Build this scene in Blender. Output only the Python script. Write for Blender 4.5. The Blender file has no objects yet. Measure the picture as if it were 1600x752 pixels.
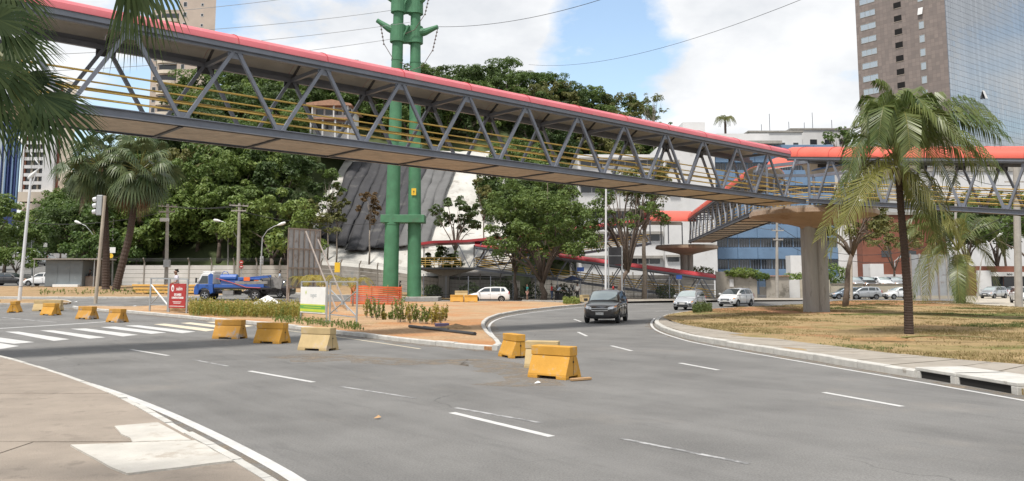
import bpy, bmesh, math, random
from mathutils import Vector, Matrix
from math import sin, cos, pi, radians, sqrt, atan2, hypot
random.seed(11)
S = bpy.context.scene
C = bpy.context.collection
# ------------------------------------------------------------------ camera
CAM_Z = 2.1
PITCH = math.atan(140/1280)
cd = bpy.data.cameras.new('camera'); cam = bpy.data.objects.new('camera', cd); C.objects.link(cam)
cam.location = (0, 0, CAM_Z); cam.rotation_euler = (pi/2 + PITCH, 0, 0)
cd.sensor_width = 36; cd.lens = 36*1280/1600; cd.shift_y = -76/1600
cd.clip_start = .1; cd.clip_end = 5000
S.camera = cam
# ------------------------------------------------------------------ light
SUN_EL, SUN_AZ = radians(64), radians(212)       # azimuth measured from +Y (view direction) clockwise
S.view_settings.view_transform = 'Standard'; S.view_settings.look = 'None'
S.view_settings.exposure = 1.04; S.view_settings.gamma = 1
W = bpy.data.worlds.new('World'); S.world = W; W.use_nodes = True
def build_world():
    nt = W.node_tree; N = nt.nodes; L = nt.links; N.clear()
    out = N.new('ShaderNodeOutputWorld'); bg = N.new('ShaderNodeBackground')
    sky = N.new('ShaderNodeTexSky'); sky.sky_type = 'NISHITA'; sky.sun_disc = False
    sky.sun_elevation = SUN_EL; sky.sun_rotation = SUN_AZ; sky.air_density = 1.3; sky.dust_density = 0.6
    tc = N.new('ShaderNodeTexCoord')
    def math_(op, a, b=None, clamp=False):
        n = N.new('ShaderNodeMath'); n.operation = op; n.use_clamp = clamp
        for i, v in enumerate((a, b)):
            if v is None: continue
            if isinstance(v, (int, float)): n.inputs[i].default_value = v
            else: L.new(v, n.inputs[i])
        return n.outputs[0]
    # flatten the upper dome so that clouds shrink towards the horizon
    sep = N.new('ShaderNodeSeparateXYZ'); L.new(tc.outputs['Generated'], sep.inputs[0])
    zz = math_('ADD', math_('MAXIMUM', sep.outputs[2], 0.0), 0.32)
    cx = math_('DIVIDE', sep.outputs[0], zz); cy = math_('DIVIDE', sep.outputs[1], zz)
    cmb = N.new('ShaderNodeCombineXYZ'); L.new(cx, cmb.inputs[0]); L.new(cy, cmb.inputs[1])
    def noise(scale, detail, rough, off):
        mp = N.new('ShaderNodeMapping'); mp.inputs['Location'].default_value = off
        L.new(cmb.outputs[0], mp.inputs[0])
        n = N.new('ShaderNodeTexNoise'); n.inputs['Scale'].default_value = scale
        n.inputs['Detail'].default_value = detail; n.inputs['Roughness'].default_value = rough
        L.new(mp.outputs[0], n.inputs['Vector']); return n.outputs['Fac']
    n1 = noise(1.5, 9, .58, (3.1, 1.7, 0)); n2 = noise(4.5, 8, .6, (0.4, 7.2, 2))
    dens = math_('ADD', math_('MULTIPLY', n1, .7), math_('MULTIPLY', n2, .3))
    # open blue gaps in the cloud deck (directions on the dome)
    def gap(px, py, w, amt):
        v = ray(px, py).normalized()
        d = N.new('ShaderNodeVectorMath'); d.operation = 'DOT_PRODUCT'
        L.new(tc.outputs['Generated'], d.inputs[0]); d.inputs[1].default_value = v
        mr = N.new('ShaderNodeMapRange'); mr.interpolation_type = 'SMOOTHSTEP'
        L.new(d.outputs['Value'], mr.inputs[0]); mr.inputs[1].default_value = cos(w); mr.inputs[2].default_value = 1
        mr.inputs[3].default_value = 0; mr.inputs[4].default_value = amt
        return mr.outputs[0]
    for g in GAPS: dens = math_('SUBTRACT', dens, gap(*g))
    cr = N.new('ShaderNodeValToRGB'); L.new(dens, cr.inputs[0])
    cr.color_ramp.elements[0].position = .375; cr.color_ramp.elements[0].color = (0, 0, 0, 1)
    cr.color_ramp.elements[1].position = .47; cr.color_ramp.elements[1].color = (1, 1, 1, 1)
    # cloud brightness varies a little
    ccol = N.new('ShaderNodeValToRGB'); L.new(noise(3.2, 6, .55, (9, 3, 5)), ccol.inputs[0])
    ccol.color_ramp.elements[0].position = .36; ccol.color_ramp.elements[0].color = (3.9, 4.0, 4.15, 1)
    ccol.color_ramp.elements[1].position = .60; ccol.color_ramp.elements[1].color = (5.2, 5.2, 5.2, 1)
    sc = N.new('ShaderNodeVectorMath'); sc.operation = 'SCALE'; sc.inputs['Scale'].default_value = SKY_GAIN
    L.new(sky.outputs[0], sc.inputs[0])
    mx = N.new('ShaderNodeMix'); mx.data_type = 'RGBA'
    L.new(math_('ADD', math_('MULTIPLY', cr.outputs[0], .90), .06), mx.inputs[0])
    L.new(sc.outputs[0], mx.inputs[6]); L.new(ccol.outputs[0], mx.inputs[7])
    L.new(mx.outputs[2], bg.inputs[0]); bg.inputs[1].default_value = 0.1
    L.new(bg.outputs[0], out.inputs[0])
SKY_GAIN = 1.0
GAPS = [(430, 10, .15, .13), (250, 60, .12, .1), (960, 110, .13, .20), (860, 40, .1, -.06), (1330, 150, .06, .10), (480, 70, .12, -.10), (120, 240, .10, .1), (1120, 60, .12, -.12), (760, 60, .1, -.08)]
sd = bpy.data.lights.new('sun', 'SUN'); sd.energy = 2.3; sd.angle = radians(8); sd.color = (1, .945, .87)
sun = bpy.data.objects.new('sun', sd); C.objects.link(sun)
_sv = Vector((sin(SUN_AZ)*cos(SUN_EL), cos(SUN_AZ)*cos(SUN_EL), sin(SUN_EL)))
sun.rotation_euler = _sv.to_track_quat('Z', 'Y').to_euler(); sun.location = _sv*200
# ------------------------------------------------------------------ geometry of the site
F = 1280.0
def ray(px, py):
    """direction, in the world, of a sight line measured in the survey photograph"""
    cp, sp = cos(PITCH), sin(PITCH)
    u = -(py-300)/F
    return Vector(((px-800)/F, cp - u*sp, sp + u*cp))
def P(px, py, Y):
    d = ray(px, py); t = Y/d.y
    return Vector((d.x*t, Y, CAM_Z + d.z*t))
def sstep(a, b, x):
    t = min(1, max(0, (x-a)/(b-a))); return t*t*(3-2*t)
_L = [(0, 0), (44, 0), (62, .45), (72, .8), (80, 1.3), (96, 1.75), (150, 5.0), (260, 11), (900, 14)]
def terrain(x, y):
    for (a, za), (b, zb) in zip(_L, _L[1:]):
        if y <= b: break
    l = za + (zb-za)*max(0, min(1, (y-a)/(b-a))) if y > 0 else 0
    return l*(1-sstep(-22, -6, x))
def G(px, py, dz=0.0):
    """ground point under a sight line"""
    d = ray(px, py); d = d/d.y; y = 1.0
    while y < 400:
        z = CAM_Z + d.z*y
        if z <= terrain(d.x*y, y)+dz: break
        y += .25 if y < 60 else .5
    lo, hi = y-.6, y
    for _ in range(14):
        m = (lo+hi)/2
        if CAM_Z + d.z*m <= terrain(d.x*m, m)+dz: hi = m
        else: lo = m
    return Vector((d.x*hi, hi, terrain(d.x*hi, hi)))
def Gx(px, Y):
    """ground point at distance Y in the direction of a column of the survey photograph"""
    x = Y*ray(px, 440).x/ray(px, 440).y
    return Vector((x, Y, terrain(x, Y)))
def zat(py, Y): return P(800, py, Y).z
build_world()
# ------------------------------------------------------------------ materials
MATS = {}
def rgb(c):
    return (c[0], c[1], c[2], 1)
def M(name, col, rough=.7, var=.12, scale=2.5, bump=0.0, bscale=30, metal=0.0, col2=None, world=False, spec=.5, coat=0, dirt=None, stretch=None):
    """principled material whose colour drifts between two tones on a noise, with fine relief"""
    if name in MATS: return MATS[name]
    m = bpy.data.materials.new(name); m.use_nodes = True; MATS[name] = m
    nt = m.node_tree; N = nt.nodes; L = nt.links; b = N['Principled BSDF']
    b.inputs['Roughness'].default_value = rough; b.inputs['Metallic'].default_value = metal
    b.inputs['Specular IOR Level'].default_value = spec
    b.inputs['Coat Weight'].default_value = coat
    if world:
        g = N.new('ShaderNodeNewGeometry'); co = g.outputs['Position']
    else:
        t = N.new('ShaderNodeTexCoord'); co = t.outputs['Object']
    if stretch:
        mp = N.new('ShaderNodeMapping'); mp.inputs['Scale'].default_value = stretch; L.new(co, mp.inputs[0]); co = mp.outputs[0]
    n = N.new('ShaderNodeTexNoise'); n.inputs['Scale'].default_value = scale; n.inputs['Detail'].default_value = 8; n.inputs['Roughness'].default_value = .65
    L.new(co, n.inputs['Vector'])
    r = N.new('ShaderNodeValToRGB'); L.new(n.outputs['Fac'], r.inputs[0])
    r.color_ramp.elements[0].position = .34; r.color_ramp.elements[1].position = .68
    c2 = col2 if col2 else tuple(min(1, c*(1+var)) for c in col)
    c1 = tuple(c*(1-var) for c in col) if not col2 else col
    r.color_ramp.elements[0].color = rgb(c1); r.color_ramp.elements[1].color = rgb(c2)
    outc = r.outputs[0]
    if dirt:      # (colour, scale, threshold)
        n3 = N.new('ShaderNodeTexNoise'); n3.inputs['Scale'].default_value = dirt[1]; n3.inputs['Detail'].default_value = 9; n3.inputs['Roughness'].default_value = .7
        L.new(co, n3.inputs['Vector'])
        r3 = N.new('ShaderNodeValToRGB'); L.new(n3.outputs['Fac'], r3.inputs[0])
        r3.color_ramp.elements[0].position = dirt[2]; r3.color_ramp.elements[1].position = dirt[2]+.09
        mx = N.new('ShaderNodeMix'); mx.data_type = 'RGBA'; L.new(r3.outputs[0], mx.inputs[0]); L.new(outc, mx.inputs[6]); mx.inputs[7].default_value = rgb(dirt[0])
        outc = mx.outputs[2]
    L.new(outc, b.inputs['Base Color'])
    if bump:
        n2 = N.new('ShaderNodeTexNoise'); n2.inputs['Scale'].default_value = bscale; n2.inputs['Detail'].default_value = 6
        L.new(co, n2.inputs['Vector'])
        bp = N.new('ShaderNodeBump'); bp.inputs['Strength'].default_value = bump; bp.inputs['Distance'].default_value = .02
        L.new(n2.outputs['Fac'], bp.inputs['Height']); L.new(bp.outputs[0], b.inputs['Normal'])
    return m
def leaf_mat(name, c1, c2, rough=.5, trans=.35, spec=.4):
    """leaf: every leaf (mesh island) and every plant gets its own tone; light passes through a little"""
    if name in MATS: return MATS[name]
    m = bpy.data.materials.new(name); m.use_nodes = True; MATS[name] = m
    nt = m.node_tree; N = nt.nodes; L = nt.links; b = N['Principled BSDF']; o = N['Material Output']
    g = N.new('ShaderNodeNewGeometry'); oi = N.new('ShaderNodeObjectInfo')
    ad = N.new('ShaderNodeMath'); ad.operation = 'MULTIPLY_ADD'; L.new(oi.outputs['Random'], ad.inputs[0]); ad.inputs[1].default_value = .45
    ml = N.new('ShaderNodeMath'); ml.operation = 'MULTIPLY'; L.new(g.outputs['Random Per Island'], ml.inputs[0]); ml.inputs[1].default_value = .55
    L.new(ml.outputs[0], ad.inputs[2])
    r = N.new('ShaderNodeValToRGB'); L.new(ad.outputs[0], r.inputs[0])
    r.color_ramp.elements[0].color = rgb(c1); r.color_ramp.elements[1].color = rgb(c2)
    L.new(r.outputs[0], b.inputs['Base Color']); b.inputs['Roughness'].default_value = rough
    b.inputs['Specular IOR Level'].default_value = spec
    tr = N.new('ShaderNodeBsdfTranslucent'); mxs = N.new('ShaderNodeMixShader'); mxs.inputs[0].default_value = trans
    L.new(r.outputs[0], tr.inputs[0]); L.new(b.outputs[0], mxs.inputs[1]); L.new(tr.outputs[0], mxs.inputs[2]); L.new(mxs.outputs[0], o.inputs[0])
    return m
def glass_mat(name, col=(.05, .06, .07), rough=.05, metal=0.0, spec=.8):
    if name in MATS: return MATS[name]
    m = bpy.data.materials.new(name); m.use_nodes = True; MATS[name] = m
    b = m.node_tree.nodes['Principled BSDF']; b.inputs['Base Color'].default_value = rgb(col); b.inputs['Roughness'].default_value = rough
    b.inputs['Metallic'].default_value = metal; b.inputs['Specular IOR Level'].default_value = spec
    return m
# ------------------------------------------------------------------ mesh helpers
def wloc(o):
    v = Vector((0, 0, 0))
    while o is not None: v += o.location; o = o.parent
    return v
class MB:
    def __init__(s): s.v = []; s.f = []; s.m = []; s.cur = 0
    def add(s, vs, fs):
        n = len(s.v); s.v.extend(tuple(v) for v in vs); s.f.extend(tuple(i+n for i in f) for f in fs); s.m.extend([s.cur]*len(fs)); return s
    def box(s, c, d, rz=0, mtx=None):
        hx, hy, hz = d[0]/2, d[1]/2, d[2]/2
        vs = [Vector((x, y, z)) for z in (-hz, hz) for x, y in ((-hx, -hy), (hx, -hy), (hx, hy), (-hx, hy))]
        m = mtx if mtx else Matrix.Rotation(rz, 3, 'Z')
        vs = [m @ v + Vector(c) for v in vs]
        return s.add(vs, [(3, 2, 1, 0), (4, 5, 6, 7), (0, 1, 5, 4), (1, 2, 6, 5), (2, 3, 7, 6), (3, 0, 4, 7)])
    def beam(s, p, q, w, h, up=(0, 0, 1)):
        p = Vector(p); q = Vector(q); d = (q-p).normalized(); u = Vector(up)
        if abs(d.dot(u)) > .99: u = Vector((1, 0, 0))
        a = d.cross(u).normalized(); b = a.cross(d)
        vs = [e + a*(i*w/2) + b*(j*h/2) for e in (p, q) for i, j in ((-1, -1), (1, -1), (1, 1), (-1, 1))]
        return s.add(vs, [(0, 1, 2, 3), (7, 6, 5, 4), (4, 5, 1, 0), (5, 6, 2, 1), (6, 7, 3, 2), (7, 4, 0, 3)])
    def tube(s, pts, r, n=8, caps=True):
        pts = [Vector(p) for p in pts]; rs = r if isinstance(r, (list, tuple)) else [r]*len(pts)
        base = len(s.v); prev = None; vs = []
        for i, p in enumerate(pts):
            d = (pts[min(i+1, len(pts)-1)] - pts[max(i-1, 0)]).normalized()
            if prev is None:
                u = Vector((0, 0, 1)) if abs(d.z) < .9 else Vector((1, 0, 0)); a = d.cross(u).normalized()
            else:
                a = (prev - d*prev.dot(d)).normalized()
            prev = a; b = d.cross(a)
            vs += [p + (a*cos(2*pi*k/n) + b*sin(2*pi*k/n))*rs[i] for k in range(n)]
        fs = [(i*n+k, i*n+(k+1) % n, (i+1)*n+(k+1) % n, (i+1)*n+k) for i in range(len(pts)-1) for k in range(n)]
        if caps: fs += [tuple(range(n-1, -1, -1)), tuple((len(pts)-1)*n+k for k in range(n))]
        return s.add(vs, fs)
    def lathe(s, c, prof, n=24, sq=1.0):
        c = Vector(c); vs = []
        for (r, z) in prof: vs += [c + Vector((r*cos(2*pi*k/n), r*sin(2*pi*k/n)*sq, z)) for k in range(n)]
        fs = [(i*n+k, i*n+(k+1) % n, (i+1)*n+(k+1) % n, (i+1)*n+k) for i in range(len(prof)-1) for k in range(n)]
        fs += [tuple(range(n-1, -1, -1)), tuple((len(prof)-1)*n+k for k in range(n))]
        return s.add(vs, fs)
    def prism(s, poly, z0, z1):
        n = len(poly); a = sum(poly[i][0]*poly[(i+1) % n][1]-poly[(i+1) % n][0]*poly[i][1] for i in range(n))
        if a < 0: poly = poly[::-1]
        vs = [(p[0], p[1], z0) for p in poly] + [(p[0], p[1], z1) for p in poly]
        return s.add(vs, [tuple(range(n-1, -1, -1)), tuple(range(n, 2*n))] + [(i, (i+1) % n, n+(i+1) % n, n+i) for i in range(n)])
    def sweep(s, poly, a, b, xdir, zdir=(0, 0, 1)):
        """extrude a 2-D outline (in xdir/zdir) from a to b"""
        a = Vector(a); b = Vector(b); x = Vector(xdir); z = Vector(zdir); n = len(poly)
        vs = [e + x*p[0] + z*p[1] for e in (a, b) for p in poly]
        return s.add(vs, [tuple(range(n)), tuple(range(2*n-1, n-1, -1))] + [(i, n+i, n+(i+1) % n, (i+1) % n) for i in range(n)])
    def quad(s, a, b, c, d): return s.add([a, b, c, d], [(0, 1, 2, 3)])
    def mesh(s, name, mats, smooth=False):
        me = bpy.data.meshes.new(name); me.from_pydata(s.v, [], s.f)
        for m in (mats if isinstance(mats, (list, tuple)) else [mats]): me.materials.append(m)
        if any(s.m): me.polygons.foreach_set('material_index', s.m)
        if smooth: me.polygons.foreach_set('use_smooth', [True]*len(s.f))
        me.update(); return me
    def build(s, name, mats, parent=None, smooth=False, bevel=0, angle=None, origin=True, fix=False):
        if parent is not None: off = wloc(parent)
        elif origin and s.v:
            xs = [v[0] for v in s.v]; ys = [v[1] for v in s.v]
            off = Vector(((min(xs)+max(xs))/2, (min(ys)+max(ys))/2, min(v[2] for v in s.v)))
        else: off = Vector((0, 0, 0))
        s.v = [(v[0]-off.x, v[1]-off.y, v[2]-off.z) for v in s.v]
        me = s.mesh(name, mats, smooth)
        if fix or bevel:
            bm = bmesh.new(); bm.from_mesh(me); bmesh.ops.recalc_face_normals(bm, faces=bm.faces)
            if bevel:
                es = [e for e in bm.edges if len(e.link_faces) == 2 and e.calc_face_angle(0) > .5]
                bmesh.ops.bevel(bm, geom=es, offset=bevel, segments=2, affect='EDGES', profile=.5, clamp_overlap=True)
            bm.to_mesh(me); bm.free()
        if angle is not None: me.set_sharp_from_angle(angle=angle)
        o = bpy.data.objects.new(name, me); C.objects.link(o)
        if parent is not None: o.parent = parent
        else: o.location = off
        return o
def tag(o, label=None, cat=None, group=None, kind=None):
    if label: o['label'] = label
    if cat: o['category'] = cat
    if group: o['group'] = group
    if kind: o['kind'] = kind
    return o
def thing(name, loc, label, cat, group=None, rz=0):
    o = bpy.data.objects.new(name, None); C.objects.link(o); o.location = loc; o.rotation_euler = (0, 0, rz)
    o.empty_display_size = .3
    return tag(o, label, cat, group)
def kids(o): return KIDS.get(o.name) or list(o.children)
KIDS = {}
def dup(root, loc=None, rz=None, label=None, group=None, scale=None, skip=()):
    def cp(o, par):
        c = o.copy(); C.objects.link(c)
        if par is not None: c.parent = par
        for ch in o.children:
            if ch.name.split('.')[0] not in skip: cp(ch, c)
        return c
    r = cp(root, None)
    if loc is not None: r.location = loc
    if rz is not None: r.rotation_euler = (0, 0, rz)
    if label: r['label'] = label
    if group: r['group'] = group
    if scale is not None: r.scale = scale if isinstance(scale, (tuple, list, Vector)) else (scale,)*3
    return r
def inst(name, me, parent=None, loc=(0, 0, 0), rot=None, mtx=None):
    """another object on a shared mesh"""
    o = bpy.data.objects.new(name, me); C.objects.link(o)
    if parent is not None: o.parent = parent
    if mtx is not None: o.matrix_local = mtx
    else:
        o.location = loc
        if rot is not None: o.rotation_euler = rot
    return o
def text_mesh(txt, size, bold=0, align='CENTER', extrude=.002):
    cu = bpy.data.curves.new('lettering', 'FONT'); cu.body = txt; cu.size = size; cu.align_x = align; cu.align_y = 'CENTER'; cu.extrude = extrude; cu.offset = bold
    cu.resolution_u = 3
    o = bpy.data.objects.new('lettering', cu); C.objects.link(o)
    dg = bpy.context.evaluated_depsgraph_get(); me = bpy.data.meshes.new_from_object(o.evaluated_get(dg))
    bpy.data.objects.remove(o); bpy.data.curves.remove(cu); return me
def cable(name, pts, r, label, sag=0, mat=None, n=14, group=None, cat='cable'):
    """a cable hung between points, sagging"""
    out = []
    for a, b in zip(pts, pts[1:]):
        a = Vector(a); b = Vector(b)
        for i in range(n):
            t = i/n; p = a.lerp(b, t); p.z -= sag*4*t*(1-t); out.append(p)
    out.append(Vector(pts[-1]))
    o = MB().tube(out, r, 5).build(name, mat or MATS['cable_black'])
    return tag(o, label, cat, group)
M('cable_black', (.03, .03, .033), .6, .2)
# ------------------------------------------------------------------ ground, roads, pavements
def asphalt_mat():
    m = bpy.data.materials.new('asphalt'); m.use_nodes = True; MATS['asphalt'] = m
    nt = m.node_tree; N = nt.nodes; L = nt.links; b = N['Principled BSDF']
    g = N.new('ShaderNodeNewGeometry'); co = g.outputs['Position']
    def noise(scale, det=6, stretch=None, rough=.6):
        n = N.new('ShaderNodeTexNoise'); n.inputs['Scale'].default_value = scale; n.inputs['Detail'].default_value = det; n.inputs['Roughness'].default_value = rough
        v = co
        if stretch:
            mp = N.new('ShaderNodeMapping'); mp.vector_type = 'TEXTURE'; mp.inputs['Scale'].default_value = tuple(1/q for q in stretch); mp.inputs['Rotation'].default_value = (0, 0, radians(-53)); L.new(co, mp.inputs[0]); v = mp.outputs[0]
        L.new(v, n.inputs['Vector']); return n.outputs['Fac']
    def ramp(f, p0, p1, c0, c1):
        r = N.new('ShaderNodeValToRGB'); L.new(f, r.inputs[0]); r.color_ramp.elements[0].position = p0; r.color_ramp.elements[1].position = p1
        r.color_ramp.elements[0].color = rgb(c0); r.color_ramp.elements[1].color = rgb(c1); return r.outputs[0]
    def mix(f, a, c, mode='MIX'):
        x = N.new('ShaderNodeMix'); x.data_type = 'RGBA'; x.blend_type = mode
        if isinstance(f, (int, float)): x.inputs[0].default_value = f
        else: L.new(f, x.inputs[0])
        for i, v in ((6, a), (7, c)):
            if isinstance(v, tuple): x.inputs[i].default_value = rgb(v)
            else: L.new(v, x.inputs[i])
        return x.outputs[2]
    base = ramp(noise(.35, 5), .35, .65, (.118, .116, .113), (.170, .167, .162))
    fine = ramp(noise(38, 6, None, .8), .3, .7, (.55, .55, .55), (1.5, 1.5, 1.48))
    c = mix(1.0, base, fine, 'MULTIPLY')
    streak = ramp(noise(1.1, 9, (.05, .9, 1), .75), .45, .75, (0, 0, 0), (.55, .55, .55))       # worn wheel tracks
    c = mix(streak, c, (.20, .196, .19))
    oil = ramp(noise(2.6, 9, (.16, .8, 1), .8), .54, .72, (0, 0, 0), (.6, .6, .6))
    c = mix(oil, c, (.088, .087, .086))
    dust = ramp(noise(.22, 8, None, .7), .56, .72, (0, 0, 0), (.42, .42, .42))
    c = mix(dust, c, (.25, .225, .195))
    vo = N.new('ShaderNodeTexVoronoi'); vo.feature = 'DISTANCE_TO_EDGE'; vo.inputs['Scale'].default_value = .16
    wv = N.new('ShaderNodeTexNoise'); wv.inputs['Scale'].default_value = .9; wv.inputs['Detail'].default_value = 6; L.new(co, wv.inputs['Vector'])
    ws = N.new('ShaderNodeVectorMath'); ws.operation = 'MULTIPLY_ADD'; ws.inputs[1].default_value = (1.6, 1.6, 0); L.new(wv.outputs['Color'], ws.inputs[0]); L.new(co, ws.inputs[2]); L.new(ws.outputs[0], vo.inputs['Vector'])
    c = mix(mix(1.0, ramp(vo.outputs['Distance'], .0, .004, (.8, .8, .8), (0, 0, 0)), ramp(noise(.12, 3), .5, .6, (0, 0, 0), (1, 1, 1)), 'MULTIPLY'), c, (.05, .05, .05))
    grit = ramp(noise(160, 2), .66, .72, (0, 0, 0), (.6, .6, .6)); c = mix(grit, c, (.26, .25, .24))
    L.new(c, b.inputs['Base Color']); b.inputs['Roughness'].default_value = .82; b.inputs['Specular IOR Level'].default_value = .35
    bp = N.new('ShaderNodeBump'); bp.inputs['Strength'].default_value = .5; bp.inputs['Distance'].default_value = .01
    L.new(noise(70, 3), bp.inputs['Height']); L.new(bp.outputs[0], b.inputs['Normal'])
    return m
def soil_mat(name, a, b_, grass, gscale, gthr, extra=None, thr2=.6, patches=()):
    """bare earth with patches of grass and a second soil"""
    m = bpy.data.materials.new(name); m.use_nodes = True; MATS[name] = m
    nt = m.node_tree; N = nt.nodes; L = nt.links; b = N['Principled BSDF']
    g = N.new('ShaderNodeNewGeometry'); co = g.outputs['Position']
    def noise(scale, det=8, rough=.65, off=(0, 0, 0), st=(1, 1, 1)):
        mp = N.new('ShaderNodeMapping'); mp.inputs['Location'].default_value = off; mp.inputs['Scale'].default_value = st; L.new(co, mp.inputs[0])
        n = N.new('ShaderNodeTexNoise'); n.inputs['Scale'].default_value = scale; n.inputs['Detail'].default_value = det; n.inputs['Roughness'].default_value = rough
        L.new(mp.outputs[0], n.inputs['Vector']); return n.outputs['Fac']
    def ramp(f, p0, p1, c0, c1):
        r = N.new('ShaderNodeValToRGB'); L.new(f, r.inputs[0]); r.color_ramp.elements[0].position = p0; r.color_ramp.elements[1].position = p1
        r.color_ramp.elements[0].color = rgb(c0); r.color_ramp.elements[1].color = rgb(c1); return r.outputs[0]
    def mix(f, x1, x2, mode='MIX'):
        x = N.new('ShaderNodeMix'); x.data_type = 'RGBA'; x.blend_type = mode
        if isinstance(f, (int, float)): x.inputs[0].default_value = f
        else: L.new(f, x.inputs[0])
        for i, v in ((6, x1), (7, x2)):
            if isinstance(v, tuple): x.inputs[i].default_value = rgb(v)
            else: L.new(v, x.inputs[i])
        return x.outputs[2]
    c = ramp(noise(.8), .35, .65, a, b_)
    if extra: c = mix(ramp(noise(.16, 6, .6, (5, 9, 0)), thr2, thr2+.1, (0, 0, 0), (1, 1, 1)), c, extra)
    c = mix(ramp(noise(gscale, 9, .7, (13, 2, 0), (.5, 1, 1)), gthr, gthr+.12, (0, 0, 0), (.9, .9, .9)), c, grass)
    for (x, y, r, sy, pc) in patches:        # worn bare places on the ground
        mp = N.new('ShaderNodeMapping'); mp.vector_type = 'TEXTURE'; mp.inputs['Location'].default_value = (x, y, 0); mp.inputs['Scale'].default_value = (2*r, 2*r*sy, 100); L.new(co, mp.inputs[0])
        ln = N.new('ShaderNodeVectorMath'); ln.operation = 'LENGTH'; L.new(mp.outputs[0], ln.inputs[0])
        ad = N.new('ShaderNodeMath'); ad.operation = 'MULTIPLY_ADD'; L.new(noise(.6, 7, .7, (x, y, 0)), ad.inputs[0]); ad.inputs[1].default_value = .8; L.new(ln.outputs['Value'], ad.inputs[2])
        c = mix(ramp(ad.outputs[0], .74, .90, (.92, .92, .92), (0, 0, 0)), c, pc)
    c = mix(1.0, c, ramp(noise(9, 6, .75), .25, .75, (.55, .55, .55), (1.4, 1.4, 1.4)), 'MULTIPLY')
    L.new(c, b.inputs['Base Color']); b.inputs['Roughness'].default_value = .95; b.inputs['Specular IOR Level'].default_value = .1
    bp = N.new('ShaderNodeBump'); bp.inputs['Strength'].default_value = .9; bp.inputs['Distance'].default_value = .06
    L.new(noise(7, 8, .75), bp.inputs['Height']); L.new(bp.outputs[0], b.inputs['Normal'])
    return m
asphalt_mat()
soil_mat('soil_dry_grass', (.275, .20, .105), (.36, .265, .14), (.125, .145, .042), .20, .535, (.33, .18, .095), .56, (((17.5, 58, 6.5, 1.1, (.34, .175, .095)), (33, 80, 13, .9, (.33, .165, .085)), (45, 76, 9, .6, (.44, .36, .26)), (26, 50, 7, .35, (.09, .115, .03)), (34, 46, 9, .25, (.10, .125, .035)))))
soil_mat('soil_orange', (.37, .245, .145), (.45, .31, .19), (.22, .19, .075), .3, .58, (.41, .215, .105), .50)
soil_mat('soil_verge', (.30, .20, .11), (.37, .26, .155), (.13, .13, .045), .35, .55)
M('kerb_white', (.47, .46, .43), .85, .15, 3, .5, 40, dirt=((.27, .245, .21), 2.6, .60), world=True)
M('kerb_plain', (.36, .34, .31), .9, .2, 3, .5, 40, dirt=((.16, .14, .11), 2.0, .55), world=True)
M('pavement_slab', (.265, .225, .185), .92, .12, 1.1, .6, 45, dirt=((.215, .182, .15), 2.6, .55), world=True)
M('pavement_path', (.30, .27, .23), .92, .18, 1.1, .5, 40, dirt=((.20, .17, .13), 1.1, .58), world=True)
M('pavement_lot', (.40, .36, .30), .92, .15, .5, .3, 20, world=True)
M('road_paint', (.50, .50, .49), .7, .12, 4, .2, 60, dirt=((.20, .20, .20), 3.5, .60), world=True)
M('road_paint_worn', (.36, .36, .36), .8, .2, 5, .2, 60, dirt=((.16, .16, .16), 3.0, .47), world=True)
M('road_paint_cream', (.56, .50, .38), .75, .12, 4, .2, 60, dirt=((.2, .19, .17), 3.0, .60), world=True)
M('slab_paint', (.46, .44, .40), .85, .12, 2, .5, 40, dirt=((.36, .325, .28), 2.2, .56), world=True)
def inside(p, poly):
    r = False; n = len(poly)
    for i in range(n):
        a = poly[i]; b = poly[i-1]
        if (a[1] > p[1]) != (b[1] > p[1]) and p[0] < (b[0]-a[0])*(p[1]-a[1])/(b[1]-a[1])+a[0]: r = not r
    return r
def resample(pts, step):
    out = [Vector(pts[0])]; acc = 0
    for a, b in zip(pts, pts[1:]):
        a = Vector(a); b = Vector(b); l = (b-a).length; t = step-acc
        while t <= l: out.append(a.lerp(b, t/l)); t += step
        acc = (acc + l) % step
    return out
def smooth_path(px, it=2):
    pts = [G(*p) if not isinstance(p, Vector) else p for p in px]; pts = [Vector((p.x, p.y, 0)) for p in pts]
    for _ in range(it):
        o = [pts[0]]
        for a, b in zip(pts, pts[1:]): o += [a.lerp(b, .25), a.lerp(b, .75)]
        o.append(pts[-1]); pts = o
    return pts
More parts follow.
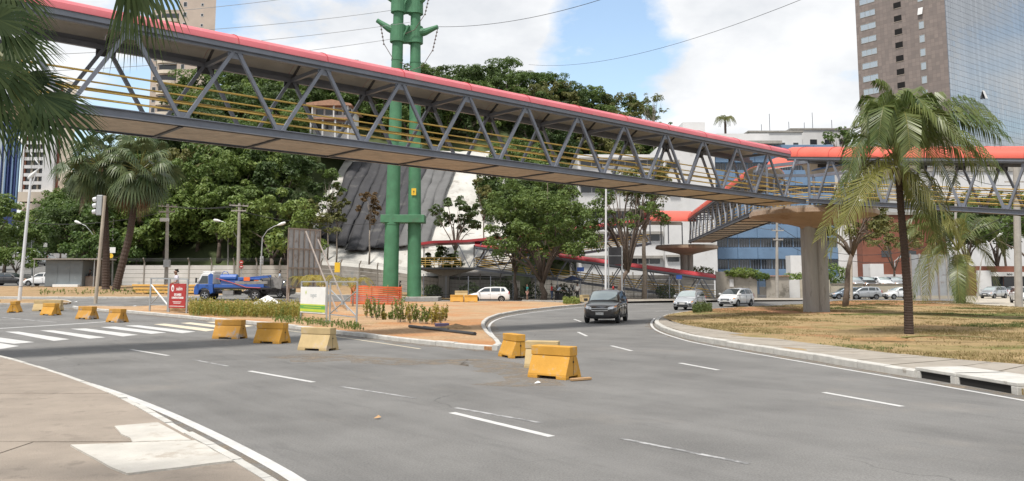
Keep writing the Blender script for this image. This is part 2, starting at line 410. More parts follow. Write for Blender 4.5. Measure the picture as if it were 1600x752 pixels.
def drape(name, poly, mat, dz, edge=3.0, skirt=0, kind='structure', bump=0):
    """a sheet cut to an outline, following the terrain, dz above it"""
    if skirt:          # keep the sheet behind the kerb stones
        n = len(poly); ar = sum(poly[i][0]*poly[(i+1) % n][1]-poly[(i+1) % n][0]*poly[i][1] for i in range(n)); sg = 1 if ar > 0 else -1; q = []
        for i in range(n):
            a, b, c = Vector(poly[i-1]), Vector(poly[i]), Vector(poly[(i+1) % n]); t = ((b-a).normalized()+(c-b).normalized())
            if t.length < .1: t = (b-a)
            t.normalize(); q.append((b.x-t.y*sg*.09, b.y+t.x*sg*.09))
        poly = q
    bm = bmesh.new(); vs = [bm.verts.new((p[0], p[1], 0)) for p in poly]; bm.faces.new(vs)
    bmesh.ops.triangulate(bm, faces=bm.faces)
    for _ in range(8):
        es = [e for e in bm.edges if e.calc_length() > max(edge, .045*(abs(e.verts[0].co.y)))]
        if not es: break
        bmesh.ops.subdivide_edges(bm, edges=es, cuts=1); bmesh.ops.triangulate(bm, faces=[f for f in bm.faces if len(f.verts) > 3])
    bd = set(v for e in bm.edges if len(e.link_faces) < 2 for v in e.verts)
    for v in bm.verts:
        v.co.z = terrain(v.co.x, v.co.y)+dz
        if bump and v not in bd: v.co.z += bump*(sin(v.co.x*1.3+v.co.y*.7)*.5+sin(v.co.x*.47-v.co.y*.31)+.6*sin(v.co.y*1.1))*.5
    if skirt:
        ee = [e for e in bm.edges if len(e.link_faces) < 2]
        r = bmesh.ops.extrude_edge_only(bm, edges=ee)
        for v in r['geom']:
            if isinstance(v, bmesh.types.BMVert): v.co.z -= skirt
    bmesh.ops.recalc_face_normals(bm, faces=bm.faces)
    up = sum(f.normal.z*f.calc_area() for f in bm.faces)
    if up < 0: bmesh.ops.reverse_faces(bm, faces=bm.faces)
    me = bpy.data.meshes.new(name); bm.to_mesh(me); bm.free(); me.materials.append(mat)
    o = bpy.data.objects.new(name, me); C.objects.link(o)
    if kind: o['kind'] = kind
    return o
# the asphalt sheet, over the terrain and out to the horizon
xs = [-2500, -900, -400, -220, -160] + [-120+3*i for i in range(60)] + [62+6*i for i in range(14)] + [170, 240, 400, 900, 2500]
ys = [-300, -60, -20] + [-10+2*i for i in range(66)] + [126+5*i for i in range(28)] + [300, 420, 700, 1400, 3500]
vs = [(x, y, terrain(x, y)) for y in ys for x in xs]; nx = len(xs)
fs = [(j*nx+i, j*nx+i+1, (j+1)*nx+i+1, (j+1)*nx+i) for j in range(len(ys)-1) for i in range(nx-1)]
mb = MB(); mb.add(vs, fs); road = mb.build('road', MATS['asphalt'], origin=False); road['kind'] = 'structure'
# kerb stones along a path
def kerb(name, path, mat, h=.15, w=.16, side=1, step=1.0, skip=None, singles=True):
    root = bpy.data.objects.new(name, None); C.objects.link(root); root['kind'] = 'structure'
    pts = resample(path, step); rest = MB()
    for i, (a, b) in enumerate(zip(pts, pts[1:])):
        if skip and skip(a.lerp(b, .5)): continue
        d = (b-a).normalized(); n = Vector((-d.y, d.x, 0))*side
        g = .006; a2 = a+d*g; b2 = b-d*g; hh = h+random.uniform(-.012, .012); j = random.uniform(-.008, .008)
        za = terrain(a.x, a.y); zb = terrain(b.x, b.y)
        m = MB(); ch = .025
        q = []
        for e, z in ((a2, za), (b2, zb)):
            for (o, k) in ((j, -.1), (j, hh-ch), (j+ch, hh), (w, hh), (w, -.1)): q.append((e.x+n.x*o, e.y+n.y*o, z+k))
        F5 = [(k, (k+1) % 5, 5+(k+1) % 5, 5+k) for k in range(5)] + [(4, 3, 2, 1, 0), (5, 6, 7, 8, 9)]
        if side < 0: F5 = [f[::-1] for f in F5]
        mid = a.lerp(b, .5)
        if singles and mid.y < 58: m.add(q, F5); m.build('kerb_stone', mat, root, fix=True)
        else: rest.add(q, F5)
    if rest.v: o = rest.build('kerb_line', mat, root, fix=True)
    return root
# ---- central median: dusty earth, kerbs all round
front = smooth_path([(113, 481.5), (125, 484.5), (165, 487), (200, 489), (300, 498), (400, 507), (470, 515), (560, 526), (650, 537), (740, 546), (775, 549), (786, 546), (779, 536), (766, 526), (758, 516), (757, 507), (766, 499), (786, 492.5), (820, 487), (870, 481.5), (918, 477.5)])
back = smooth_path([(918, 477.5), (880, 474.5), (815, 472.5), (700, 472.8), (640, 473.5), (540, 474), (450, 475), (400, 473.5), (335, 472.3), (290, 474), (250, 480), (190, 482), (140, 480), (113, 481.5)])
median_poly = front + back[1:-1]
drape('median_soil', [(p.x, p.y) for p in median_poly], MATS['soil_orange'], .115, 1.6, skirt=.3, bump=.03)
kerb('median_kerb', front, MATS['kerb_white'], .15, .17, 1)
kerb('median_back_kerb', back, MATS['kerb_plain'], .14, .15, 1)
# ---- narrow strip on the left between the two roads
sf = smooth_path([(-150, 477), (60, 477), (105, 476.5), (113, 474.5)]); sb = smooth_path([(113, 474.5), (105, 471), (60, 469.8), (-150, 469.5)])
drape('strip_soil', [(p.x, p.y) for p in sf+sb[1:]], MATS['soil_verge'], .12, 1.6, skirt=.3, bump=.03)
kerb('strip_kerb', sf, MATS['kerb_plain'], .15, .15, 1, step=1.2); kerb('strip_back_kerb', sb, MATS['kerb_white'], .15, .15, 1, step=1.2)
# ---- far verge with kiosk and trees, up to the wall
vf = smooth_path([(-150, 466.3), (100, 466.5), (200, 466.8), (300, 465.8), (370, 462.5), (430, 458.5), (480, 461), (540, 464), (620, 466), (700, 467.2), (810, 468.2)])
wall_line = [Gx(190, 90), Gx(440, 89), Gx(600, 98), Gx(830, 101)]
vb = [Gx(830, 100.6), Gx(600, 97.6), Gx(440, 88.6), Gx(190, 89.6), Gx(120, 87.5), Gx(40, 87.0), Gx(-150, 87)]
drape('verge_soil', [(p.x, p.y) for p in vf]+[(p.x, p.y) for p in vb], MATS['soil_verge'], .12, 2.5, skirt=.3, bump=.03)
kerb('verge_kerb', vf, MATS['kerb_white'], .15, .15, 1, step=1.2)
# ---- far pavement behind the junction, with its kerb
pf = smooth_path([(815, 471.6), (880, 472.6), (918, 475.3), (960, 474.2), (1000, 472.6), (1060, 471.6), (1150, 471), (1275, 470.6)])
drape('far_pavement', [(p.x, p.y) for p in pf]+[(Gx(1275, 99.4).x, 99.4), (Gx(815, 100.4).x, 100.4)], MATS['pavement_path'], .13, 3, skirt=.3)
kerb('far_kerb', pf, MATS['kerb_plain'], .15, .15, 1, step=1.2)
# ---- right-hand island: dry grass, paved edge, white kerb
rf = smooth_path([(1030, 499.5), (1022, 505), (1024, 511), (1036, 518), (1060, 525.5), (1083, 532), (1140, 542), (1200, 552), (1270, 563), (1336, 575), (1435, 591), (1488, 599.5), (1594, 618), (1760, 648)])
rb = smooth_path([(1760, 492), (1690, 487), (1600, 482), (1530, 479), (1510, 473.5), (1400, 470.8), (1310, 471.2), (1262, 477), (1200, 480.5), (1150, 482.5), (1100, 486), (1065, 490), (1040, 494.5), (1030, 499.5)])
island_poly = [(p.x, p.y) for p in rf + rb[:-1]]
drape('island_soil', island_poly, MATS['soil_dry_grass'], .115, 1.0, skirt=.3, bump=.05)
drain_a = (G(1437, 591), G(1483, 599)); drain_b = (G(1497, 601), G(1578, 615.5))
def in_drain(p):
    return any(min(a.x, b.x)-.1 < p.x < max(a.x, b.x)+.1 and min(a.y, b.y)-.4 < p.y < max(a.y, b.y)+.4 for a, b in ((drain_a[0], drain_b[1]),))
kerb('island_kerb', rf, MATS['kerb_white'], .17, .20, 1, skip=in_drain)
kerb('island_back_kerb', rb, MATS['kerb_plain'], .13, .15, 1)
path_in = smooth_path([(1760, 600), (1680, 588), (1600, 579), (1500, 571), (1400, 561), (1300, 548), (1200, 534.5), (1110, 519), (1060, 512)])
path_out = [p + Vector((.0, .0, 0)) for p in rf if p.x > G(1066, 526).x]
def offset(path, d):
    out = []
    for i, p in enumerate(path):
        t = (path[min(i+1, len(path)-1)]-path[max(0, i-1)]).normalized(); out.append(p+Vector((-t.y, t.x, 0))*d)
    return out
po = offset(path_out, .203)
# paved strip laid as separate slabs
def cutslabs(name, outer, inner, n, mat, dz, parent):
    def at(path, t):
        L_ = [0]
        for a, b in zip(path, path[1:]): L_.append(L_[-1]+(b-a).length)
        s = t*L_[-1]
        for i in range(len(path)-1):
            if L_[i+1] >= s: return path[i].lerp(path[i+1], (s-L_[i])/max(1e-6, L_[i+1]-L_[i]))
        return path[-1]
    for i in range(n):
        e = .0012
        k = [i/n+e, (i+.5)/n, (i+1)/n-e]
        a = [at(outer, t) for t in k]; b = [at(inner, t) for t in k]
        poly = [(p.x, p.y) for p in a]+[(p.x, p.y) for p in b[::-1]]
        m = MB(); m.prism(poly, dz-.12, dz+random.uniform(-.006, .006)); m.build(name, mat, parent, fix=True)
isl_path = bpy.data.objects.new('island_pavement', None); C.objects.link(isl_path); isl_path['kind'] = 'structure'
cutslabs('paving_slab', po, path_in[::-1], 26, MATS['pavement_path'], .145, isl_path)
# storm drain inlets set in the kerb
M('dark_void', (.012, .011, .01), .9)
def storm_drain(a, b, label):
    a = Vector((a.x, a.y, 0)); b = Vector((b.x, b.y, 0)); d = (b-a).normalized(); n = Vector((-d.y, d.x, 0))
    if n.y < 0: n = -n
    t = thing('storm_drain', a.lerp(b, .5), label, 'storm drain', 'kerb inlets')
    L_ = (b-a).length; c = a.lerp(b, .5); rz = atan2(d.y, d.x)
    MB().box(c+n*.62+Vector((0, 0, .185)), (L_+.34, 1.2, .07), rz).build('cover_slab', MATS['kerb_white'], t, bevel=.012)
    for e in (a, b):
        s = 1 if e is b else -1
        MB().box(e+d*s*.09+n*.22+Vector((0, 0, .07)), (.16, .4, .16), rz).build('side_stone', MATS['kerb_white'], t, bevel=.012)
    MB().box(c+n*.06+Vector((0, 0, .075)), (L_, .02, .15), rz).build('opening', MATS['dark_void'], t)  # solid black panel, its colour stands in for the shade inside the inlet
    return t
storm_drain(*drain_a, 'shorter dark storm drain inlet under white kerb slab, left of its longer neighbour')
storm_drain(*drain_b, 'longer dark storm drain inlet under white kerb slab, nearest the right picture edge')
# ---- car park and forecourt to the right
drape('car_park', [(G(1500, 477).x, G(1500, 477).y), (G(1620, 482).x, G(1620, 482).y), (110, 60), (130, 125), (66, 118), (Gx(1500, 118).x, 118)], MATS['pavement_lot'], .012, 4)
# ---- foreground pavement, slab by slab
edge = smooth_path([(-240, 520), (-120, 541), (0, 563), (60, 580), (130, 604), (200, 633), (245, 659), (300, 691), (360, 724), (410, 754), (480, 800), (560, 870), (640, 960)])
edge2 = edge + [Vector((edge[-1].x+1.6, edge[-1].y-2.6, 0)), Vector((edge[-1].x+6, edge[-1].y-6.5, 0))]
kerb('pavement_kerb', edge2, MATS['kerb_white'], .14, .13, -1)
inner = offset(edge2, -.134)
pave = bpy.data.objects.new('pavement', None); C.objects.link(pave); pave['kind'] = 'structure'
def at_y(path, y):
    for a, b in zip(path, path[1:]):
        if min(a.y, b.y) <= y <= max(a.y, b.y) and abs(a.y-b.y) > 1e-6: return a.lerp(b, (y-a.y)/(b.y-a.y))
    return path[-1]
cuts = [G(0, v).y for v in (540, 572, 597, 627, 657, 708, 775, 860)] + [4.0, 2.2, .4, -2]
for i, (y1, y0) in enumerate(zip(cuts, cuts[1:])):
    seg = [p for p in inner if y0+.012 < p.y < y1-.012]
    pr = [at_y(inner, y1-.012)] + seg + [at_y(inner, y0+.012)]
    pr.sort(key=lambda p: -p.y)
    xl = -26 if y1 > 12 else -16
    # each course is broken into slabs
    xb = min(p.x for p in pr)
    brk = [xl + k*4.2 + (i % 2)*1.7 for k in range(0, 6)]; brk = [x for x in brk if x < xb-1.2]
    for x0, x1 in zip(brk, brk[1:]):
        m = MB(); m.prism([(x0+.007, y0+.009), (x1-.007, y0+.009), (x1-.007, y1-.009), (x0+.007, y1-.009)], -.02, .135+random.uniform(-.004, .004)); m.build('paving_slab', MATS['pavement_slab'], pave, fix=True)
    x0 = brk[-1]+.007 if brk else xl
    m = MB(); m.prism([(x0, y1-.009)]+[(p.x, p.y) for p in pr]+[(x0, y0+.009)], -.02, .135+random.uniform(-.004, .004)); m.build('paving_slab', MATS['pavement_slab'], pave, fix=True)
bed = MB(); bed.prism([(-26, 24)]+[(p.x-.15, p.y) for p in inner if p.y > -1.9]+[(-26, -1.9)], -.05, .112); o = bed.build('pavement_bed', MATS['pavement_slab']); o['kind'] = 'structure'
# painted white slabs at the corner (a ramp)
for name, q in (('painted_slab', [(108, 697), (198, 742), (366, 722), (303, 690)]), ('painted_slab', [(178, 667), (207, 692), (300, 689), (246, 661)])):
    pts = []
    for (a, b) in zip(q, q[1:]+q[:1]):
        for k in range(4):
            t = k/4; g = G(a[0]+(b[0]-a[0])*t, a[1]+(b[1]-a[1])*t, .14)
            pts.append((g.x+random.uniform(-.02, .02), g.y+random.uniform(-.02, .02)))
    m = MB(); m.prism(pts, .10, .146+.002*len(q)); o = m.build(name, MATS['slab_paint'], fix=True); o['kind'] = 'structure'
# ---- paint on the road (thin sheets, 4 mm up)
def paint(quad, mat, dz=.004, name='road_marking'):
    pts = [G(*p) for p in quad]
    m = MB(); m.add([(p.x, p.y, p.z+dz) for p in pts], [tuple(range(len(pts)))])
    o = m.build(name, mat, fix=True); o['kind'] = 'structure'
    if o.data.polygons[0].normal.z < 0: o.data.flip_normals()
    return o
def dash(a, b, w, mat):
    A = G(*a); B = G(*b); d = (B-A).normalized(); n = Vector((-d.y, d.x, 0))*w/2
    k = max(1, int((B-A).length/1.2)); m = MB()
    L_ = []; R_ = []
    for i in range(k+1):
        p = A.lerp(B, i/k); L_.append(p+n*(1+random.uniform(-.06, .06))); R_.append(p-n*(1+random.uniform(-.06, .06)))
    for i in range(k): m.add([(q.x, q.y, terrain(q.x, q.y)+.004) for q in (R_[i], R_[i+1], L_[i+1], L_[i])], [(0, 1, 2, 3)])
    o = m.build('lane_dash', mat); o['kind'] = 'structure'; return o
for a, b in (((205, 546.5), (263, 556)), ((390, 580), (490, 597.5)), ((706, 645), (862, 682.5)), ((1287, 613.5), (1410, 635.5)), ((1062, 567.5), (1122, 578.5)), ((955, 540.5), (987, 548.5)), ((903, 519), (917, 525.5)), ((897, 499), (908, 503)), ((1024, 486.5), (1045, 485.5)), ((818, 548), (834, 552))):
    dash(a, b, .13, MATS['road_paint'])
for a, b in (((303, 562.5), (357, 572.5)), ((530, 604), (650, 622.5)), ((712, 637.5), (845, 661)), ((970, 685.5), (1170, 725))):
    dash(a, b, .085, MATS['road_paint_worn'])
def line(px, w, mat, off=0):
    path = smooth_path(px); path = offset(path, off) if off else path
    path = resample(path, .8); a = offset(path, w/2); b = offset(path, -w/2); m = MB()
    for i in range(len(path)-1): m.add([(q.x, q.y, terrain(q.x, q.y)+.004) for q in (b[i], b[i+1], a[i+1], a[i])], [(0, 1, 2, 3)])
    o = m.build('edge_line', mat); o['kind'] = 'structure'
    return o
line([(95, 588), (160, 606), (240, 636), (320, 672), (400, 713), (470, 753), (560, 820), (680, 930)], .16, MATS['road_paint'])
line([(1023, 497.5), (1017, 504), (1019, 512), (1032, 520), (1058, 528.5), (1083, 535.5), (1140, 546), (1200, 556.5), (1336, 580), (1435, 597), (1594, 625), (1760, 655)], .11, MATS['road_paint'])
line([(788, 549.5), (782, 537), (770, 525), (764, 515), (764, 508), (772, 501), (790, 495), (825, 489.5), (870, 484), (918, 479.8), (975, 477), (1040, 474.6)], .12, MATS['road_paint'])
line([(400, 511.5), (470, 519), (560, 531), (670, 547.5)], .10, MATS['road_paint_cream'])
# crossing: stop lines and bars
line([(-60, 517), (60, 510), (160, 503.5), (205, 499)], .3, MATS['road_paint'])
line([(-60, 492), (0, 495.5), (100, 504.5)], .15, MATS['road_paint_worn'])
bars = [((-60, 527), (-90, 532), (0, 546), (30, 541)), ((-36, 523), (-66, 527), (22, 537.5), (54, 535)), ((8, 518.5), (29, 518.5), (109, 530.5), (84, 533)), ((62, 516.5), (84, 516.5), (165, 527.5), (140, 529.5)), ((110, 514), (134, 513.5), (216, 523.5), (192, 526)), ((157, 511.5), (180, 510.5), (260, 520), (236, 522)), ((195, 509), (216, 508.5), (306, 518.5), (285, 521)), ((240, 507), (258, 506), (340, 515.5), (322, 518)), ((282, 505), (298, 504), (376, 512.5), (360, 515)), ((322, 503.5), (336, 503), (396, 509.5), (382, 511.5))]
for i, q in enumerate(bars): paint(q, MATS['road_paint' if i < 7 else 'road_paint_cream'], name='crossing_bar')

# dust and grit gathered along the kerbs
def dust_mat():
    m = bpy.data.materials.new('gutter_dust'); m.use_nodes = True; MATS['gutter_dust'] = m; nt = m.node_tree; N = nt.nodes; L = nt.links; b = N['Principled BSDF']; o = N['Material Output']
    gm = N.new('ShaderNodeNewGeometry'); n = N.new('ShaderNodeTexNoise'); n.inputs['Scale'].default_value = 2.3; n.inputs['Detail'].default_value = 9; n.inputs['Roughness'].default_value = .75; L.new(gm.outputs['Position'], n.inputs['Vector'])
    r = N.new('ShaderNodeValToRGB'); r.color_ramp.elements[0].position = .42; r.color_ramp.elements[1].position = .62; r.color_ramp.elements[0].color = (0, 0, 0, 1); r.color_ramp.elements[1].color = (.75, .75, .75, 1); L.new(n.outputs['Fac'], r.inputs[0])
    b.inputs['Base Color'].default_value = (.24, .195, .145, 1); b.inputs['Roughness'].default_value = .95; t = N.new('ShaderNodeBsdfTransparent'); x = N.new('ShaderNodeMixShader'); L.new(r.outputs[0], x.inputs[0]); L.new(t.outputs[0], x.inputs[1]); L.new(b.outputs[0], x.inputs[2]); L.new(x.outputs[0], o.inputs[0])
dust_mat()
def gutter(path, w, off):
    path = resample(path, .5); a = []; bb = []
    for i, p in enumerate(path):
        t = (path[min(i+1, len(path)-1)]-path[max(0, i-1)]).normalized(); n = Vector((-t.y, t.x, 0)); k = w*random.uniform(.55, 1.35)
        a.append(p+n*off); bb.append(p+n*(off-k))
    m = MB()
    for i in range(len(path)-1): m.add([(q.x, q.y, terrain(q.x, q.y)+.002) for q in (bb[i], bb[i+1], a[i+1], a[i])], [(0, 1, 2, 3)])
    o = m.build('gutter_dust', MATS['gutter_dust']); o['kind'] = 'stuff'
    if o.data.polygons[0].normal.z < 0: o.data.flip_normals()
gutter(rf, .38, -.01); gutter(front, .5, -.01); gutter(edge2, .3, .30)
gutter(smooth_path([(480, 553), (560, 560), (680, 566), (780, 562), (850, 606)]), 1.7, .5)
# ------------------------------------------------------------------ footbridge
M('steel_grey', (.165, .18, .215), .45, .12, 2, .1, 30, spec=.5, dirt=((.14, .135, .135), 1.2, .62))
M('steel_dark', (.05, .052, .058), .55, .15, 2)
M('roof_red', (.55, .135, .155), .5, .10, .8, .06, 12, spec=.5, dirt=((.50, .18, .18), .9, .56))
M('roof_orange', (.58, .105, .07), .5, .10, .8, .06, 12, dirt=((.50, .11, .08), .9, .6))
M('roof_dull', (.42, .045, .055), .45, .12, .8, .06, 12)
M('ceiling_panel', (.56, .53, .48), .8, .12, .8, .2, 14, dirt=((.40, .36, .32), 1.1, .6))
M('deck_timber', (.54, .44, .335), .85, .18, 1.6, .4, 20, stretch=(1, 1, 4), dirt=((.38, .30, .22), 1.5, .6))
M('rail_yellow', (.50, .33, .075), .5, .12, 3)
M('concrete', (.33, .28, .235), .9, .16, .9, .5, 18, dirt=((.22, .175, .135), .7, .56))
M('concrete_soffit', (.36, .265, .195), .9, .14, .7, .4, 14, dirt=((.26, .17, .11), .6, .56))
M('concrete_grey', (.31, .295, .27), .9, .15, .9, .5, 18, dirt=((.2, .185, .165), .8, .56), stretch=(1.6, 1.6, .35))
def shade(poly, col): pass
def span(name, label, A, d, n0, n1, w, H=2.5, roof='roof_red', cat='footbridge', roof_from=None, roof_to=None, rails=(.28, .52, .78, 1.08), rise=.5, fine=True, close=0, member=.066):
    """a covered truss span. A: near bottom node 0, d: vector of one panel, w: vector to the far truss"""
    A = Vector(A); d = Vector(d); w = Vector(w); up = Vector((0, 0, 1)); dn = d.normalized(); wn = w.normalized(); Wd = w.length
    i0 = math.ceil(n0); i1 = math.floor(n1)
    t = thing(name, A + d*((n0+n1)/2) + w*.5 - up*.35, label, cat, 'spans of the covered footbridge')
    K = lambda n, side: A + d*n + (w if side else Vector((0, 0, 0)))
    for side in (0, 1):
        s = -1 if side == 0 else 1
        a, b = K(n0, side), K(n1, side); o_ = wn*(.06*s)
        m = MB(); m.beam(a+o_-up*.10, b+o_-up*.10, .12, .26); m.beam(a+o_-up*.215+wn*(.05*s), b+o_-up*.215+wn*(.05*s), .22, .03); m.beam(a+o_+up*.022+wn*(.05*s), b+o_+up*.022+wn*(.05*s), .22, .025)
        m.build('edge_beam', MATS['steel_grey'], t)
        ta, tb = K(n0 if roof_from is None else roof_from, side), K(n1 if roof_to is None else roof_to, side)
        m = MB(); m.beam(ta+up*H, tb+up*H, .14, .16); m.build('top_chord', MATS['steel_grey'], t)
        m = MB(); m.beam(ta+up*(H+.14)+wn*(.16*s), tb+up*(H+.14)+wn*(.16*s), .07, .27); m.build('fascia', MATS['steel_grey'], t)
        for n in range(i0, i1+1):
            for q in (-.5, .5):
                if not (n0-.01 <= n+q <= n1+.01): continue
                p = K(n, side)+up*.03; e = K(n+q, side)+up*(H-.06)
                l = (e-p).normalized()
                m = MB(); m.beam(p+dn*(q*.18), e-dn*(q*.18), member*1.75, member*1.75, wn); m.build('diagonal', MATS['steel_grey'], t)
        if fine:
            for n in range(i0, i1+1):
                m = MB(); m.beam(K(n, side)-dn*.24+up*.12, K(n, side)+dn*.24+up*.12, .02, .22); m.build('gusset_plate', MATS['steel_grey'], t)
                if n+.5 <= n1:
                    m = MB(); m.beam(K(n+.5, side)-dn*.26+up*(H-.17), K(n+.5, side)+dn*.26+up*(H-.17), .02, .22); m.build('gusset_plate', MATS['steel_grey'], t)
        for h in rails:
            m = MB(); o2 = -wn*(.09*s); m.tube([a+o2+up*h, b+o2+up*h], .026 if h < 1 else .032, 8); m.build('handrail', MATS['rail_yellow'], t)
    for n in range(i0-1, i1+1):
        a = max(n0, n); b = min(n1, n+1)
        if b-a < .1: continue
        # deck: boards lie along the span, joined over cross beams
        m = MB(); nb = 9; bw = (Wd-.14)/nb
        for j in range(nb):
            p = K(a, 0)+wn*(.07+bw*(j+.5))+dn*.03-up*(.16+random.uniform(0, .012)); q = K(b, 0)+wn*(.07+bw*(j+.5))-dn*.03-up*(.16+random.uniform(0, .012))
            m.beam(p, q, bw-.014, .06)
        m.build('deck_panel', MATS['deck_timber'], t)
        m = MB(); m.beam(K(a, 0)-up*.19, K(a, 1)-up*.19, .10, .12); m.build('cross_beam', MATS['steel_dark'], t)
    rf = n0 if roof_from is None else roof_from; rt = n1 if roof_to is None else roof_to
    seg = 12
    def arc(k, off=0):
        th = pi*(k/seg); x = -.24 + (Wd+.48)*(1-cos(th))/2; return x, H+.20+(rise)*sin(th)**.8+off
    n = rf
    while n < rt-.01:
        e = min(rt, math.floor(n+.5+1e-6)+.5)
        if e-n < .05: e = min(rt, e+1)
        m = MB(); a = K(n, 0)+dn*.006; b = K(e, 0)-dn*.006
        vs = []
        for off in (0, -.035):
            for p in (a, b):
                for k in range(seg+1):
                    x, z = arc(k, off); vs.append(p+wn*x+up*z)
        S1 = seg+1; ft = [(k, k+1, S1+k+1, S1+k) for k in range(seg)]; fb = [(2*S1+k+1, 2*S1+k, 3*S1+k, 3*S1+k+1) for k in range(seg)]
        m.cur = 0; m.add(vs, ft); base = 0
        m.cur = 1; m.f += fb; m.m += [1]*len(fb)
        ends = [(k, 2*S1+k, 2*S1+k+1, k+1) for k in range(seg)]+[(S1+k+1, 3*S1+k+1, 3*S1+k, S1+k) for k in range(seg)]+[(0, S1, 3*S1, 2*S1), (seg, 2*S1+seg, 3*S1+seg, S1+seg)]
        m.f += ends; m.m += [0]*len(ends)
        m.build('roof_panel', [MATS[roof], MATS['ceiling_panel']], t, smooth=True, angle=.6)
        # seam strip, proud of the sheets
        m = MB()
        for k in range(seg):
            x, z = arc(k, .008); x2, z2 = arc(k+1, .008); m.beam(b+wn*x+up*z, b+wn*x2+up*z2, .03, .012, dn)
        m.build('roof_seam', MATS['roof_dull'], t)
        n = e
    for n in range(i0-1, i1+1):
        if not (rf <= n+.5 <= rt): continue
        p, q = K(n+.5, 0)+up*H, K(n+.5, 1)+up*H
        m = MB(); m.beam(p, q, .12, .14); m.build('roof_cross_beam', MATS['steel_grey'], t)
        if fine:
            m = MB(); m.beam(q-up*.1-dn*.3, q-up*.1+dn*.3, .04, .4); m.build('gusset_plate', MATS['steel_dark'], t)
            m = MB(); m.beam(q+up*.02, q-wn*.75+up*.55, .07, .07); m.build('roof_bracket', MATS['steel_dark'], t)
            m = MB(); m.beam(p+up*.02, p+wn*.75+up*.55, .07, .07); m.build('roof_bracket', MATS['steel_dark'], t)
    return t
BA = Vector((-10.254, 25.073, 7.11)); BD = Vector((2.417, 2.172, 0)); BW = Vector((-.668, .744, 0))*2.5
main = span('footbridge_span', 'long red-roofed grey truss footbridge crossing high over the road', BA, BD, -7.5, 11.75, BW, roof_to=11.2)
RA = Vector((19.65, 50, 7.05)); RD = Vector((1.31, -1.74, -.28)); RW = Vector((.8, .6, 0))*2.5
RA0 = RA - RD*.5
rampR = span('footbridge_ramp', 'sloping red-roofed truss ramp running right from the big mushroom pillar', RA0, RD, -.2, 9.5, RW, roof='roof_orange', roof_from=-.9, rise=.72)
CA = Vector((17.0, 57.2, 6.95)); CD = Vector((.345, 3.23, 0)); CW = Vector((.994, -.106, 0))*2.5
backspan = span('footbridge_span', 'level truss span with orange-red roof between the two mushroom pillars', CA, CD, 0, 13, CW, roof='roof_orange', fine=False, roof_from=.8, rise=.95)
p2 = Vector((21.9, 103, 0))
# switchback ramps beyond the junction
def between(name, label, a, b, w, n, roof, **k):
    a = Vector(a); b = Vector(b); return span(name, label, a, (b-a)/n, 0, n, w, roof=roof, fine=False, **k)
ua = P(742, 440, 99); ub = P(1022, 440, 100)
upper = between('footbridge_ramp', 'upper red-roofed switchback ramp descending left behind the big trees', (ua.x, 99.6, 3.9), (ub.x, 101.5, 6.85), Vector((-.06, 2.3, 0)), 7, 'roof_dull', H=2.6, rise=.45)
la = P(742, 440, 97); lb = P(1118, 440, 97)
lower = between('footbridge_ramp', 'lower dark-red-roofed ramp sloping down right to the pavement', (la.x, 96.0, 3.7), (lb.x, 97.0, -.05), Vector((-.02, 2.3, 0)), 9, 'roof_dull', H=2.35, rise=.5)
# landing at the turn of the switchback
lx0 = P(652, 440, 97).x; lx1 = la.x
t = thing('ramp_landing', ((lx0+lx1)/2, 98.4, 0), 'raised turning landing with yellow rails and red roof on one dark post', 'landing')
m = MB(); m.box(((lx0+lx1)/2, 98.6, 3.62), (lx1-lx0, 5.6, .22)); m.build('landing_deck', MATS['steel_dark'], t)
m = MB(); m.sweep([(-3.3, 0), (3.3, 0), (.5, -.75), (-.5, -.75)], ((lx0+lx1)/2, 97.9, 3.505), ((lx0+lx1)/2, 99.3, 3.505), (1, 0, 0)); m.build('bracket', MATS['concrete_grey'], t, fix=True)
cxp = P(694, 440, 98.5).x
m = MB(); m.box((cxp, 98.6, 1.38), (1.25, 1.0, 2.76)); m.build('support_post', MATS['concrete_grey'], t, bevel=.06)
for h in (.3, .55, .8, 1.1):
    m = MB(); m.tube([(lx1-1.6, 95.9, 3.73+h), (lx0, 95.9, 3.73+h), (lx0, 101.3, 3.73+h)], .045, 6); m.build('handrail', MATS['rail_yellow'], t)
for k in range(6):
    x = lx0+(lx1-1.6-lx0)*k/5
    m = MB(); m.beam((x, 95.9, 3.73), (x, 95.9, 4.85), .06, .06); m.build('rail_post', MATS['rail_yellow'], t)
m = MB(); pts = [(lx0-.4, 6.5), (lx0+2, 6.85), (lx1-1, 6.95), (lx1+3, 7.35), (lx1+3, 7.05), (lx1-1, 6.65), (lx0+2, 6.55), (lx0-.4, 6.2)]
m.sweep([(x, z) for x, z in pts], (0, 95.7, 0), (0, 101.7, 0), (1, 0, 0)); m.build('landing_roof', MATS['roof_dull'], t, fix=True)
for x in (lx0+.3, lx1-.3):
    m = MB(); m.beam((x, 101.2, 3.7), (x, 101.2, 6.6), .12, .12); m.build('roof_post', MATS['steel_grey'], t)
for q in (-1.4, 1.4):
    m = MB(); m.beam((lx1-.6, 95.85, 3.75), (lx1-.6+q, 95.85, 6.6), .1, .1); m.build('diagonal', MATS['steel_grey'], t)
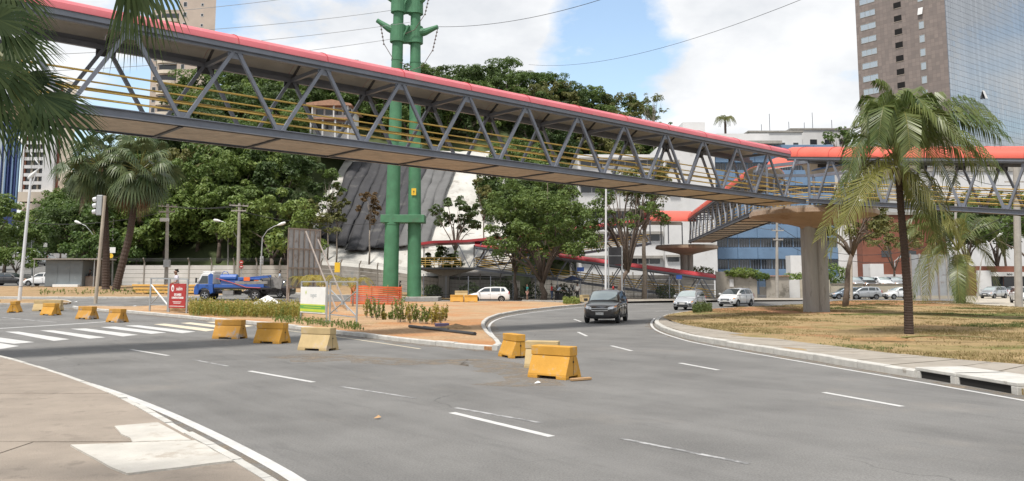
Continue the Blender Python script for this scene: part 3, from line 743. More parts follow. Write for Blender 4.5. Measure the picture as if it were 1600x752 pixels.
def pillar(name, label, x, y, top, R=4.1, rc=.78):
    t = thing(name, (x, y, 0), label, 'pillar')
    n = 64; m = MB(); vs = []
    for z in (-.1, top-1.0):
        for k in range(n):
            a = 2*pi*k/n; q = (a % (pi/2))-pi/4; r = rc*(.60*cos(q)+sqrt(.52**2-(.60*sin(q))**2))
            vs.append((x+r*cos(a), y+r*sin(a), z))
    m.add(vs, [(k, (k+1) % n, n+(k+1) % n, n+k) for k in range(n)]); m.build('shaft', MATS['concrete_grey'], t, smooth=True, angle=.3)
    m = MB(); prof = [(rc*.98, top-1.25), (rc*1.15, top-1.12), (1.4, top-.98), (2.3, top-.78), (3.2, top-.58), (R-.02, top-.44), (R, top-.42), (R, top-.16), (R-.05, top-.15)]
    m.lathe((x, y, 0), prof, 8 if False else 16); m.build('capital', MATS['concrete_soffit'], t)
    m = MB(); m.lathe((x, y, 0), [(R-.12, top-.145), (R-.12, top)], 16); m.build('platform_slab', MATS['concrete'], t)
    return t
pil = pillar('mushroom_pillar', 'large fluted concrete mushroom pillar under the bridge junction on the grass', 20.1, 54.6, 6.85)
pil2 = pillar('mushroom_pillar', 'farther mushroom pillar beside the grey wall, behind the small cars', p2.x, p2.y, 6.6, R=3.9)
# junction on the big pillar: open octagon of rails and posts under a raised canopy
J = thing('junction_platform', (20.1, 54.6, 6.85), 'open meeting platform with yellow rails on top of the big pillar', 'platform')
jc = Vector((20.1, 54.6, 6.86))
corners = [jc+Vector((3.7*cos(a), 3.7*sin(a), 0)) for a in [radians(22.5+45*k) for k in range(8)]]
for k in range(8):
    m = MB(); m.beam(corners[k], corners[k]+Vector((0, 0, 2.75)), .12, .12); m.build('post', MATS['steel_grey'], J)
for k in (0, 1, 2, 4):
    for h in (.3, .55, .8, 1.1):
        m = MB(); m.tube([corners[k]+Vector((0, 0, h)), corners[(k+1) % 8]+Vector((0, 0, h))], .03, 6); m.build('handrail', MATS['rail_yellow'], J)
for k in range(8):
    m = MB(); m.beam(corners[k]+Vector((0, 0, 2.75)), corners[(k+1) % 8]+Vector((0, 0, 2.75)), .12, .2); m.build('ring_beam', MATS['steel_grey'], J)
# shallow dome canopy with an open gable on the left
def hood(a, b, half, z0, rise, name, mat):
    a = Vector(a); b = Vector(b); dn = (b-a).normalized(); wn = Vector((-dn.y, dn.x, 0)); m = MB(); seg = 12; vs = []
    for off in (0, -.05):
        for p in (a, b):
            for k in range(seg+1):
                th = pi*k/seg; vs.append(p+wn*(-half*cos(th))+Vector((0, 0, z0+rise*sin(th)+off)))
    S1 = seg+1
    m.add(vs, [(k, k+1, S1+k+1, S1+k) for k in range(seg)])
    f2 = [(2*S1+k+1, 2*S1+k, 3*S1+k, 3*S1+k+1) for k in range(seg)]; m.f += f2; m.m += [1]*len(f2)
    f3 = [(k, 2*S1+k, 2*S1+k+1, k+1) for k in range(seg)]+[(S1+k+1, 3*S1+k+1, 3*S1+k, S1+k) for k in range(seg)]; m.f += f3; m.m += [0]*len(f3)
    return m.build(name, [mat, MATS['ceiling_panel']], J, smooth=True, angle=.6)
hd = (RD.normalized()); hs = jc+Vector((-.9, 1.2, 0))
hood(jc-Vector((hd.x, hd.y, 0))*1.9, jc+Vector((hd.x, hd.y, 0))*4.2, 2.3, 2.78, 1.0, 'canopy', MATS['roof_orange'])
M('blue_sheet', (.05, .16, .42), .5, .2, 2)
m = MB(); m.beam(corners[5]+Vector((.4, .2, 2.25)), corners[6]+Vector((.3, .1, 2.75)), .9, .05); m.build('blue_sheet', MATS['blue_sheet'], J)
m = MB(); o = m.box(jc+Vector((-3.0, -3.0, .3)), (1.6, .08, .5), radians(38)).build('plywood_board', MATS['deck_timber']); tag(o, 'plywood board propped at the corner of the bridge platform', 'board')

# wide hood over the platform on the farther pillar
J2 = J; J = thing('platform_canopy', (p2.x, p2.y, 6.6), 'wide orange hood on posts over the farther pillar platform', 'canopy')
hood((P(1008, 440, 101).x, 101.0, 0), (P(1078, 440, 101.5).x, 101.5, 0), 3.0, 9.3, 1.5, 'hood', MATS['roof_orange'])
for px in (1012, 1040, 1074):
    for yy in (98.6, 103.4): m = MB(); x = P(px, 440, 101).x; m.beam((x, yy, 6.6), (x, yy, 9.5), .12, .12); m.build('post', MATS['steel_grey'], J)
J = J2
# ------------------------------------------------------------------ buildings
M('white_render', (.60, .60, .60), .85, .08, .25, .1, 8, dirt=((.50, .49, .47), .35, .6))
M('cream_render', (.56, .49, .40), .85, .08, .25, .1, 8, dirt=((.46, .40, .33), .4, .6))
M('beige_tile', (.44, .36, .30), .8, .08, .3, .1, 8)
M('brick_red', (.20, .075, .048), .85, .14, .6, .2, 10)
M('blue_panel', (.125, .205, .32), .55, .10, .35, .05, 8, dirt=((.10, .165, .26), .5, .58))
M('navy_panel', (.018, .032, .115), .35, .1, .4)
M('pale_blue_panel', (.22, .34, .50), .4, .1, .4)
M('roof_dark', (.10, .09, .085), .8, .15, 1)
M('roof_clay', (.36, .20, .13), .85, .2, 3, .4, 18)
glass_mat('window_dark', (.03, .035, .042), .08, spec=.7)
glass_mat('window_sky', (.42, .47, .50), .12, .55)
glass_mat('window_void', (.012, .011, .011), .6, spec=.2)
def tower_mat():
    m = M('tower_tile', (.205, .172, .158), .75, .1, .06, 0, dirt=((.172, .143, .132), .12, .55)); nt = m.node_tree; N = nt.nodes; L = nt.links; b = N['Principled BSDF']
    src = b.inputs['Base Color'].links[0].from_socket
    tc = N.new('ShaderNodeTexCoord'); mp = N.new('ShaderNodeMapping'); mp.inputs['Rotation'].default_value = (pi/2, 0, 0); L.new(tc.outputs['Object'], mp.inputs[0])
    br = N.new('ShaderNodeTexBrick'); br.inputs['Scale'].default_value = 1; br.offset = 0; br.inputs['Brick Width'].default_value = .9; br.inputs['Row Height'].default_value = .9; br.inputs['Mortar Size'].default_value = .03
    br.inputs['Color1'].default_value = (.86, .86, .86, 1); br.inputs['Color2'].default_value = (1.14, 1.12, 1.1, 1); br.inputs['Mortar'].default_value = (.78, .76, .75, 1)
    L.new(mp.outputs[0], br.inputs['Vector'])
    mx = N.new('ShaderNodeMix'); mx.data_type = 'RGBA'; mx.blend_type = 'MULTIPLY'; mx.inputs[0].default_value = 1; L.new(src, mx.inputs[6]); L.new(br.outputs[0], mx.inputs[7]); L.new(mx.outputs[2], b.inputs['Base Color'])
    return m
tower_mat()
def glass_tower_mat():
    m = bpy.data.materials.new('tower_glass'); m.use_nodes = True; MATS['tower_glass'] = m
    nt = m.node_tree; N = nt.nodes; L = nt.links; b = N['Principled BSDF']
    g = N.new('ShaderNodeNewGeometry'); r = N.new('ShaderNodeValToRGB'); L.new(g.outputs['Random Per Island'], r.inputs[0])
    r.color_ramp.elements[0].color = (.38, .40, .42, 1); r.color_ramp.elements[1].color = (.46, .48, .50, 1)
    L.new(r.outputs[0], b.inputs['Base Color']); b.inputs['Metallic'].default_value = .85; b.inputs['Roughness'].default_value = .07
glass_tower_mat()
class Facade:
    """local frame on a wall: u along, v up, n outwards"""
    def __init__(s, a, b, flip=False):
        s.a = Vector(a); s.u = (Vector(b)-s.a); s.L = s.u.length; s.u.normalize(); s.n = Vector((s.u.y, -s.u.x, 0))
        if flip: s.n = -s.n
        s.rz = atan2(s.u.y, s.u.x)
    def p(s, u, v, n=0): return s.a+s.u*u+Vector((0, 0, v))+s.n*n
    def box(s, m, u0, u1, v0, v1, n0, n1):
        return m.box(s.p((u0+u1)/2, (v0+v1)/2, (n0+n1)/2), (u1-u0, abs(n1-n0), v1-v0), s.rz)
def windows_box(fc, t, u0, u1, v0, v1, mat, depth=.25, frame=None, name='window', panes=1, proud=.03):
    """a recessed pane in a frame that stands slightly proud of the wall"""
    m = MB(); fw = .09
    for (a, b, c, d) in ((u0-fw, u0, v0-fw, v1+fw), (u1, u1+fw, v0-fw, v1+fw), (u0, u1, v0-fw, v0), (u0, u1, v1, v1+fw)): fc.box(m, a, b, c, d, -.02, proud+.03)
    for k in range(1, panes):
        u = u0+(u1-u0)*k/panes; fc.box(m, u-.035, u+.035, v0, v1, .012, proud+.01)
    fo = m.build(name, frame or MATS['white_render'], t)
    m = MB(); fc.box(m, u0, u1, v0, v1, -.02, .012); m.build('pane', mat, fo)
    return fo
# ---- tall tower on the right: tiled flank and a glass curtain wall
def tower():
    cx, cy = 97.0, 178.0; du = Vector((-.59, .807, 0)); dr = Vector((.807, .59, 0)); Lw, Rw, Ht = 21.4, 46, 100
    t = thing('office_tower', (cx, cy, 0), 'tall brown tiled office tower with mirrored glass side', 'tower')
    c = Vector((cx, cy, 0)); a = c+du*Lw
    m = MB(); poly = [(c.x, c.y), (a.x, a.y), ((a+dr*Rw).x, (a+dr*Rw).y), ((c+dr*Rw).x, (c+dr*Rw).y)]; m.prism(poly, 0, Ht)
    o = m.build('wall', MATS['tower_tile'], t, fix=True)
    # rotate the wall's object frame so that tile joints run along the flank
    ang = atan2(-du.y, -du.x); o.data.transform(Matrix.Rotation(-ang, 4, 'Z')); o.rotation_euler = (0, 0, ang)
    f1 = Facade(a, c)
    for k in range(28):
        v = 18+3.2*k - .0
        fo = windows_box(f1, t, 1.2, 5.0, v, v+1.35, MATS['window_sky'], panes=3 if k % 3 == 0 else 2, frame=MATS['concrete_grey'])
        m = MB(); f1.box(m, 9.6, 11.4, v, v+1.4, .0, .02); fo = m.build('opening', MATS['window_void'], t)
        m = MB(); f1.box(m, 9.5, 11.5, v-.12, v-.0, -.02, .07); m.build('sill', MATS['concrete'], fo)
        if k != 14: windows_box(f1, t, 15.4, 16.5, v+.1, v+1.7, MATS['window_sky'], frame=MATS['concrete_grey'])
    m = MB(); v = 18+3.2*14+.1; q = [f1.p(15.4, v, .5), f1.p(16.5, v, .5), f1.p(16.5, v+1.7, .03), f1.p(15.4, v+1.7, .03)]
    m.quad(*q); o = m.build('open_window', MATS['white_render'], t); sm = o.modifiers.new('s', 'SOLIDIFY'); sm.thickness = .05
    f2 = Facade(c, c+dr*Rw); rows = 72; ph = 1.28; pw = 1.18; nc = int(Rw/pw)
    for r in range(rows):
        m = MB(); z = 6+r*ph
        for k in range(nc):
            j = [random.uniform(0, .009) for _ in range(2)]; u0, u1 = k*pw+.05, (k+1)*pw+.01
            b0 = .10+random.uniform(0, .006)
            q = [f2.p(u0, z+.04, b0+j[0]), f2.p(u1, z+.04, b0+j[1]), f2.p(u1, z+ph-.03, b0+j[1]), f2.p(u0, z+ph-.03, b0+j[0])]
            m.quad(*q)
        m.build('glass_band', MATS['tower_glass'], t)
    m = MB()
    for r in range(rows+1): f2.box(m, 0, nc*pw, 6+r*ph-.04, 6+r*ph+.04, 0, .09)
    for k in range(nc+1): f2.box(m, k*pw-.0, k*pw+.05, 6, 6+rows*ph, 0, .085)
    m.build('mullions', MATS['steel_grey'], t)
    m = MB(); u, z = 13*pw, 6+ph*round((zat(158, 187)-6)/ph); q = [f2.p(u, z, .75), f2.p(u+1.15, z, .75), f2.p(u+1.15, z+2.0, .13), f2.p(u, z+2.0, .13)]
    m.quad(*q); o = m.build('open_window', MATS['white_render'], t); sm = o.modifiers.new('s', 'SOLIDIFY'); sm.thickness = .05
    m = MB(); f2.box(m, u, u+1.15, z, z+2, .121, .135); m.build('opening', MATS['window_void'], t)
tower()
# ---- left: white balcony block on a podium, far up the road
def balcony_block():
    Y = 300; x0 = P(22, 440, Y).x; x1 = P(103, 440, Y).x; zb = zat(312, Y); zt = zat(128, Y); g = terrain(x0, Y)
    t = thing('apartment_block', ((x0+x1)/2, Y+8, g), 'white apartment block with stacked balconies at far left', 'apartment block')
    f = Facade((x0, Y, 0), (x1, Y, 0)); Lh = f.L
    m = MB(); m.prism([(x0, Y), (x1, Y), (x1*(Y+16)/Y-.3, Y+16), (x0, Y+16)], zb-1, zt); m.build('wall', MATS['cream_render'], t, fix=True)
    W_ = lambda px: (px-22)/81*Lh
    m = MB(); f.box(m, W_(59), W_(77), zb, zt+1.5, 0, 1.6); m.build('white_pier', MATS['white_render'], t)
    m = MB(); f.box(m, W_(23), W_(27), zb, zt+1, 0, 1.0); m.build('white_pier', MATS['white_render'], t)
    m = MB(); f.box(m, W_(27), W_(29.5), zb, zt+.6, 0, .6); m.build('brown_strip', MATS['brick_red'], t)
    m = MB(); f.box(m, W_(78), W_(81), zb, zt, 0, .3); m.build('brown_strip', MATS['brick_red'], t)
    fh = 3.0; n = int((zt-zb)/fh)
    for k in range(n):
        z = zb+.6+k*fh
        m = MB(); f.box(m, W_(30), W_(59), z, z+fh-1.15, .04, .12); o = m.build('window', MATS['window_dark'], t)
        m = MB(); f.box(m, W_(38), W_(41), z, z+fh-1.15, .0, .6); f.box(m, W_(49), W_(51), z, z+fh-1.15, 0, .6); m.build('balcony_wall', MATS['cream_render'], t)
        m = MB(); f.box(m, W_(29.6), W_(58.9), z+fh-1.2, z+fh, 0, 1.4); m.build('balcony_parapet', MATS['white_render'], t)
        m = MB(); f.box(m, W_(82), W_(83.5), z+.3, z+1.5, .02, .05); m.build('window', MATS['window_dark'], t)
    for i, (ya, yb, xa, xb) in enumerate(((300, 315, 18, 92), (318, 328, 20, 104), (331, 338, 40, 104), (342, 352, 10, 108))):
        a = P(xa, 440, Y-4).x; b = P(xb, 440, Y-4).x
        m = MB(); m.prism([(a, Y-4-i), (b, Y-4-i), (b, Y+10), (a, Y+10)], zat(yb, Y-4), zat(ya, Y-4)); m.build('podium_slab', MATS['cream_render'], t, fix=True)
    m = MB(); a = P(24, 440, Y).x; b = P(100, 440, Y).x; m.prism([(a, Y+1), (b, Y+1), (b, Y+9), (a, Y+9)], g-1, zb-1.2); m.build('podium_core', MATS['window_dark'], t, fix=True)
balcony_block()
def blue_block():
    Y = 270; x0 = P(-60, 440, Y).x; x1 = P(19, 440, Y).x; zt = zat(170, Y); g = terrain(x0, Y)
    t = thing('office_block', ((x0+x1)/2, Y+8, g), 'dark blue panelled block cut by the left picture edge', 'office block')
    m = MB(); m.prism([(x0, Y), (x1, Y), (x1*(Y+14)/Y-.3, Y+14), (x0, Y+14)], g-1, zt); m.build('wall', MATS['navy_panel'], t, fix=True)
    f = Facade((x0, Y, 0), (x1, Y, 0))
    for i, u in enumerate((.99, .945, .88, .80, .74, .66, .56)):
        m = MB(); f.box(m, f.L*(u-.028), f.L*u, zat(318, Y), zt, 0, .5); m.build('vertical_fin', MATS['navy_panel' if i % 2 else 'blue_panel'], t)
    m = MB(); f.box(m, f.L*.2, f.L*.72, zat(318, Y), zt, .0, .12); m.build('glazing', MATS['window_sky'], t)
blue_block()
# ---- beige twin-bodied apartment tower behind the bridge
def beige_tower():
    Y = 228; xa, xm, xb = (P(px, 440, Y).x for px in (212, 261, 320)); g = 8; zt = zat(-30, Y)
    t = thing('apartment_tower', ((xa+xb)/2, Y+6, g), 'tall beige apartment tower with curved balconies seen through the bridge', 'apartment tower')
    m = MB(); m.prism([(xm, Y), (xb, Y), (xb*(Y+14)/Y-.2, Y+14), (xm-1, Y+14)], g, zt); m.build('wall', MATS['beige_tile'], t, fix=True)
    m = MB(); m.prism([(xa, Y+3), (xm-.02, Y+3), (xm-.02, Y+14), (xa, Y+14)], g, zat(10, Y)); m.build('wing', MATS['beige_tile'], t, fix=True)
    f = Facade((xa, Y+3, 0), (xm, Y+3, 0)); f2 = Facade((xm, Y, 0), (xb, Y, 0)); fh = 3.05; z = 28; k = 0
    while z < zat(10, Y)-3:
        m = MB(); f.box(m, 2.4, 7.6, z+.9, z+2.7, 0, .06); m.build('window', MATS['window_dark'], t)
        m = MB(); vs = []; n = 9
        for zz in (z-.15, z+.85):
            for i in range(n+1):
                a = pi*i/n; vs.append(f.p(4.9-3.1*cos(a), zz, .05+1.7*sin(a)))
        m.add(vs, [(i, i+1, n+2+i, n+1+i) for i in range(n)]+[tuple(range(n, -1, -1))])
        m.build('balcony', MATS['cream_render'], t)
        windows_box(f, t, .6, 1.6, z+.9, z+2.2, MATS['window_dark'])
        z += fh; k += 1
    z = 28
    while z < zt-3:
        windows_box(f2, t, 1.2, 2.1, z+.7, z+2.0, MATS['window_dark'])
        if z > 60: windows_box(f2, t, 6.3, 6.9, z+.9, z+1.6, MATS['window_dark'])
        z += fh
beige_tower()
# ---- white stepped building beyond the junction
def white_building():
    Y = 128; t = thing('white_building', (P(1015, 440, Y).x, Y+8, 0), 'large white building with strip windows behind the trees', 'building')
    X = lambda px, y=Y: P(px, 440, y).x
    m = MB(); m.prism([(X(905), Y+1), (X(1040), Y+1), (X(1040), Y+22), (X(905), Y+22)], 0, zat(240, Y)); m.build('wall', MATS['white_render'], t, fix=True)
    m = MB(); m.prism([(X(1040.3), Y), (X(1122), Y), (X(1122), Y+24), (X(1040.3), Y+24)], 0, zat(222, Y)); m.build('wall', MATS['white_render'], t, fix=True)
    m = MB(); m.prism([(X(1083), Y+5), (X(1120), Y+5), (X(1120), Y+14), (X(1083), Y+14)], zat(221.9, Y), zat(191, Y+5)); m.build('roof_house', MATS['white_render'], t, fix=True)
    f = Facade((X(905), Y+1, 0), (X(1040), Y+1, 0)); g = Facade((X(1040.3), Y, 0), (X(1122), Y, 0))
    for (ya, yb) in ((250, 258), (290, 300), (330, 340), (366, 376), (404, 412)):
        v0, v1 = zat(yb, Y), zat(ya, Y)
        for k in range(7):
            u = .5+k*(f.L-1)/7
            m = MB(); f.box(m, u, u+(f.L-1)/7-.12, v0, v1, .0, .04); m.build('window', MATS['window_dark'], t)
        m = MB(); f.box(m, .2, f.L-.2, v1+.02, v1+.45, 0, .7); m.build('sun_shade', MATS['concrete_grey'], t)
    for (a, b, ya, yb) in ((1046, 1062, 254, 262), (1050, 1060, 300, 306), (1044, 1062, 402, 409)):
        m = MB(); u = (a-1040.3)/(81.7)*g.L; u2 = (b-1040.3)/81.7*g.L; g.box(m, u, u2, zat(yb, Y), zat(ya, Y), 0, .04); m.build('window', MATS['window_dark'], t)
        m = MB(); g.box(m, u-.3, u2+.3, zat(ya, Y)+.02, zat(ya, Y)+.35, 0, .6); m.build('sun_shade', MATS['concrete_grey'], t)
    return t
white_building()
# ---- blue banded office block
def blue_office():
    Y = 134; X = lambda px, y=Y: P(px, 440, y).x
    x0, x1 = X(1123), X(1312); zt = zat(226, Y)
    t = thing('office_block', ((x0+x1)/2, Y+8, 0), 'blue banded office block with dark window strips behind the junction', 'office block')
    m = MB(); m.prism([(x0, Y+.6), (x1, Y+.6), (x1, Y+22), (x0, Y+22)], 0, zt); m.build('wall', MATS['blue_panel'], t, fix=True)
    f = Facade((x0, Y+.6, 0), (x1, Y+.6, 0)); n = 11; bw = f.L/n
    for (ya, yb) in ((254, 266), (290, 302), (338, 351), (372, 387), (405, 421)):
        v0, v1 = zat(yb, Y), zat(ya, Y)
        for k in range(n):
            m = MB(); f.box(m, k*bw+.06, (k+1)*bw-.06, v0+.08, v1-.08, -.02, .03); o = m.build('window', MATS['window_dark'], t)
            m = MB()
            for j in range(4):
                f.box(m, k*bw+.06+j*(bw-.12)/4, k*bw+.06+j*(bw-.12)/4+.06, v0+.08, v1-.08, .032, .07)
            m.build('sash', MATS['steel_grey'], o)
    edges = [0, zat(421, Y), zat(405, Y), zat(387, Y), zat(372, Y), zat(351, Y), zat(338, Y), zat(302, Y), zat(290, Y), zat(266, Y), zat(254, Y), zt]
    for a, b in zip(edges[0::2], edges[1::2]):
        for k in range(6):
            m = MB(); f.box(m, k*f.L/6+.02, (k+1)*f.L/6-.02, a+.02, b-.02, .002, .5); m.build('spandrel_panel', MATS['blue_panel'], t, bevel=.05)
    m = MB(); f.box(m, -1.2, f.L*.55, zt+.02, zt+.5, -14, 1.6); m.build('roof_slab', MATS['concrete_grey'], t)
    m = MB(); f.box(m, 1, f.L*.5, zt+.5, zt+2.3, -12, -2); m.build('roof_house', MATS['white_render'], t)
    m = MB(); m.prism([(x1+.05, Y+.2), (X(1347), Y+.2), (X(1347), Y+20), (x1+.05, Y+20)], 0, zat(352, Y)); m.build('stair_wing', MATS['white_render'], t, fix=True)
    m = MB(); p = Vector((X(1215), Y-9, 0)); m.box((p.x, p.y, 3.0), (2.4, 2.2, 6.0)); m.build('service_hut', MATS['white_render'], t)
    return t
blue_office()
def far_white_blocks():
    for (a, b, ya, Y, lab) in ((1245, 1338, 203, 215, 'plain white flat-roofed block far behind the red canopy'), (1178, 1262, 207, 200, 'low pale block with roof antennas behind the blue office')):
        X0, X1 = P(a, 440, Y).x, P(b, 440, Y).x
        t = thing('white_building', ((X0+X1)/2, Y+6, 0), lab, 'building')
        m = MB(); m.prism([(X0, Y), (X1, Y), (X1+2, Y+20), (X0, Y+20)], 0, zat(ya, Y)); m.build('wall', MATS['white_render'], t, fix=True)
        m = MB(); m.prism([(X0-.3, Y-.3), (X1+.3, Y-.3), (X1+2.3, Y+20.3), (X0-.3, Y+20.3)], zat(ya, Y), zat(ya, Y)+.4); m.build('parapet', MATS['concrete_grey'], t, fix=True)
        for px, h in ((a+25, 28), (a+12, 12), (a+55, 16)):
            q = P(px, ya, Y+4); m = MB(); m.tube([(q.x, Y+4, q.z+.3), (q.x, Y+4, q.z+h*.17)], .09, 5); m.build('antenna', MATS['steel_grey'], t)
        f = Facade((X0, Y, 0), (X1, Y, 0))
        for k in range(4): windows_box(f, t, 1+k*f.L/4, f.L/4+k*f.L/4-1, zat(ya, Y)-4.0, zat(ya, Y)-2.6, MATS['window_dark'])
far_white_blocks()
# ---- right-hand background: brick building, white hall, shop front
def brick_building():
    Y = 132; X = lambda px, y=Y: P(px, 440, y).x
    t = thing('brick_building', (X(1410), Y+6, 0), 'low brick-red building behind the raised car park', 'building')
    m = MB(); m.prism([(X(1350), Y), (X(1482), Y), (X(1482), Y+18), (X(1350), Y+18)], 0, zat(335, Y)); m.build('wall', MATS['brick_red'], t, fix=True)
    f = Facade((X(1350), Y, 0), (X(1482), Y, 0))
    m = MB(); f.box(m, 0, f.L, 0, zat(429, Y), 0, .5); m.build('white_plinth', MATS['white_render'], t)
    m = MB(); f.box(m, -.3, 1.8, 0, zat(413, Y), .5, 3.2); m.build('porch', MATS['white_render'], t)
    m = MB(); f.box(m, .2, f.L-.2, zat(336, Y), zat(332, Y), -.3, .3); m.build('roof_edge', MATS['concrete_grey'], t)
    for k in range(3): m = MB(); f.box(m, 3+k*4.0, 4.6+k*4.0, zat(402, Y), zat(392, Y), 0, .04); m.build('window', MATS['window_dark'], t)
brick_building()
def white_hall():
    Y = 165; X = lambda px, y=Y: P(px, 440, y).x
    t = thing('white_hall', (X(1540), Y+8, 0), 'long plain white hall behind the right ramp', 'building')
    m = MB(); m.prism([(X(1440), Y), (X(1680), Y), (X(1680), Y+20), (X(1440), Y+20)], 0, zat(268, Y)); m.build('wall', MATS['white_render'], t, fix=True)
    f = Facade((X(1440), Y, 0), (X(1680), Y, 0))
    m = MB(); f.box(m, -.3, f.L, zat(268, Y), zat(264, Y), -20, .3); m.build('roof_edge', MATS['concrete_grey'], t)
    for k in range(12): windows_box(f, t, 1+k*2.4, 2.6+k*2.4, zat(322, Y), zat(313, Y), MATS['window_dark'])
    m = MB(); m.prism([(X(1560), Y+2), (X(1680), Y+2), (X(1680), Y+18), (X(1560), Y+18)], zat(264, Y), zat(240, Y)); m.build('upper_storey', MATS['concrete_grey'], t, fix=True)
white_hall()
def shop():
    Y = 122; X = lambda px, y=Y: P(px, 440, y).x
    t = thing('shop_front', (X(1562), Y+4, 0), 'low shop with brick-red band and white entrance canopy', 'shop')
    m = MB(); m.prism([(X(1526), Y), (X(1660), Y), (X(1660), Y+12), (X(1526), Y+12)], 0, zat(416, Y)); m.build('wall', MATS['brick_red'], t, fix=True)
    f = Facade((X(1526), Y, 0), (X(1660), Y, 0))
    m = MB(); f.box(m, 0, 1.9, 0, zat(423, Y), 0, .5); m.build('white_pier', MATS['white_render'], t)
    m = MB(); f.box(m, 1.9, f.L, zat(432, Y), zat(425.5, Y), 0, 1.4); c = m.build('entrance_canopy', MATS['white_render'], t)
    for k in range(5):
        m = MB(); f.box(m, 2.1+k*1.9, 3.9+k*1.9, .1, zat(433, Y), .02, .06); m.build('glass_door', MATS['window_dark'], t)
    me = text_mesh('labo', .48, .012); me.materials.append(MATS['steel_dark'])
    o = inst('lettering', me, c, rot=(pi/2, 0, 0)); o.location = f.p(4.1, zat(428.8, Y), 1.42)-wloc(t)
shop()
# ---- raised car park with its retaining wall
M('wall_beige', (.40, .36, .285), .9, .12, .4, .3, 16, dirt=((.30, .265, .205), .6, .58))
def terrace():
    X = lambda px, Y: P(px, 440, Y).x; Y0 = 102
    t = thing('retaining_wall', (X(1390, Y0), Y0, 0), 'long beige retaining wall below the raised car park', 'wall')
    m = MB(); m.prism([(X(1298, Y0), Y0), (X(1490, Y0), Y0), (X(1490, Y0), Y0+.35), (X(1298, Y0), Y0+.35)], -.1, 1.75); m.build('wall_face', MATS['wall_beige'], t, fix=True)
    m = MB(); m.box((X(1394, Y0), Y0+.16, 1.79), (X(1490, Y0)-X(1298, Y0), .5, .08)); m.build('coping', MATS['concrete'], t)
    m = MB(); m.prism([(X(1298, Y0), Y0+.36), (X(1490, Y0), Y0+.36), (X(1490, Y0), 131.5), (X(1298, Y0), 131.5)], -.1, 1.25); o = m.build('raised_car_park', MATS['pavement_lot'], fix=True); o['kind'] = 'structure'
terrace()
# ---- house on the wooded hill
def hill_house():
    Y = 128; X = lambda px: P(px, 440, Y).x; z = lambda y: zat(y, Y)
    t = thing('hill_house', (X(512), Y+3, z(222)), 'small white house with clay roof among the hillside trees', 'house')
    m = MB(); m.prism([(X(482), Y), (X(542), Y), (X(542), Y+7), (X(482), Y+7)], z(235), z(167)); m.build('wall', MATS['white_render'], t, fix=True)
    m = MB(); m.sweep([(-.8, 0), (X(548)-X(474), 0), (X(548)-X(474)-.3, .3), ((X(548)-X(474))*.55, .95), (-.6, .3)], (X(474), Y-1.6, z(168)), (X(474), Y+8, z(168)), (1, 0, 0)); m.build('roof', MATS['roof_clay'], t, fix=True)
    f = Facade((X(482), Y, 0), (X(542), Y, 0))
    for k in range(4): windows_box(f, t, .5+k*1.45, 1.7+k*1.45, z(180), z(171), MATS['window_dark'])
    for k in range(4): windows_box(f, t, .5+k*1.45, 1.7+k*1.45, z(202), z(192), MATS['window_dark'])
    m = MB(); f.box(m, -1, f.L+.6, z(190), z(187), 0, 1.9); m.build('balcony_slab', MATS['roof_clay'], t)
    for u in (.1, f.L*.33, f.L*.66, f.L): 
        m = MB(); f.box(m, u-.12, u+.12, z(222), z(190), 1.5, 1.74); m.build('column', MATS['white_render'], t)
    for u in (.2, f.L*.6, f.L-.2):
        m = MB(); f.box(m, u-.1, u+.1, z(187), z(168), 1.2, 1.4); m.build('column', MATS['white_render'], t)
    m = MB(); f.box(m, -1, f.L+.6, z(226), z(222), 0, 2.2); m.build('terrace_slab', MATS['concrete'], t)
hill_house()
# ---- concrete panel wall along the foot of the hill, with posts and wire
M('wall_panel', (.40, .385, .355), .9, .12, .5, .3, 16, dirt=((.27, .255, .225), .7, .56))
M('wall_panel_pale', (.58, .575, .56), .9, .1, .5, .3, 16, dirt=((.36, .42, .45), .8, .60))
def panel_wall(name, label, pts, h, step, pale=(), lean=True):
    t = thing(name, pts[0], label, 'wall', None)
    path = resample([Vector((p.x, p.y, 0)) for p in pts], step)
    for i, (a, b) in enumerate(zip(path, path[1:])):
        za = terrain(a.x, a.y); zb = terrain(b.x, b.y); d = (b-a).normalized(); n = Vector((d.y, -d.x, 0)); k = 5; m = MB(); hh = h/k
        for j in range(k):
            m.beam(a+d*.06+Vector((0, 0, za+hh*(j+.5)))+n*random.uniform(0, .012), b-d*.06+Vector((0, 0, zb+hh*(j+.5)))+n*random.uniform(0, .012), .07, hh-.03)
        m.build('wall_panel', MATS['wall_panel_pale' if i in pale else 'wall_panel'], t)
        m = MB(); q = a+Vector((0, 0, za))+n*.04; m.beam(q-Vector((0, 0, .1)), q+Vector((0, 0, h+.35)), .13, .13)
        if lean: m.beam(q+Vector((0, 0, h+.3)), q+Vector((0, 0, h+.75))+n*.35, .1, .1)
        m.build('post', MATS['concrete_grey'], t)
    if lean:
        for j in range(3):
            pts2 = []
            for a in path: d = Vector((0, -1, 0)); pts2.append(a+Vector((0, -.04-.1-.1*j, terrain(a.x, a.y)+h+.45+.13*j)))
            m = MB(); m.tube(pts2, .012, 4); m.build('wire', MATS['steel_dark'], t)
    return t
panel_wall('panel_wall', 'long concrete panel wall with leaning wire posts at the hill foot', [Gx(190, 90), Gx(440, 89), Gx(600, 98), Gx(830, 101)], 2.3, 2.5, pale=(0, 1, 2, 3, 4, 10))
panel_wall('panel_wall', 'grey plank-patterned wall behind the lower ramp and the people', [Gx(830, 101.2), Gx(1118, 101.2)], 2.9, 2.5, lean=False)
M('wall_weathered', (.36, .33, .285), .9, .16, .5, .4, 14, dirt=((.20, .18, .15), .5, .53))
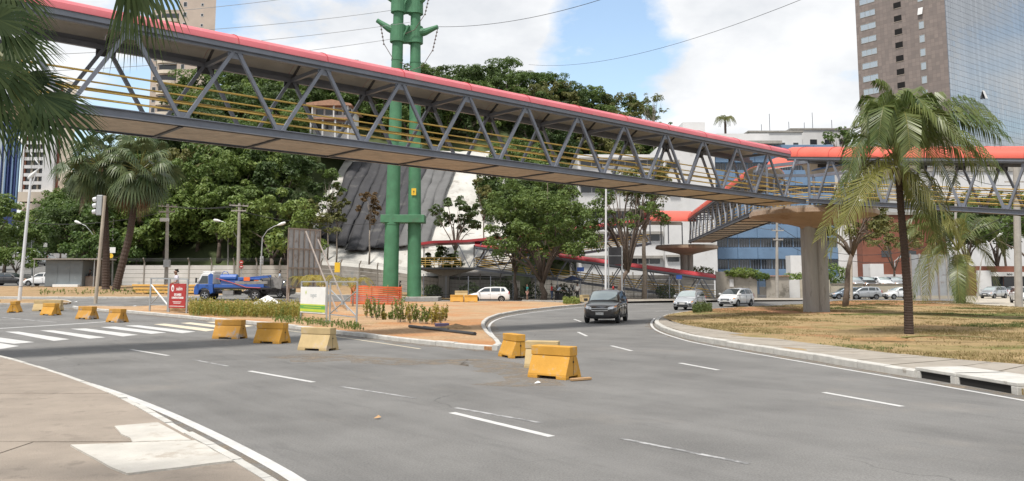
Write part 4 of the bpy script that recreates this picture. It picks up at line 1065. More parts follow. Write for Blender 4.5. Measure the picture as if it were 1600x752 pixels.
def right_wall():
    X = lambda px: P(px, 440, 101).x
    t = thing('boundary_wall', (X(1180), 101, 0), 'weathered concrete boundary wall with creepers and a dark gate, behind the white hatchback', 'wall')
    for (a, b, h, mname) in ((1119, 1148, 3.3, 'wall_weathered'), (1148.4, 1183, 3.15, 'wall_weathered'), (1197, 1233, 2.7, 'wall_weathered'), (1250, 1297, 2.3, 'wall_beige')):
        m = MB(); m.box(((X(a)+X(b))/2, 101.2, h/2), (X(b)-X(a), .3, h)); m.build('wall_face', MATS[mname], t, bevel=.03)
    m = MB()
    for k in range(9): x = X(1183.5)+k*(X(1196.5)-X(1183.5))/8; m.beam((x, 101.1, 0), (x, 101.1, 2.2), .05, .05)
    m.box((X(1190), 101.1, 2.2), (X(1197)-X(1183), .06, .08)); m.box((X(1190), 101.1, .2), (X(1197)-X(1183), .06, .08)); m.build('gate', MATS['steel_dark'], t)
    m = MB(); m.box((X(1241.5), 101.1, 1.15), (X(1250)-X(1233.4), .1, 2.3)); m.build('door', MATS['wall_panel_pale'], t, bevel=.02)
    m = MB(); m.box((X(1143), 101.02, 1.9), (.5, .03, .9)); m.build('notice', MATS['white_render'], t)
    m = MB(); m.box((X(1214), 101.2, 2.78), (X(1234)-X(1195), .7, .12)); m.build('tile_coping', MATS['roof_clay'], t)
right_wall()
# railings in front of the grey wall
def railing():
    t = thing('railing_fence', Gx(870, 98.8), 'tall dark bar railing behind the pavement and the people', 'fence')
    a, b = P(662, 440, 94.5).x, P(1062, 440, 94.5).x; Y = 94.5; z0 = .1; bars = MB(); x = a
    while x < b:
        bars.beam((x, Y, terrain(x, Y)+z0), (x, Y, terrain(x, Y)+2.5), .03, .03); x += .16
    o = bars.build('bars', MATS['steel_dark'], t); o['kind'] = 'stuff'
    for h in (.35, 2.35):
        m = MB(); m.beam((a, Y, terrain(a, Y)+h), (b, Y, h), .05, .05); m.build('rail', MATS['steel_dark'], t)
    k = 0; x = a
    while x < b: m = MB(); m.beam((x, Y, terrain(x, Y)), (x, Y, terrain(x, Y)+2.7), .09, .09); m.build('post', MATS['steel_grey'], t); x += 2.56
railing()
# ------------------------------------------------------------------ vegetation
leaf_mat('leaf_dark', (0.038, 0.072, 0.021), (0.102, 0.151, 0.041))
leaf_mat('leaf_mid', (0.059, 0.115, 0.027), (0.162, 0.224, 0.056))
leaf_mat('leaf_light', (0.106, 0.176, 0.035), (0.248, 0.311, 0.081))
leaf_mat('leaf_olive', (0.101, 0.118, 0.032), (0.228, 0.219, 0.074))
leaf_mat('leaf_rust', (0.110, 0.070, 0.030), (0.200, 0.130, 0.060))
leaf_mat('leaf_palm', (0.056, 0.098, 0.024), (0.188, 0.213, 0.066), .38, .3)
leaf_mat('leaf_palm_yellow', (0.130, 0.145, 0.035), (0.270, 0.250, 0.075), .4, .35)
leaf_mat('leaf_fan', (0.051, 0.087, 0.035), (0.144, 0.174, 0.075), .4, .25)
leaf_mat('leaf_near', (0.014, 0.032, 0.010), (0.068, 0.092, 0.030), .6, .3, .15)
leaf_mat('leaf_dead', (0.150, 0.085, 0.045), (0.260, 0.170, 0.100), .7, .2)
leaf_mat('weed_yellow', (0.202, 0.194, 0.039), (0.465, 0.388, 0.093))
leaf_mat('weed_green', (0.093, 0.155, 0.031), (0.264, 0.310, 0.078))
leaf_mat('grass_dry', (0.170, 0.135, 0.050), (0.300, 0.240, 0.110), .8, .2)
leaf_mat('grass_green', (0.055, 0.085, 0.020), (0.120, 0.150, 0.040), .7, .2)
M('bark', (.13, .10, .08), .95, .25, 4, .6, 20, dirt=((.22, .19, .165), 3, .6))
M('bark_pale', (.27, .23, .19), .95, .2, 4, .6, 20, dirt=((.16, .13, .10), 3, .56))
M('bark_palm', (.070, .048, .038), .95, .3, 9, .7, 16, stretch=(.6, .6, 4))
M('hill_soil', (.065, .085, .03), .95, .3, .3, .4, 5)
M('slope_concrete', (.47, .46, .43), .9, .14, .3, 1.0, 2.2, dirt=((.33, .31, .28), .45, .53))
M('geotextile', (.036, .036, .040), .8, .2, .4, .4, 4, dirt=((.085, .083, .08), .35, .58))
M('geotextile_pale', (.12, .12, .12), .85, .15, .5, .4, 4)
def rvec(): 
    while True:
        v = Vector((random.uniform(-1, 1), random.uniform(-1, 1), random.uniform(-1, 1)))
        if .05 < v.length < 1: return v.normalized()
def leaf_quad(vs, fs, c, n, s, asp=.5):
    t = n.cross(rvec()).normalized(); b = n.cross(t); i = len(vs)
    vs += [c-t*s, c-b*(s*asp)+n*(s*.12), c+t*s, c+b*(s*asp)+n*(s*.12)]; fs.append((i, i+1, i+2, i+3))
def crown_mesh(name, mat, nclump, nleaf, size, rx=1.0, rz=.8, cr=.34, flat=.0, hollow=.5, asp=.5, sub=3, low=-.55):
    """unit crown (radius about 1, centre at origin): clumps of separate leaves, gaps between the clumps"""
    vs = []; fs = []; cl = []
    while len(cl) < nclump:
        v = rvec(); r = random.uniform(hollow, 1)**.7
        if v.z < low: continue
        p = Vector((v.x*r*rx, v.y*r*rx, v.z*r*rz*(1-flat*(v.z < 0))))
        cl.append((p, cr*random.uniform(.62, 1.25)))
    per = nleaf//nclump
    for p, r in cl:
        subs = [(p+rvec()*r*random.uniform(.25, .85), r*random.uniform(.35, .6)) for _ in range(sub)]
        for k in range(per):
            q, rr = random.choice(subs); v = rvec()
            if v.z < -.35 and random.random() < .75: v.z = -v.z
            c = q+Vector((v.x, v.y, v.z*.75))*rr*random.uniform(.7, 1.08)
            n = (v*.7+rvec()*.7+Vector((0, 0, .45))).normalized(); leaf_quad(vs, fs, c, n, size*random.uniform(.6, 1.35), asp)
    m = MB(); m.add(vs, fs); return m.mesh(name, MATS[mat]), cl
def trunk_mesh(name, cl, R, cz, H, r0, mat='bark', lean=(0, 0), nb=7, fork=.45):
    """tapered trunk from z=0 with limbs to the clumps of a crown of radius R centred at height cz"""
    m = MB(); hf = H*fork; top = Vector((lean[0], lean[1], hf))
    m.tube([Vector((0, 0, -.3)), Vector((lean[0]*.2+.03*R, lean[1]*.2, hf*.35)), Vector((lean[0]*.6-.02*R, lean[1]*.6, hf*.7)), top], [r0*1.25, r0, r0*.85, r0*.75], 8)
    for p, r in random.sample(cl, min(nb, len(cl))):
        e = Vector((p.x*R+lean[0], p.y*R+lean[1], cz+p.z*R*.9)); mid = top.lerp(e, .5)+Vector((random.uniform(-.1, .1)*R, random.uniform(-.1, .1)*R, .1*R))
        m.tube([top-Vector((0, 0, r0)), top.lerp(mid, .5)+Vector((0, 0, .05*R)), mid, e], [r0*.6, r0*.42, r0*.3, r0*.1], 5)
        for _ in range(2):
            e2 = mid.lerp(e, .5)+rvec()*R*.3; m.tube([mid, mid.lerp(e2, .5)+Vector((0, 0, .03*R)), e2], [r0*.25, r0*.16, r0*.06], 4)
    return m.mesh(name, MATS[mat], True)
def plant_tree(name, loc, cm, tm, R, cz, label, group=None, rz=None, cat='tree', sz=1.0, jit=True):
    t = thing(name, loc, label, cat, group, random.uniform(0, 6.3) if rz is None else rz)
    inst('trunk', tm, t)
    c = inst('crown', cm, t, (0, 0, cz)); c.scale = (R, R, R*sz)
    return t
# ---- the hill behind the wall
SKY = [(-200, 345), (60, 335), (108, 308), (140, 285), (200, 240), (255, 190), (300, 135), (335, 108), (420, 100), (560, 108), (690, 112), (740, 98), (790, 94), (835, 102), (880, 120), (920, 128), (955, 142), (1000, 172), (1045, 190), (1100, 230), (1300, 330)]
def lerp_list(l, x):
    if x <= l[0][0]: return l[0][1]
    for (a, p), (b, q) in zip(l, l[1:]):
        if x <= b: return p+(q-p)*(x-a)/(b-a)
    return l[-1][1]
YF = [(100, 96), (190, 93), (440, 92.5), (600, 101.5), (790, 104), (900, 152), (1100, 155)]
YC = [(100, 150), (300, 165), (780, 165), (900, 185), (1100, 190)]
def hill_pt(px, t):
    yf, yc = lerp_list(YF, px), lerp_list(YC, px); Y = yf+(yc-yf)*t; x = Y*(px-800)*cos(PITCH)/F
    z0 = terrain(x*yf/Y, yf)+.2; zc = max(z0+1, P(px, lerp_list(SKY, px), yc).z-7.5)
    z = z0+(zc-z0)*t**.85
    if 440 < px < 800 and t < .6: z -= 5.0*sstep(440, 470, px)*(1-sstep(770, 800, px))*(1-sstep(.45, .6, t))
    return Vector((x, Y, z))
def hill():
    m = MB(); pxs = [102+15*i for i in range(76)]; ts = [i/16 for i in range(17)]
    vs = [hill_pt(px, t) for t in ts for px in pxs]; n = len(pxs)
    back = [hill_pt(px, 1)+Vector((0, 40, -14)) for px in pxs]; vs += back; T = len(ts)+1
    m.add(vs, [(j*n+i, j*n+i+1, (j+1)*n+i+1, (j+1)*n+i) for j in range(T-1) for i in range(n-1)])
    o = m.build('hill', MATS['hill_soil'], smooth=True, origin=False); o['kind'] = 'structure'
hill()
# ---- sprayed concrete slope and its dark sheets
SY = [(232, 137), (262, 131), (395, 106.2), (415, 104), (432, 102.6)]
def slope_pt(px, py, out=0):
    Y = lerp_list(SY, py); p = P(px, py, Y)
    return p+Vector((0, -.78, .62))*out
NZ = __import__('mathutils').noise.noise
def crumple(px, py): return .55*NZ(Vector((px*.03, py*.035, 1)))+.30*NZ(Vector((px*.08, py*.09, 4)))+.14*NZ(Vector((px*.2, py*.22, 9)))
def slope():
    m = MB(); rows = [236+7*j for j in range(29)]; n = 40; vs = []
    for py in rows:
        k = (py-236)/(432-236); a = max(466, 548-118*k); b = 800
        for i in range(n+1): vs.append(slope_pt(a+(b-a)*i/n, py, .05+.6*crumple(a+(b-a)*i/n, py)))
    m.add(vs, [(j*(n+1)+i, (j+1)*(n+1)+i, (j+1)*(n+1)+i+1, j*(n+1)+i+1) for j in range(len(rows)-1) for i in range(n)])
    o = m.build('concrete_slope', MATS['slope_concrete'], smooth=True); o['kind'] = 'structure'
    t = thing('slope_cover', slope_pt(590, 395), 'dark sheets draped in strips over the pale slope behind the green tower', 'slope cover')
    N = 11; m = MB(); vs = []
    for r in range(13):
        k = r/12
        for c in range(13): f = c/12; vs.append(slope_pt((556+155*f)*(1-k)+(500+164*f)*k, 258-5*f+(380-258+7*f)*k, .42+.7*0+crumple((556+155*f)*(1-k)+(500+164*f)*k, 258-5*f+(380-258+7*f)*k)))
    m.add(vs, [(r*13+c, (r+1)*13+c, (r+1)*13+c+1, r*13+c+1) for r in range(12) for c in range(12)]); m.build('under_sheet', MATS['geotextile'], t, smooth=True)
    for i in range(N):
        xb0, xb1 = 492+176*i/N, 492+176*(i+1)/N; xt0, xt1 = 552+165*i/N, 552+165*(i+1)/N
        yb = (374, 384, 386, 396, 398, 393, 394, 391, 392, 387, 388)[i]+random.uniform(-2, 2); yt = 258-i*.5
        rows2 = 22; vs = []
        for r in range(rows2+1):
            k = r/rows2; py = yt+(yb-yt)*k
            for c in range(5):
                f = c/4; px = (xt0+(xt1-xt0)*f)*(1-k)+(xb0+(xb1-xb0)*f)*k
                if c in (0, 4): px += 4.0*NZ(Vector((i+(c == 4), py*.035, 20)))
                vs.append(slope_pt(px, py, .66+.08*sin(f*pi)+crumple(px, py)))
        m = MB(); m.add(vs, [(r*5+c, (r+1)*5+c, (r+1)*5+c+1, r*5+c+1) for r in range(rows2) for c in range(4)])
        o = m.build('sheet', MATS['geotextile' if i < 8 else 'geotextile_pale'], t, smooth=True); s = o.modifiers.new('s', 'SOLIDIFY'); s.thickness = .12; s.offset = 0
slope()
# ---- crown stock for the hill
stock = []
for i, (mt, nc, nl, sz, cr, rz_) in enumerate((('leaf_dark', 38, 8000, .042, .32, .85), ('leaf_mid', 34, 7600, .043, .33, .75), ('leaf_light', 32, 7600, .043, .32, .62), ('leaf_olive', 32, 7000, .040, .31, .8), ('leaf_mid', 44, 8000, .040, .27, .95), ('leaf_dark', 30, 7000, .045, .36, .7))):
    cm, cl = crown_mesh('crown', mt, nc, nl, sz, 1, rz_, cr); tm = trunk_mesh('trunk', cl, 4.2, 6.2, 6.5, .2, 'bark', nb=6)
    stock.append((cm, tm))
HL = ['dense dark green tree on the wooded hill behind the bridge', 'mid green rounded tree on the wooded hill behind the bridge', 'bright green broad tree on the wooded hill behind the bridge', 'olive brown tree on the wooded hill behind the bridge', 'tall leafy green tree on the wooded hill behind the bridge', 'flat-topped dark tree on the wooded hill behind the bridge']
def cover_tree():
    rnd = random.Random(5); n = 0
    for row in range(9):
        t = (row+.3)/8.6
        px = 112+rnd.uniform(0, 20)
        while px < 1060:
            tt = min(1, max(.0, t+rnd.uniform(-.05, .05))); pxx = px+rnd.uniform(-9, 9); p = hill_pt(pxx, tt); px += rnd.uniform(30, 44)*(1.1 if row < 2 else 1)
            pybase = 440-(p.z-CAM_Z)/p.y*F
            if lerp_list(SKY, pxx) > 300 and row > 2: continue
            if 452 < pxx < 800 and p.y < 140: continue
            if 400 < pxx < 470 and p.y < 112 and row > 0: pass
            if 455 < pxx < 570 and p.y < 146 and pybase-100 < 175: continue
            if pxx > 890 and row < 3: continue
            k = rnd.choice((0, 0, 1, 1, 2, 3, 4, 4, 5) if row > 1 else (1, 2, 2, 1, 4, 0))
            if pxx > 860: k = rnd.choice((0, 3, 3, 5, 4))
            R = rnd.uniform(4.0, 6.0)*(1 if row else .95)
            cm, tm = stock[k]; c = R*.62+rnd.uniform(.6, 2.0)
            tr = thing('hillside_tree', p, HL[k], 'tree', 'trees covering the hill', rnd.uniform(0, 6.3))
            inst('trunk', tm, tr, (0, 0, 0)).scale = (R/4.2, R/4.2, c/6.2)
            o = inst('crown', cm, tr, (0, 0, c)); o.scale = (R*rnd.uniform(.9, 1.15), R*rnd.uniform(.9, 1.15), R*rnd.uniform(.9, 1.2)); n += 1
    return n
cover_tree()
# ---- low trees at the left road and in front of the hill
for i, (px, Y, R, c, k, lab) in enumerate(((6, 112, 5.0, 6.3, 2, 'bright green tree at the left edge beside the uphill road'), (-26, 104, 5.5, 6.5, 1, 'larger mid green tree cut by the left picture edge'), (24, 100, 2.6, 2.8, 2, 'low light green tree behind the dark sedan on the left'),
        (118, 122, 4.6, 5.2, 4, 'leafy tree overhanging the uphill road, behind the kiosk'), (140, 106, 4.0, 5.4, 2, 'light green tree behind the traffic light'), (92, 190, 4.0, 4.5, 0, 'dark tree at the top of the uphill road'), (70, 200, 3.4, 3.0, 1, 'rounded tree left of the road top'), (22, 190, 4.0, 3.6, 5, 'dark broad tree below the white apartment block'), (-40, 130, 4.5, 4.0, 0, 'dark tree low at the far left under the blue block'))):
    g = Gx(px, Y); cm, tm = stock[k]
    t = thing('roadside_tree', g, lab, 'tree', None, random.uniform(0, 6)); inst('trunk', tm, t).scale = (R/4.2, R/4.2, c/6.2); inst('crown', cm, t, (0, 0, c)).scale = (R, R, R*.9)
for i, (px, py, Y, R, k, lab) in enumerate(((1508, 352, 125, 5.5, 0, 'dark dense tree behind the small palm and shop'), (1555, 360, 128, 6.5, 5, 'broad dark tree above the shop roof'), (1610, 350, 118, 6.0, 1, 'green tree behind the concrete pole at the right edge'), (1478, 362, 135, 4.5, 4, 'leafy tree beside the brick building'), (1565, 330, 140, 5.0, 2, 'light green treetop below the white hall'), (1395, 372, 112, 3.6, 3, 'olive tree behind the tall palm trunk'))):
    p = P(px, py, Y); cm, tm = stock[k]
    t = thing('tree', (p.x, p.y, 0), lab, 'tree', None, random.uniform(0, 6)); inst('trunk', tm, t).scale = (R/4.2, R/4.2, p.z/6.2); inst('crown', cm, t, (0, 0, p.z)).scale = (R, R, R*.85)
# ---- individual trees near the junction
def own_tree(name, label, base, R, cz, mat, nclump, nleaf, size, rz=.75, cr=.3, r0=.25, bark='bark', hollow=.45, fork=.4, lean=(0, 0), asp=.5, nb=9, flat=0, low=-.55):
    cm, cl = crown_mesh('crown', mat, nclump, nleaf, size/R, 1, rz, cr, hollow=hollow, asp=asp, flat=flat, low=low)
    tm = trunk_mesh('trunk', cl, R, cz, cz, r0, bark, lean, nb, fork)
    t = thing(name, base, label, 'tree', None); inst('trunk', tm, t); c = inst('crown', cm, t, (lean[0], lean[1], cz)); c.scale = (R, R, R); return t
b = Gx(848, 90.0); own_tree('street_tree', 'large round dark green tree shading the people on the pavement', b, 6.7, P(848, 350, 90).z, 'leaf_mid', 100, 30000, .15, .84, .22, .34, 'bark', .30, .26, nb=16, low=-.8)
b = Gx(805, 93); own_tree('street_tree', 'lower tree filling the left side of the big round tree', b, 4.2, P(805, 345, 93).z, 'leaf_dark', 30, 6000, .17, .9, .3, .2, 'bark', .4, .35)
b = Gx(962, 92.0); own_tree('street_tree', 'sparse tree with thin branches behind the white pole', b, 4.7, P(985, 330, 92).z, 'leaf_mid', 54, 9000, .15, 1.05, .22, .28, 'bark', .4, .34, (1.4, 0), nb=18)
b = Gx(1006, 94.5); own_tree('street_tree', 'brown-trunked tree with yellowing crown left of the farther pillar', b, 3.6, P(1010, 290, 94).z, 'leaf_olive', 34, 5500, .15, .9, .26, .26, 'bark_pale', .4, .62, (.2, 0), nb=12)
b = hill_pt(712, .02); own_tree('slope_tree', 'dark leafy young tree against the pale concrete slope', (b.x, 103.2, 2.0), 3.2, 8.0, 'leaf_dark', 30, 4200, .18, .95, .27, .16, 'bark', .4, .5, nb=10)
b = P(690, 404, 101.8); own_tree('shrub', 'bushy shrub behind the ramp landing rails', (b.x, 101.9, 1.5), 2.1, 3.0, 'leaf_mid', 22, 2600, .17, .8, .36, .1, 'bark', .3, .3)
for px, py0, py1, R, mt, lab in ((527, 410, 318, 1.7, 'leaf_olive', 'slender tree with ivy standing before the dark sheets, left'), (578, 408, 322, 1.5, 'leaf_rust', 'thin half-dry tree left of the green tower'), (513, 405, 290, 2.0, 'leaf_mid', 'tall thin leafy tree beside the pale slope edge'), (756, 402, 300, 1.6, 'leaf_olive', 'thin pale-stemmed tree at the slope, right of the tower')):
    p = slope_pt(px, py0, .2); c = P(px, py1, p.y-1)
    own_tree('slope_tree', lab, p-Vector((0, .4, .3)), R, c.z-p.z, mt, 18, 1900, .17, 1.6, .36, .10, 'bark_pale', .3, .6, nb=8, low=-.9)
for px, Y, R, mt, lab in ((470, 97, 3.6, 'leaf_olive', 'olive tree standing over the dark sheets beside the house'), (446, 96, 3.2, 'leaf_mid', 'leafy tree directly behind the billboard')):
    g = Gx(px, Y); own_tree('slope_tree', lab, g, R, 6.8 if px > 455 else 4.6, mt, 24, 2600, .2, 1.0, .3, .18, 'bark', .4, .5, nb=9)
b = Gx(1318, 66.5); own_tree('small_tree', 'dark-trunked tree between the big pillar and the tall palm', b, 3.4, 7.0, 'leaf_olive', 34, 5200, .14, .75, .26, .23, 'bark', .5, .62, (.9, .3), nb=14)
b = P(1308, 217, 150); own_tree('roof_tree', 'small rounded tree showing above the orange canopy', (b.x, 150, 0), 3.0, b.z, 'leaf_mid', 22, 2000, .2, .6, .32, .2, 'bark', .4, .85)
b = P(1020, 172, 172); own_tree('hill_tree', 'thin feathery tree standing out on the right end of the hill', (b.x, 172, b.z-9), 3.6, 9, 'leaf_olive', 22, 1100, .2, .9, .24, .15, 'bark_pale', .5, .5, nb=14)
# hedges and creepers by the right wall
def bush(name, label, cat, c, rx, ry, rz, n, size, mat):
    vs = []; fs = []
    for _ in range(n):
        v = rvec(); k = random.uniform(.75, 1.05)*(1+.25*sin(v.x*9+c[0])*sin(v.z*7+v.y*5)); q = Vector((c[0]+v.x*rx*k, c[1]+v.y*ry*k, c[2]+v.z*rz*k))
        leaf_quad(vs, fs, q, (v+rvec()*.85).normalized(), size*random.uniform(.6, 1.3))
    m = MB(); m.add(vs, fs); o = m.build(name, MATS[mat]); tag(o, label, cat); return o
X101 = lambda px: P(px, 440, 101).x
bush('creeper', 'green creeper spilling over the weathered wall above the white hatchback', 'creeper', ((X101(1138)+X101(1182))/2, 100.9, 3.15), 2.0, .5, .55, 1500, .14, 'leaf_light')
bush('creeper', 'creeper over the top of the dark gate', 'creeper', (X101(1190), 100.9, 2.7), 1.0, .5, .4, 700, .14, 'leaf_mid')
bush('hedge', 'clipped green hedge along the wall before the blue office', 'hedge', ((X101(1238)+X101(1262))/2, 102.4, 2.3), 2.0, .9, .8, 1600, .14, 'leaf_light')
bush('hedge', 'square yellow-green hedge above the retaining wall', 'hedge', (P(1300, 440, 103).x, 103.6, 3.0), 2.2, .8, 1.3, 1800, .14, 'leaf_light')
bush('shrub', 'dry shrub on top of the grey wall beside the farther pillar', 'shrub', (P(1095, 440, 103).x, 103.2, 3.2), 1.7, .6, .7, 800, .14, 'leaf_olive')
for i, (px, s) in enumerate(((676, .8), (735, 1.0), (785, 1.2), (830, 1.0), (880, .9), (1040, .9))):
    g = Gx(px, 96.5); bush('shrub', 'dark shrub growing against the railings behind the pavement', 'shrub', (g.x, g.y, g.z+.9*s), 1.3*s, .8, 1.0*s, 700, .14, 'leaf_dark')['group'] = 'shrubs along the railing'
# ---- palms
def frond(parent, base, mid, tip, ll, n=46, mat='leaf_palm', droop=.45, w=.045, r=.035, name='frond', side=None, gap=.12, curl=0):
    """one feather leaf: a curved rib with a row of drooping leaflets on each side"""
    m = MB(); base, mid, tip = Vector(base), Vector(mid), Vector(tip)
    c = mid*2-(base+tip)*.5
    B = lambda t: base*(1-t)**2+c*2*t*(1-t)+tip*t*t
    pts = [B(i/14) for i in range(15)]
    vs = []; fs = []; up = Vector((0, 0, 1))
    for i in range(n):
        t = gap+(1-gap)*(i+.5)/n; p = B(t); d = (B(min(1, t+.02))-B(t-.02)).normalized(); s0 = d.cross(up)
        if s0.length < .05: s0 = Vector((1, 0, 0))
        s0.normalize(); nn = s0.cross(d)
        L_ = ll*(.45+1.1*sin(pi*min(1, .12+t*.86))**.7*.55)*random.uniform(.88, 1.08)
        for sg in (-1, 1):
            dirv = (s0*sg*.85+d*(.55+.35*t)+nn*random.uniform(-.06, .22)).normalized()
            e1 = p+dirv*L_*.5; e2 = e1+(dirv*(1-droop)+Vector((0, 0, -droop*random.uniform(.7, 1.3)))).normalized()*L_*.5
            wd = (d*w*.5); k = len(vs)
            vs += [p-wd*.5, p+wd*.5, e1+wd, e1-wd, e2]; fs += [(k, k+1, k+2, k+3), (k+3, k+2, k+4)]
    m.add(vs, fs); o = m.build(name, MATS[mat], parent)
    rb = MB(); rb.tube(pts, [r*(1-.85*i/14) for i in range(15)], 5); rb.build('rib', MATS['leaf_palm_yellow'], o)
    return o
def palm_trunk(parent, pts, r0, r1, rings=40):
    m = MB(); pts = [Vector(p) for p in pts]; path = []
    def cr(t):
        k = t*(len(pts)-1); i = min(int(k), len(pts)-2); f = k-i; return pts[i].lerp(pts[i+1], f)
    rs = []
    for i in range(rings*2+1):
        t = i/(rings*2); path.append(cr(t)); rs.append((r0+(r1-r0)*t)*(1.05 if i % 2 else .95)*(1.25 if t < .03 else 1))
    m.tube(path, rs, 10); return m.build('trunk', MATS['bark_palm'], parent)
def coco():
    b = G(1420, 521, .115); b.z = .1; Y = b.y
    t = thing('coconut_palm', b, 'tall coconut palm with drooping fronds on the right grass island', 'palm')
    q = lambda px, py, dy=0: P(px, py, Y+dy)
    palm_trunk(t, [b-Vector((0, 0, .2)), q(1419, 470), q(1414, 400), q(1408, 330), q(1403, 262)], .175, .12, 60)
    hub = q(1402, 258)
    # (mid, tip, depth of mid, depth of tip, leaflet length, material)
    for mx, my, tx, ty, d1, d2, ll, mt in ((1352, 262, 1283, 372, -.8, -1.4, .95, 'leaf_palm_yellow'), (1368, 268, 1318, 352, -1.5, -2.4, .9, 'leaf_palm_yellow'), (1350, 290, 1296, 395, .2, .3, .85, 'leaf_palm_yellow'), (1448, 292, 1505, 385, -1.1, -1.7, .95, 'leaf_palm_yellow'), (1432, 305, 1462, 378, .5, .8, .8, 'leaf_palm'),
            (1470, 190, 1562, 212, -.3, -.2, .9, 'leaf_palm'), (1462, 200, 1555, 262, -1.0, -1.6, .9, 'leaf_palm'), (1455, 168, 1530, 172, 1.0, 1.8, .85, 'leaf_palm'), (1440, 175, 1508, 235, -1.5, -2.6, .8, 'leaf_palm'),
            (1398, 168, 1372, 128, .2, .3, .5, 'leaf_palm'), (1412, 165, 1430, 140, .8, 1.8, .7, 'leaf_palm'), (1372, 170, 1345, 250, .4, .5, .8, 'leaf_palm'), (1385, 165, 1372, 232, -1.3, -2.0, .75, 'leaf_palm'), (1362, 190, 1338, 290, 1.2, 2.0, .8, 'leaf_palm'),
            (1412, 175, 1424, 262, -1.6, -2.6, .75, 'leaf_palm'), (1398, 190, 1392, 150, .9, 2.2, .6, 'leaf_palm'), (1430, 180, 1462, 150, .3, .3, .7, 'leaf_palm'), (1440, 215, 1490, 290, 1.4, 2.4, .8, 'leaf_palm'), (1466, 180, 1548, 190, .6, 1.0, .9, 'leaf_palm'), (1460, 215, 1535, 268, .3, .4, .9, 'leaf_palm'), (1352, 215, 1322, 300, -.6, -1.0, .8, 'leaf_palm'), (1378, 158, 1352, 190, -.6, -1.2, .7, 'leaf_palm'), (1425, 158, 1452, 190, -.9, -1.8, .75, 'leaf_palm'), (1436, 300, 1482, 392, -.3, -.5, .9, 'leaf_palm')):
        frond(t, hub, q(mx, my, d1), q(tx, ty, d2), ll*1.65, 66, mt, .66, .068)
    m = MB()
    for k in range(7):
        a = k*2.4; p = hub+Vector((.18*cos(a), .18*sin(a), -.12)); m.tube([p, p+Vector((.12*cos(a), .12*sin(a), -.25)), p+Vector((.1*cos(a), .1*sin(a), -.5))], [.05, .04, .01], 5)
    m.build('old_stalks', MATS['leaf_dead'], t)
    m = MB(); p = q(1404, 280, -.35); m.tube([p+Vector((0, 0, .35)), p+Vector((.02, 0, .1)), p-Vector((0, 0, .25))], [.05, .11, .02], 6); m.build('flower_sheath', MATS['bark_pale'], t)
coco()
def bush_palm():
    Y = 76; g = Gx(1500, Y); t = thing('coconut_palm', (g.x, Y, .1), 'low thick palm with hanging fronds near the parked silver hatchback', 'palm')
    q = lambda px, py, dy=0: P(px, py, Y+dy)
    palm_trunk(t, [(g.x, Y, 0), q(1500, 440), q(1497, 398)], .42, .32, 16); hub = q(1497, 392)
    for mx, my, tx, ty, d1, d2, ll, mt in ((1455, 392, 1425, 470, -.5, -.8, 1.3, 'leaf_palm'), (1462, 402, 1445, 478, -1.8, -2.4, 1.3, 'leaf_palm_yellow'), (1508, 420, 1518, 478, -1.6, -2.2, 1.5, 'leaf_palm_yellow'), (1496, 425, 1500, 474, -1.9, -2.6, 1.3, 'leaf_palm'), (1540, 352, 1572, 400, -.5, -.5, 1.3, 'leaf_palm'), (1530, 345, 1555, 350, 1.2, 2.4, 1.2, 'leaf_palm'),
            (1450, 350, 1405, 385, -.6, -.8, 1.3, 'leaf_palm'), (1455, 340, 1412, 352, 1.0, 1.6, 1.3, 'leaf_palm'), (1480, 330, 1455, 300, .5, .5, 1.1, 'leaf_palm'), (1510, 335, 1525, 300, .5, .6, 1.1, 'leaf_palm'), (1488, 345, 1440, 402, -2.0, -2.6, 1.2, 'leaf_palm_yellow'), (1525, 372, 1560, 450, .2, .4, 1.2, 'leaf_palm')):
        frond(t, hub, q(mx, my, d1), q(tx, ty, d2), ll*1.25, 60, mt, .6, .10, .07)
bush_palm()
def sky_palm():
    Y = 150; p = P(1133, 190, Y); t = thing('coconut_palm', (p.x, Y, 0), 'distant palm crown rising over the roofs beside the white building', 'palm')
    palm_trunk(t, [(p.x, Y, 0), p], .3, .2, 12)
    for k in range(13):
        a = k*2.399; l = 2.1; r = random.uniform(.7, 1.1)
        frond(t, p, p+Vector((cos(a)*l*.55*r, sin(a)*l*.5, .9*r)), p+Vector((cos(a)*l, sin(a)*l, -.5*r)), .8, 16, 'leaf_olive', .5, .12, .05)
sky_palm()
def fan_leaf(m, hub, axis, nrm, R, nseg, spread=2.6, wid=.5, droop=.25, fold=.0, split=.55):
    """one fan leaf: pleated blades radiating from the hub"""
    axis = axis.normalized(); side = axis.cross(nrm).normalized(); nn = side.cross(axis)
    for i in range(nseg):
        a = spread*((i+.5)/nseg-.5); d = axis*cos(a)+side*sin(a); L_ = R*(.72+.28*cos(a))*random.uniform(.92, 1.06)
        t = d.cross(nn).normalized(); w = L_*spread/nseg*wid; k = len(m.v)
        z = Vector((0, 0, -1)); p1 = hub+d*L_*split+nn*(.03*R*(1 if i % 2 else -1))+z*droop*L_*.10; p2 = hub+d*L_*(split+.27)+z*droop*L_*.38; p3 = hub+d*L_*.93+z*droop*L_*.95
        vs = [hub-t*w*.12, hub+t*w*.12, p1+t*w, p1-t*w, p2+t*w*.62, p2-t*w*.62, p3]
        m.add(vs, [(0, 1, 2, 3), (3, 2, 4, 5), (5, 4, 6)])
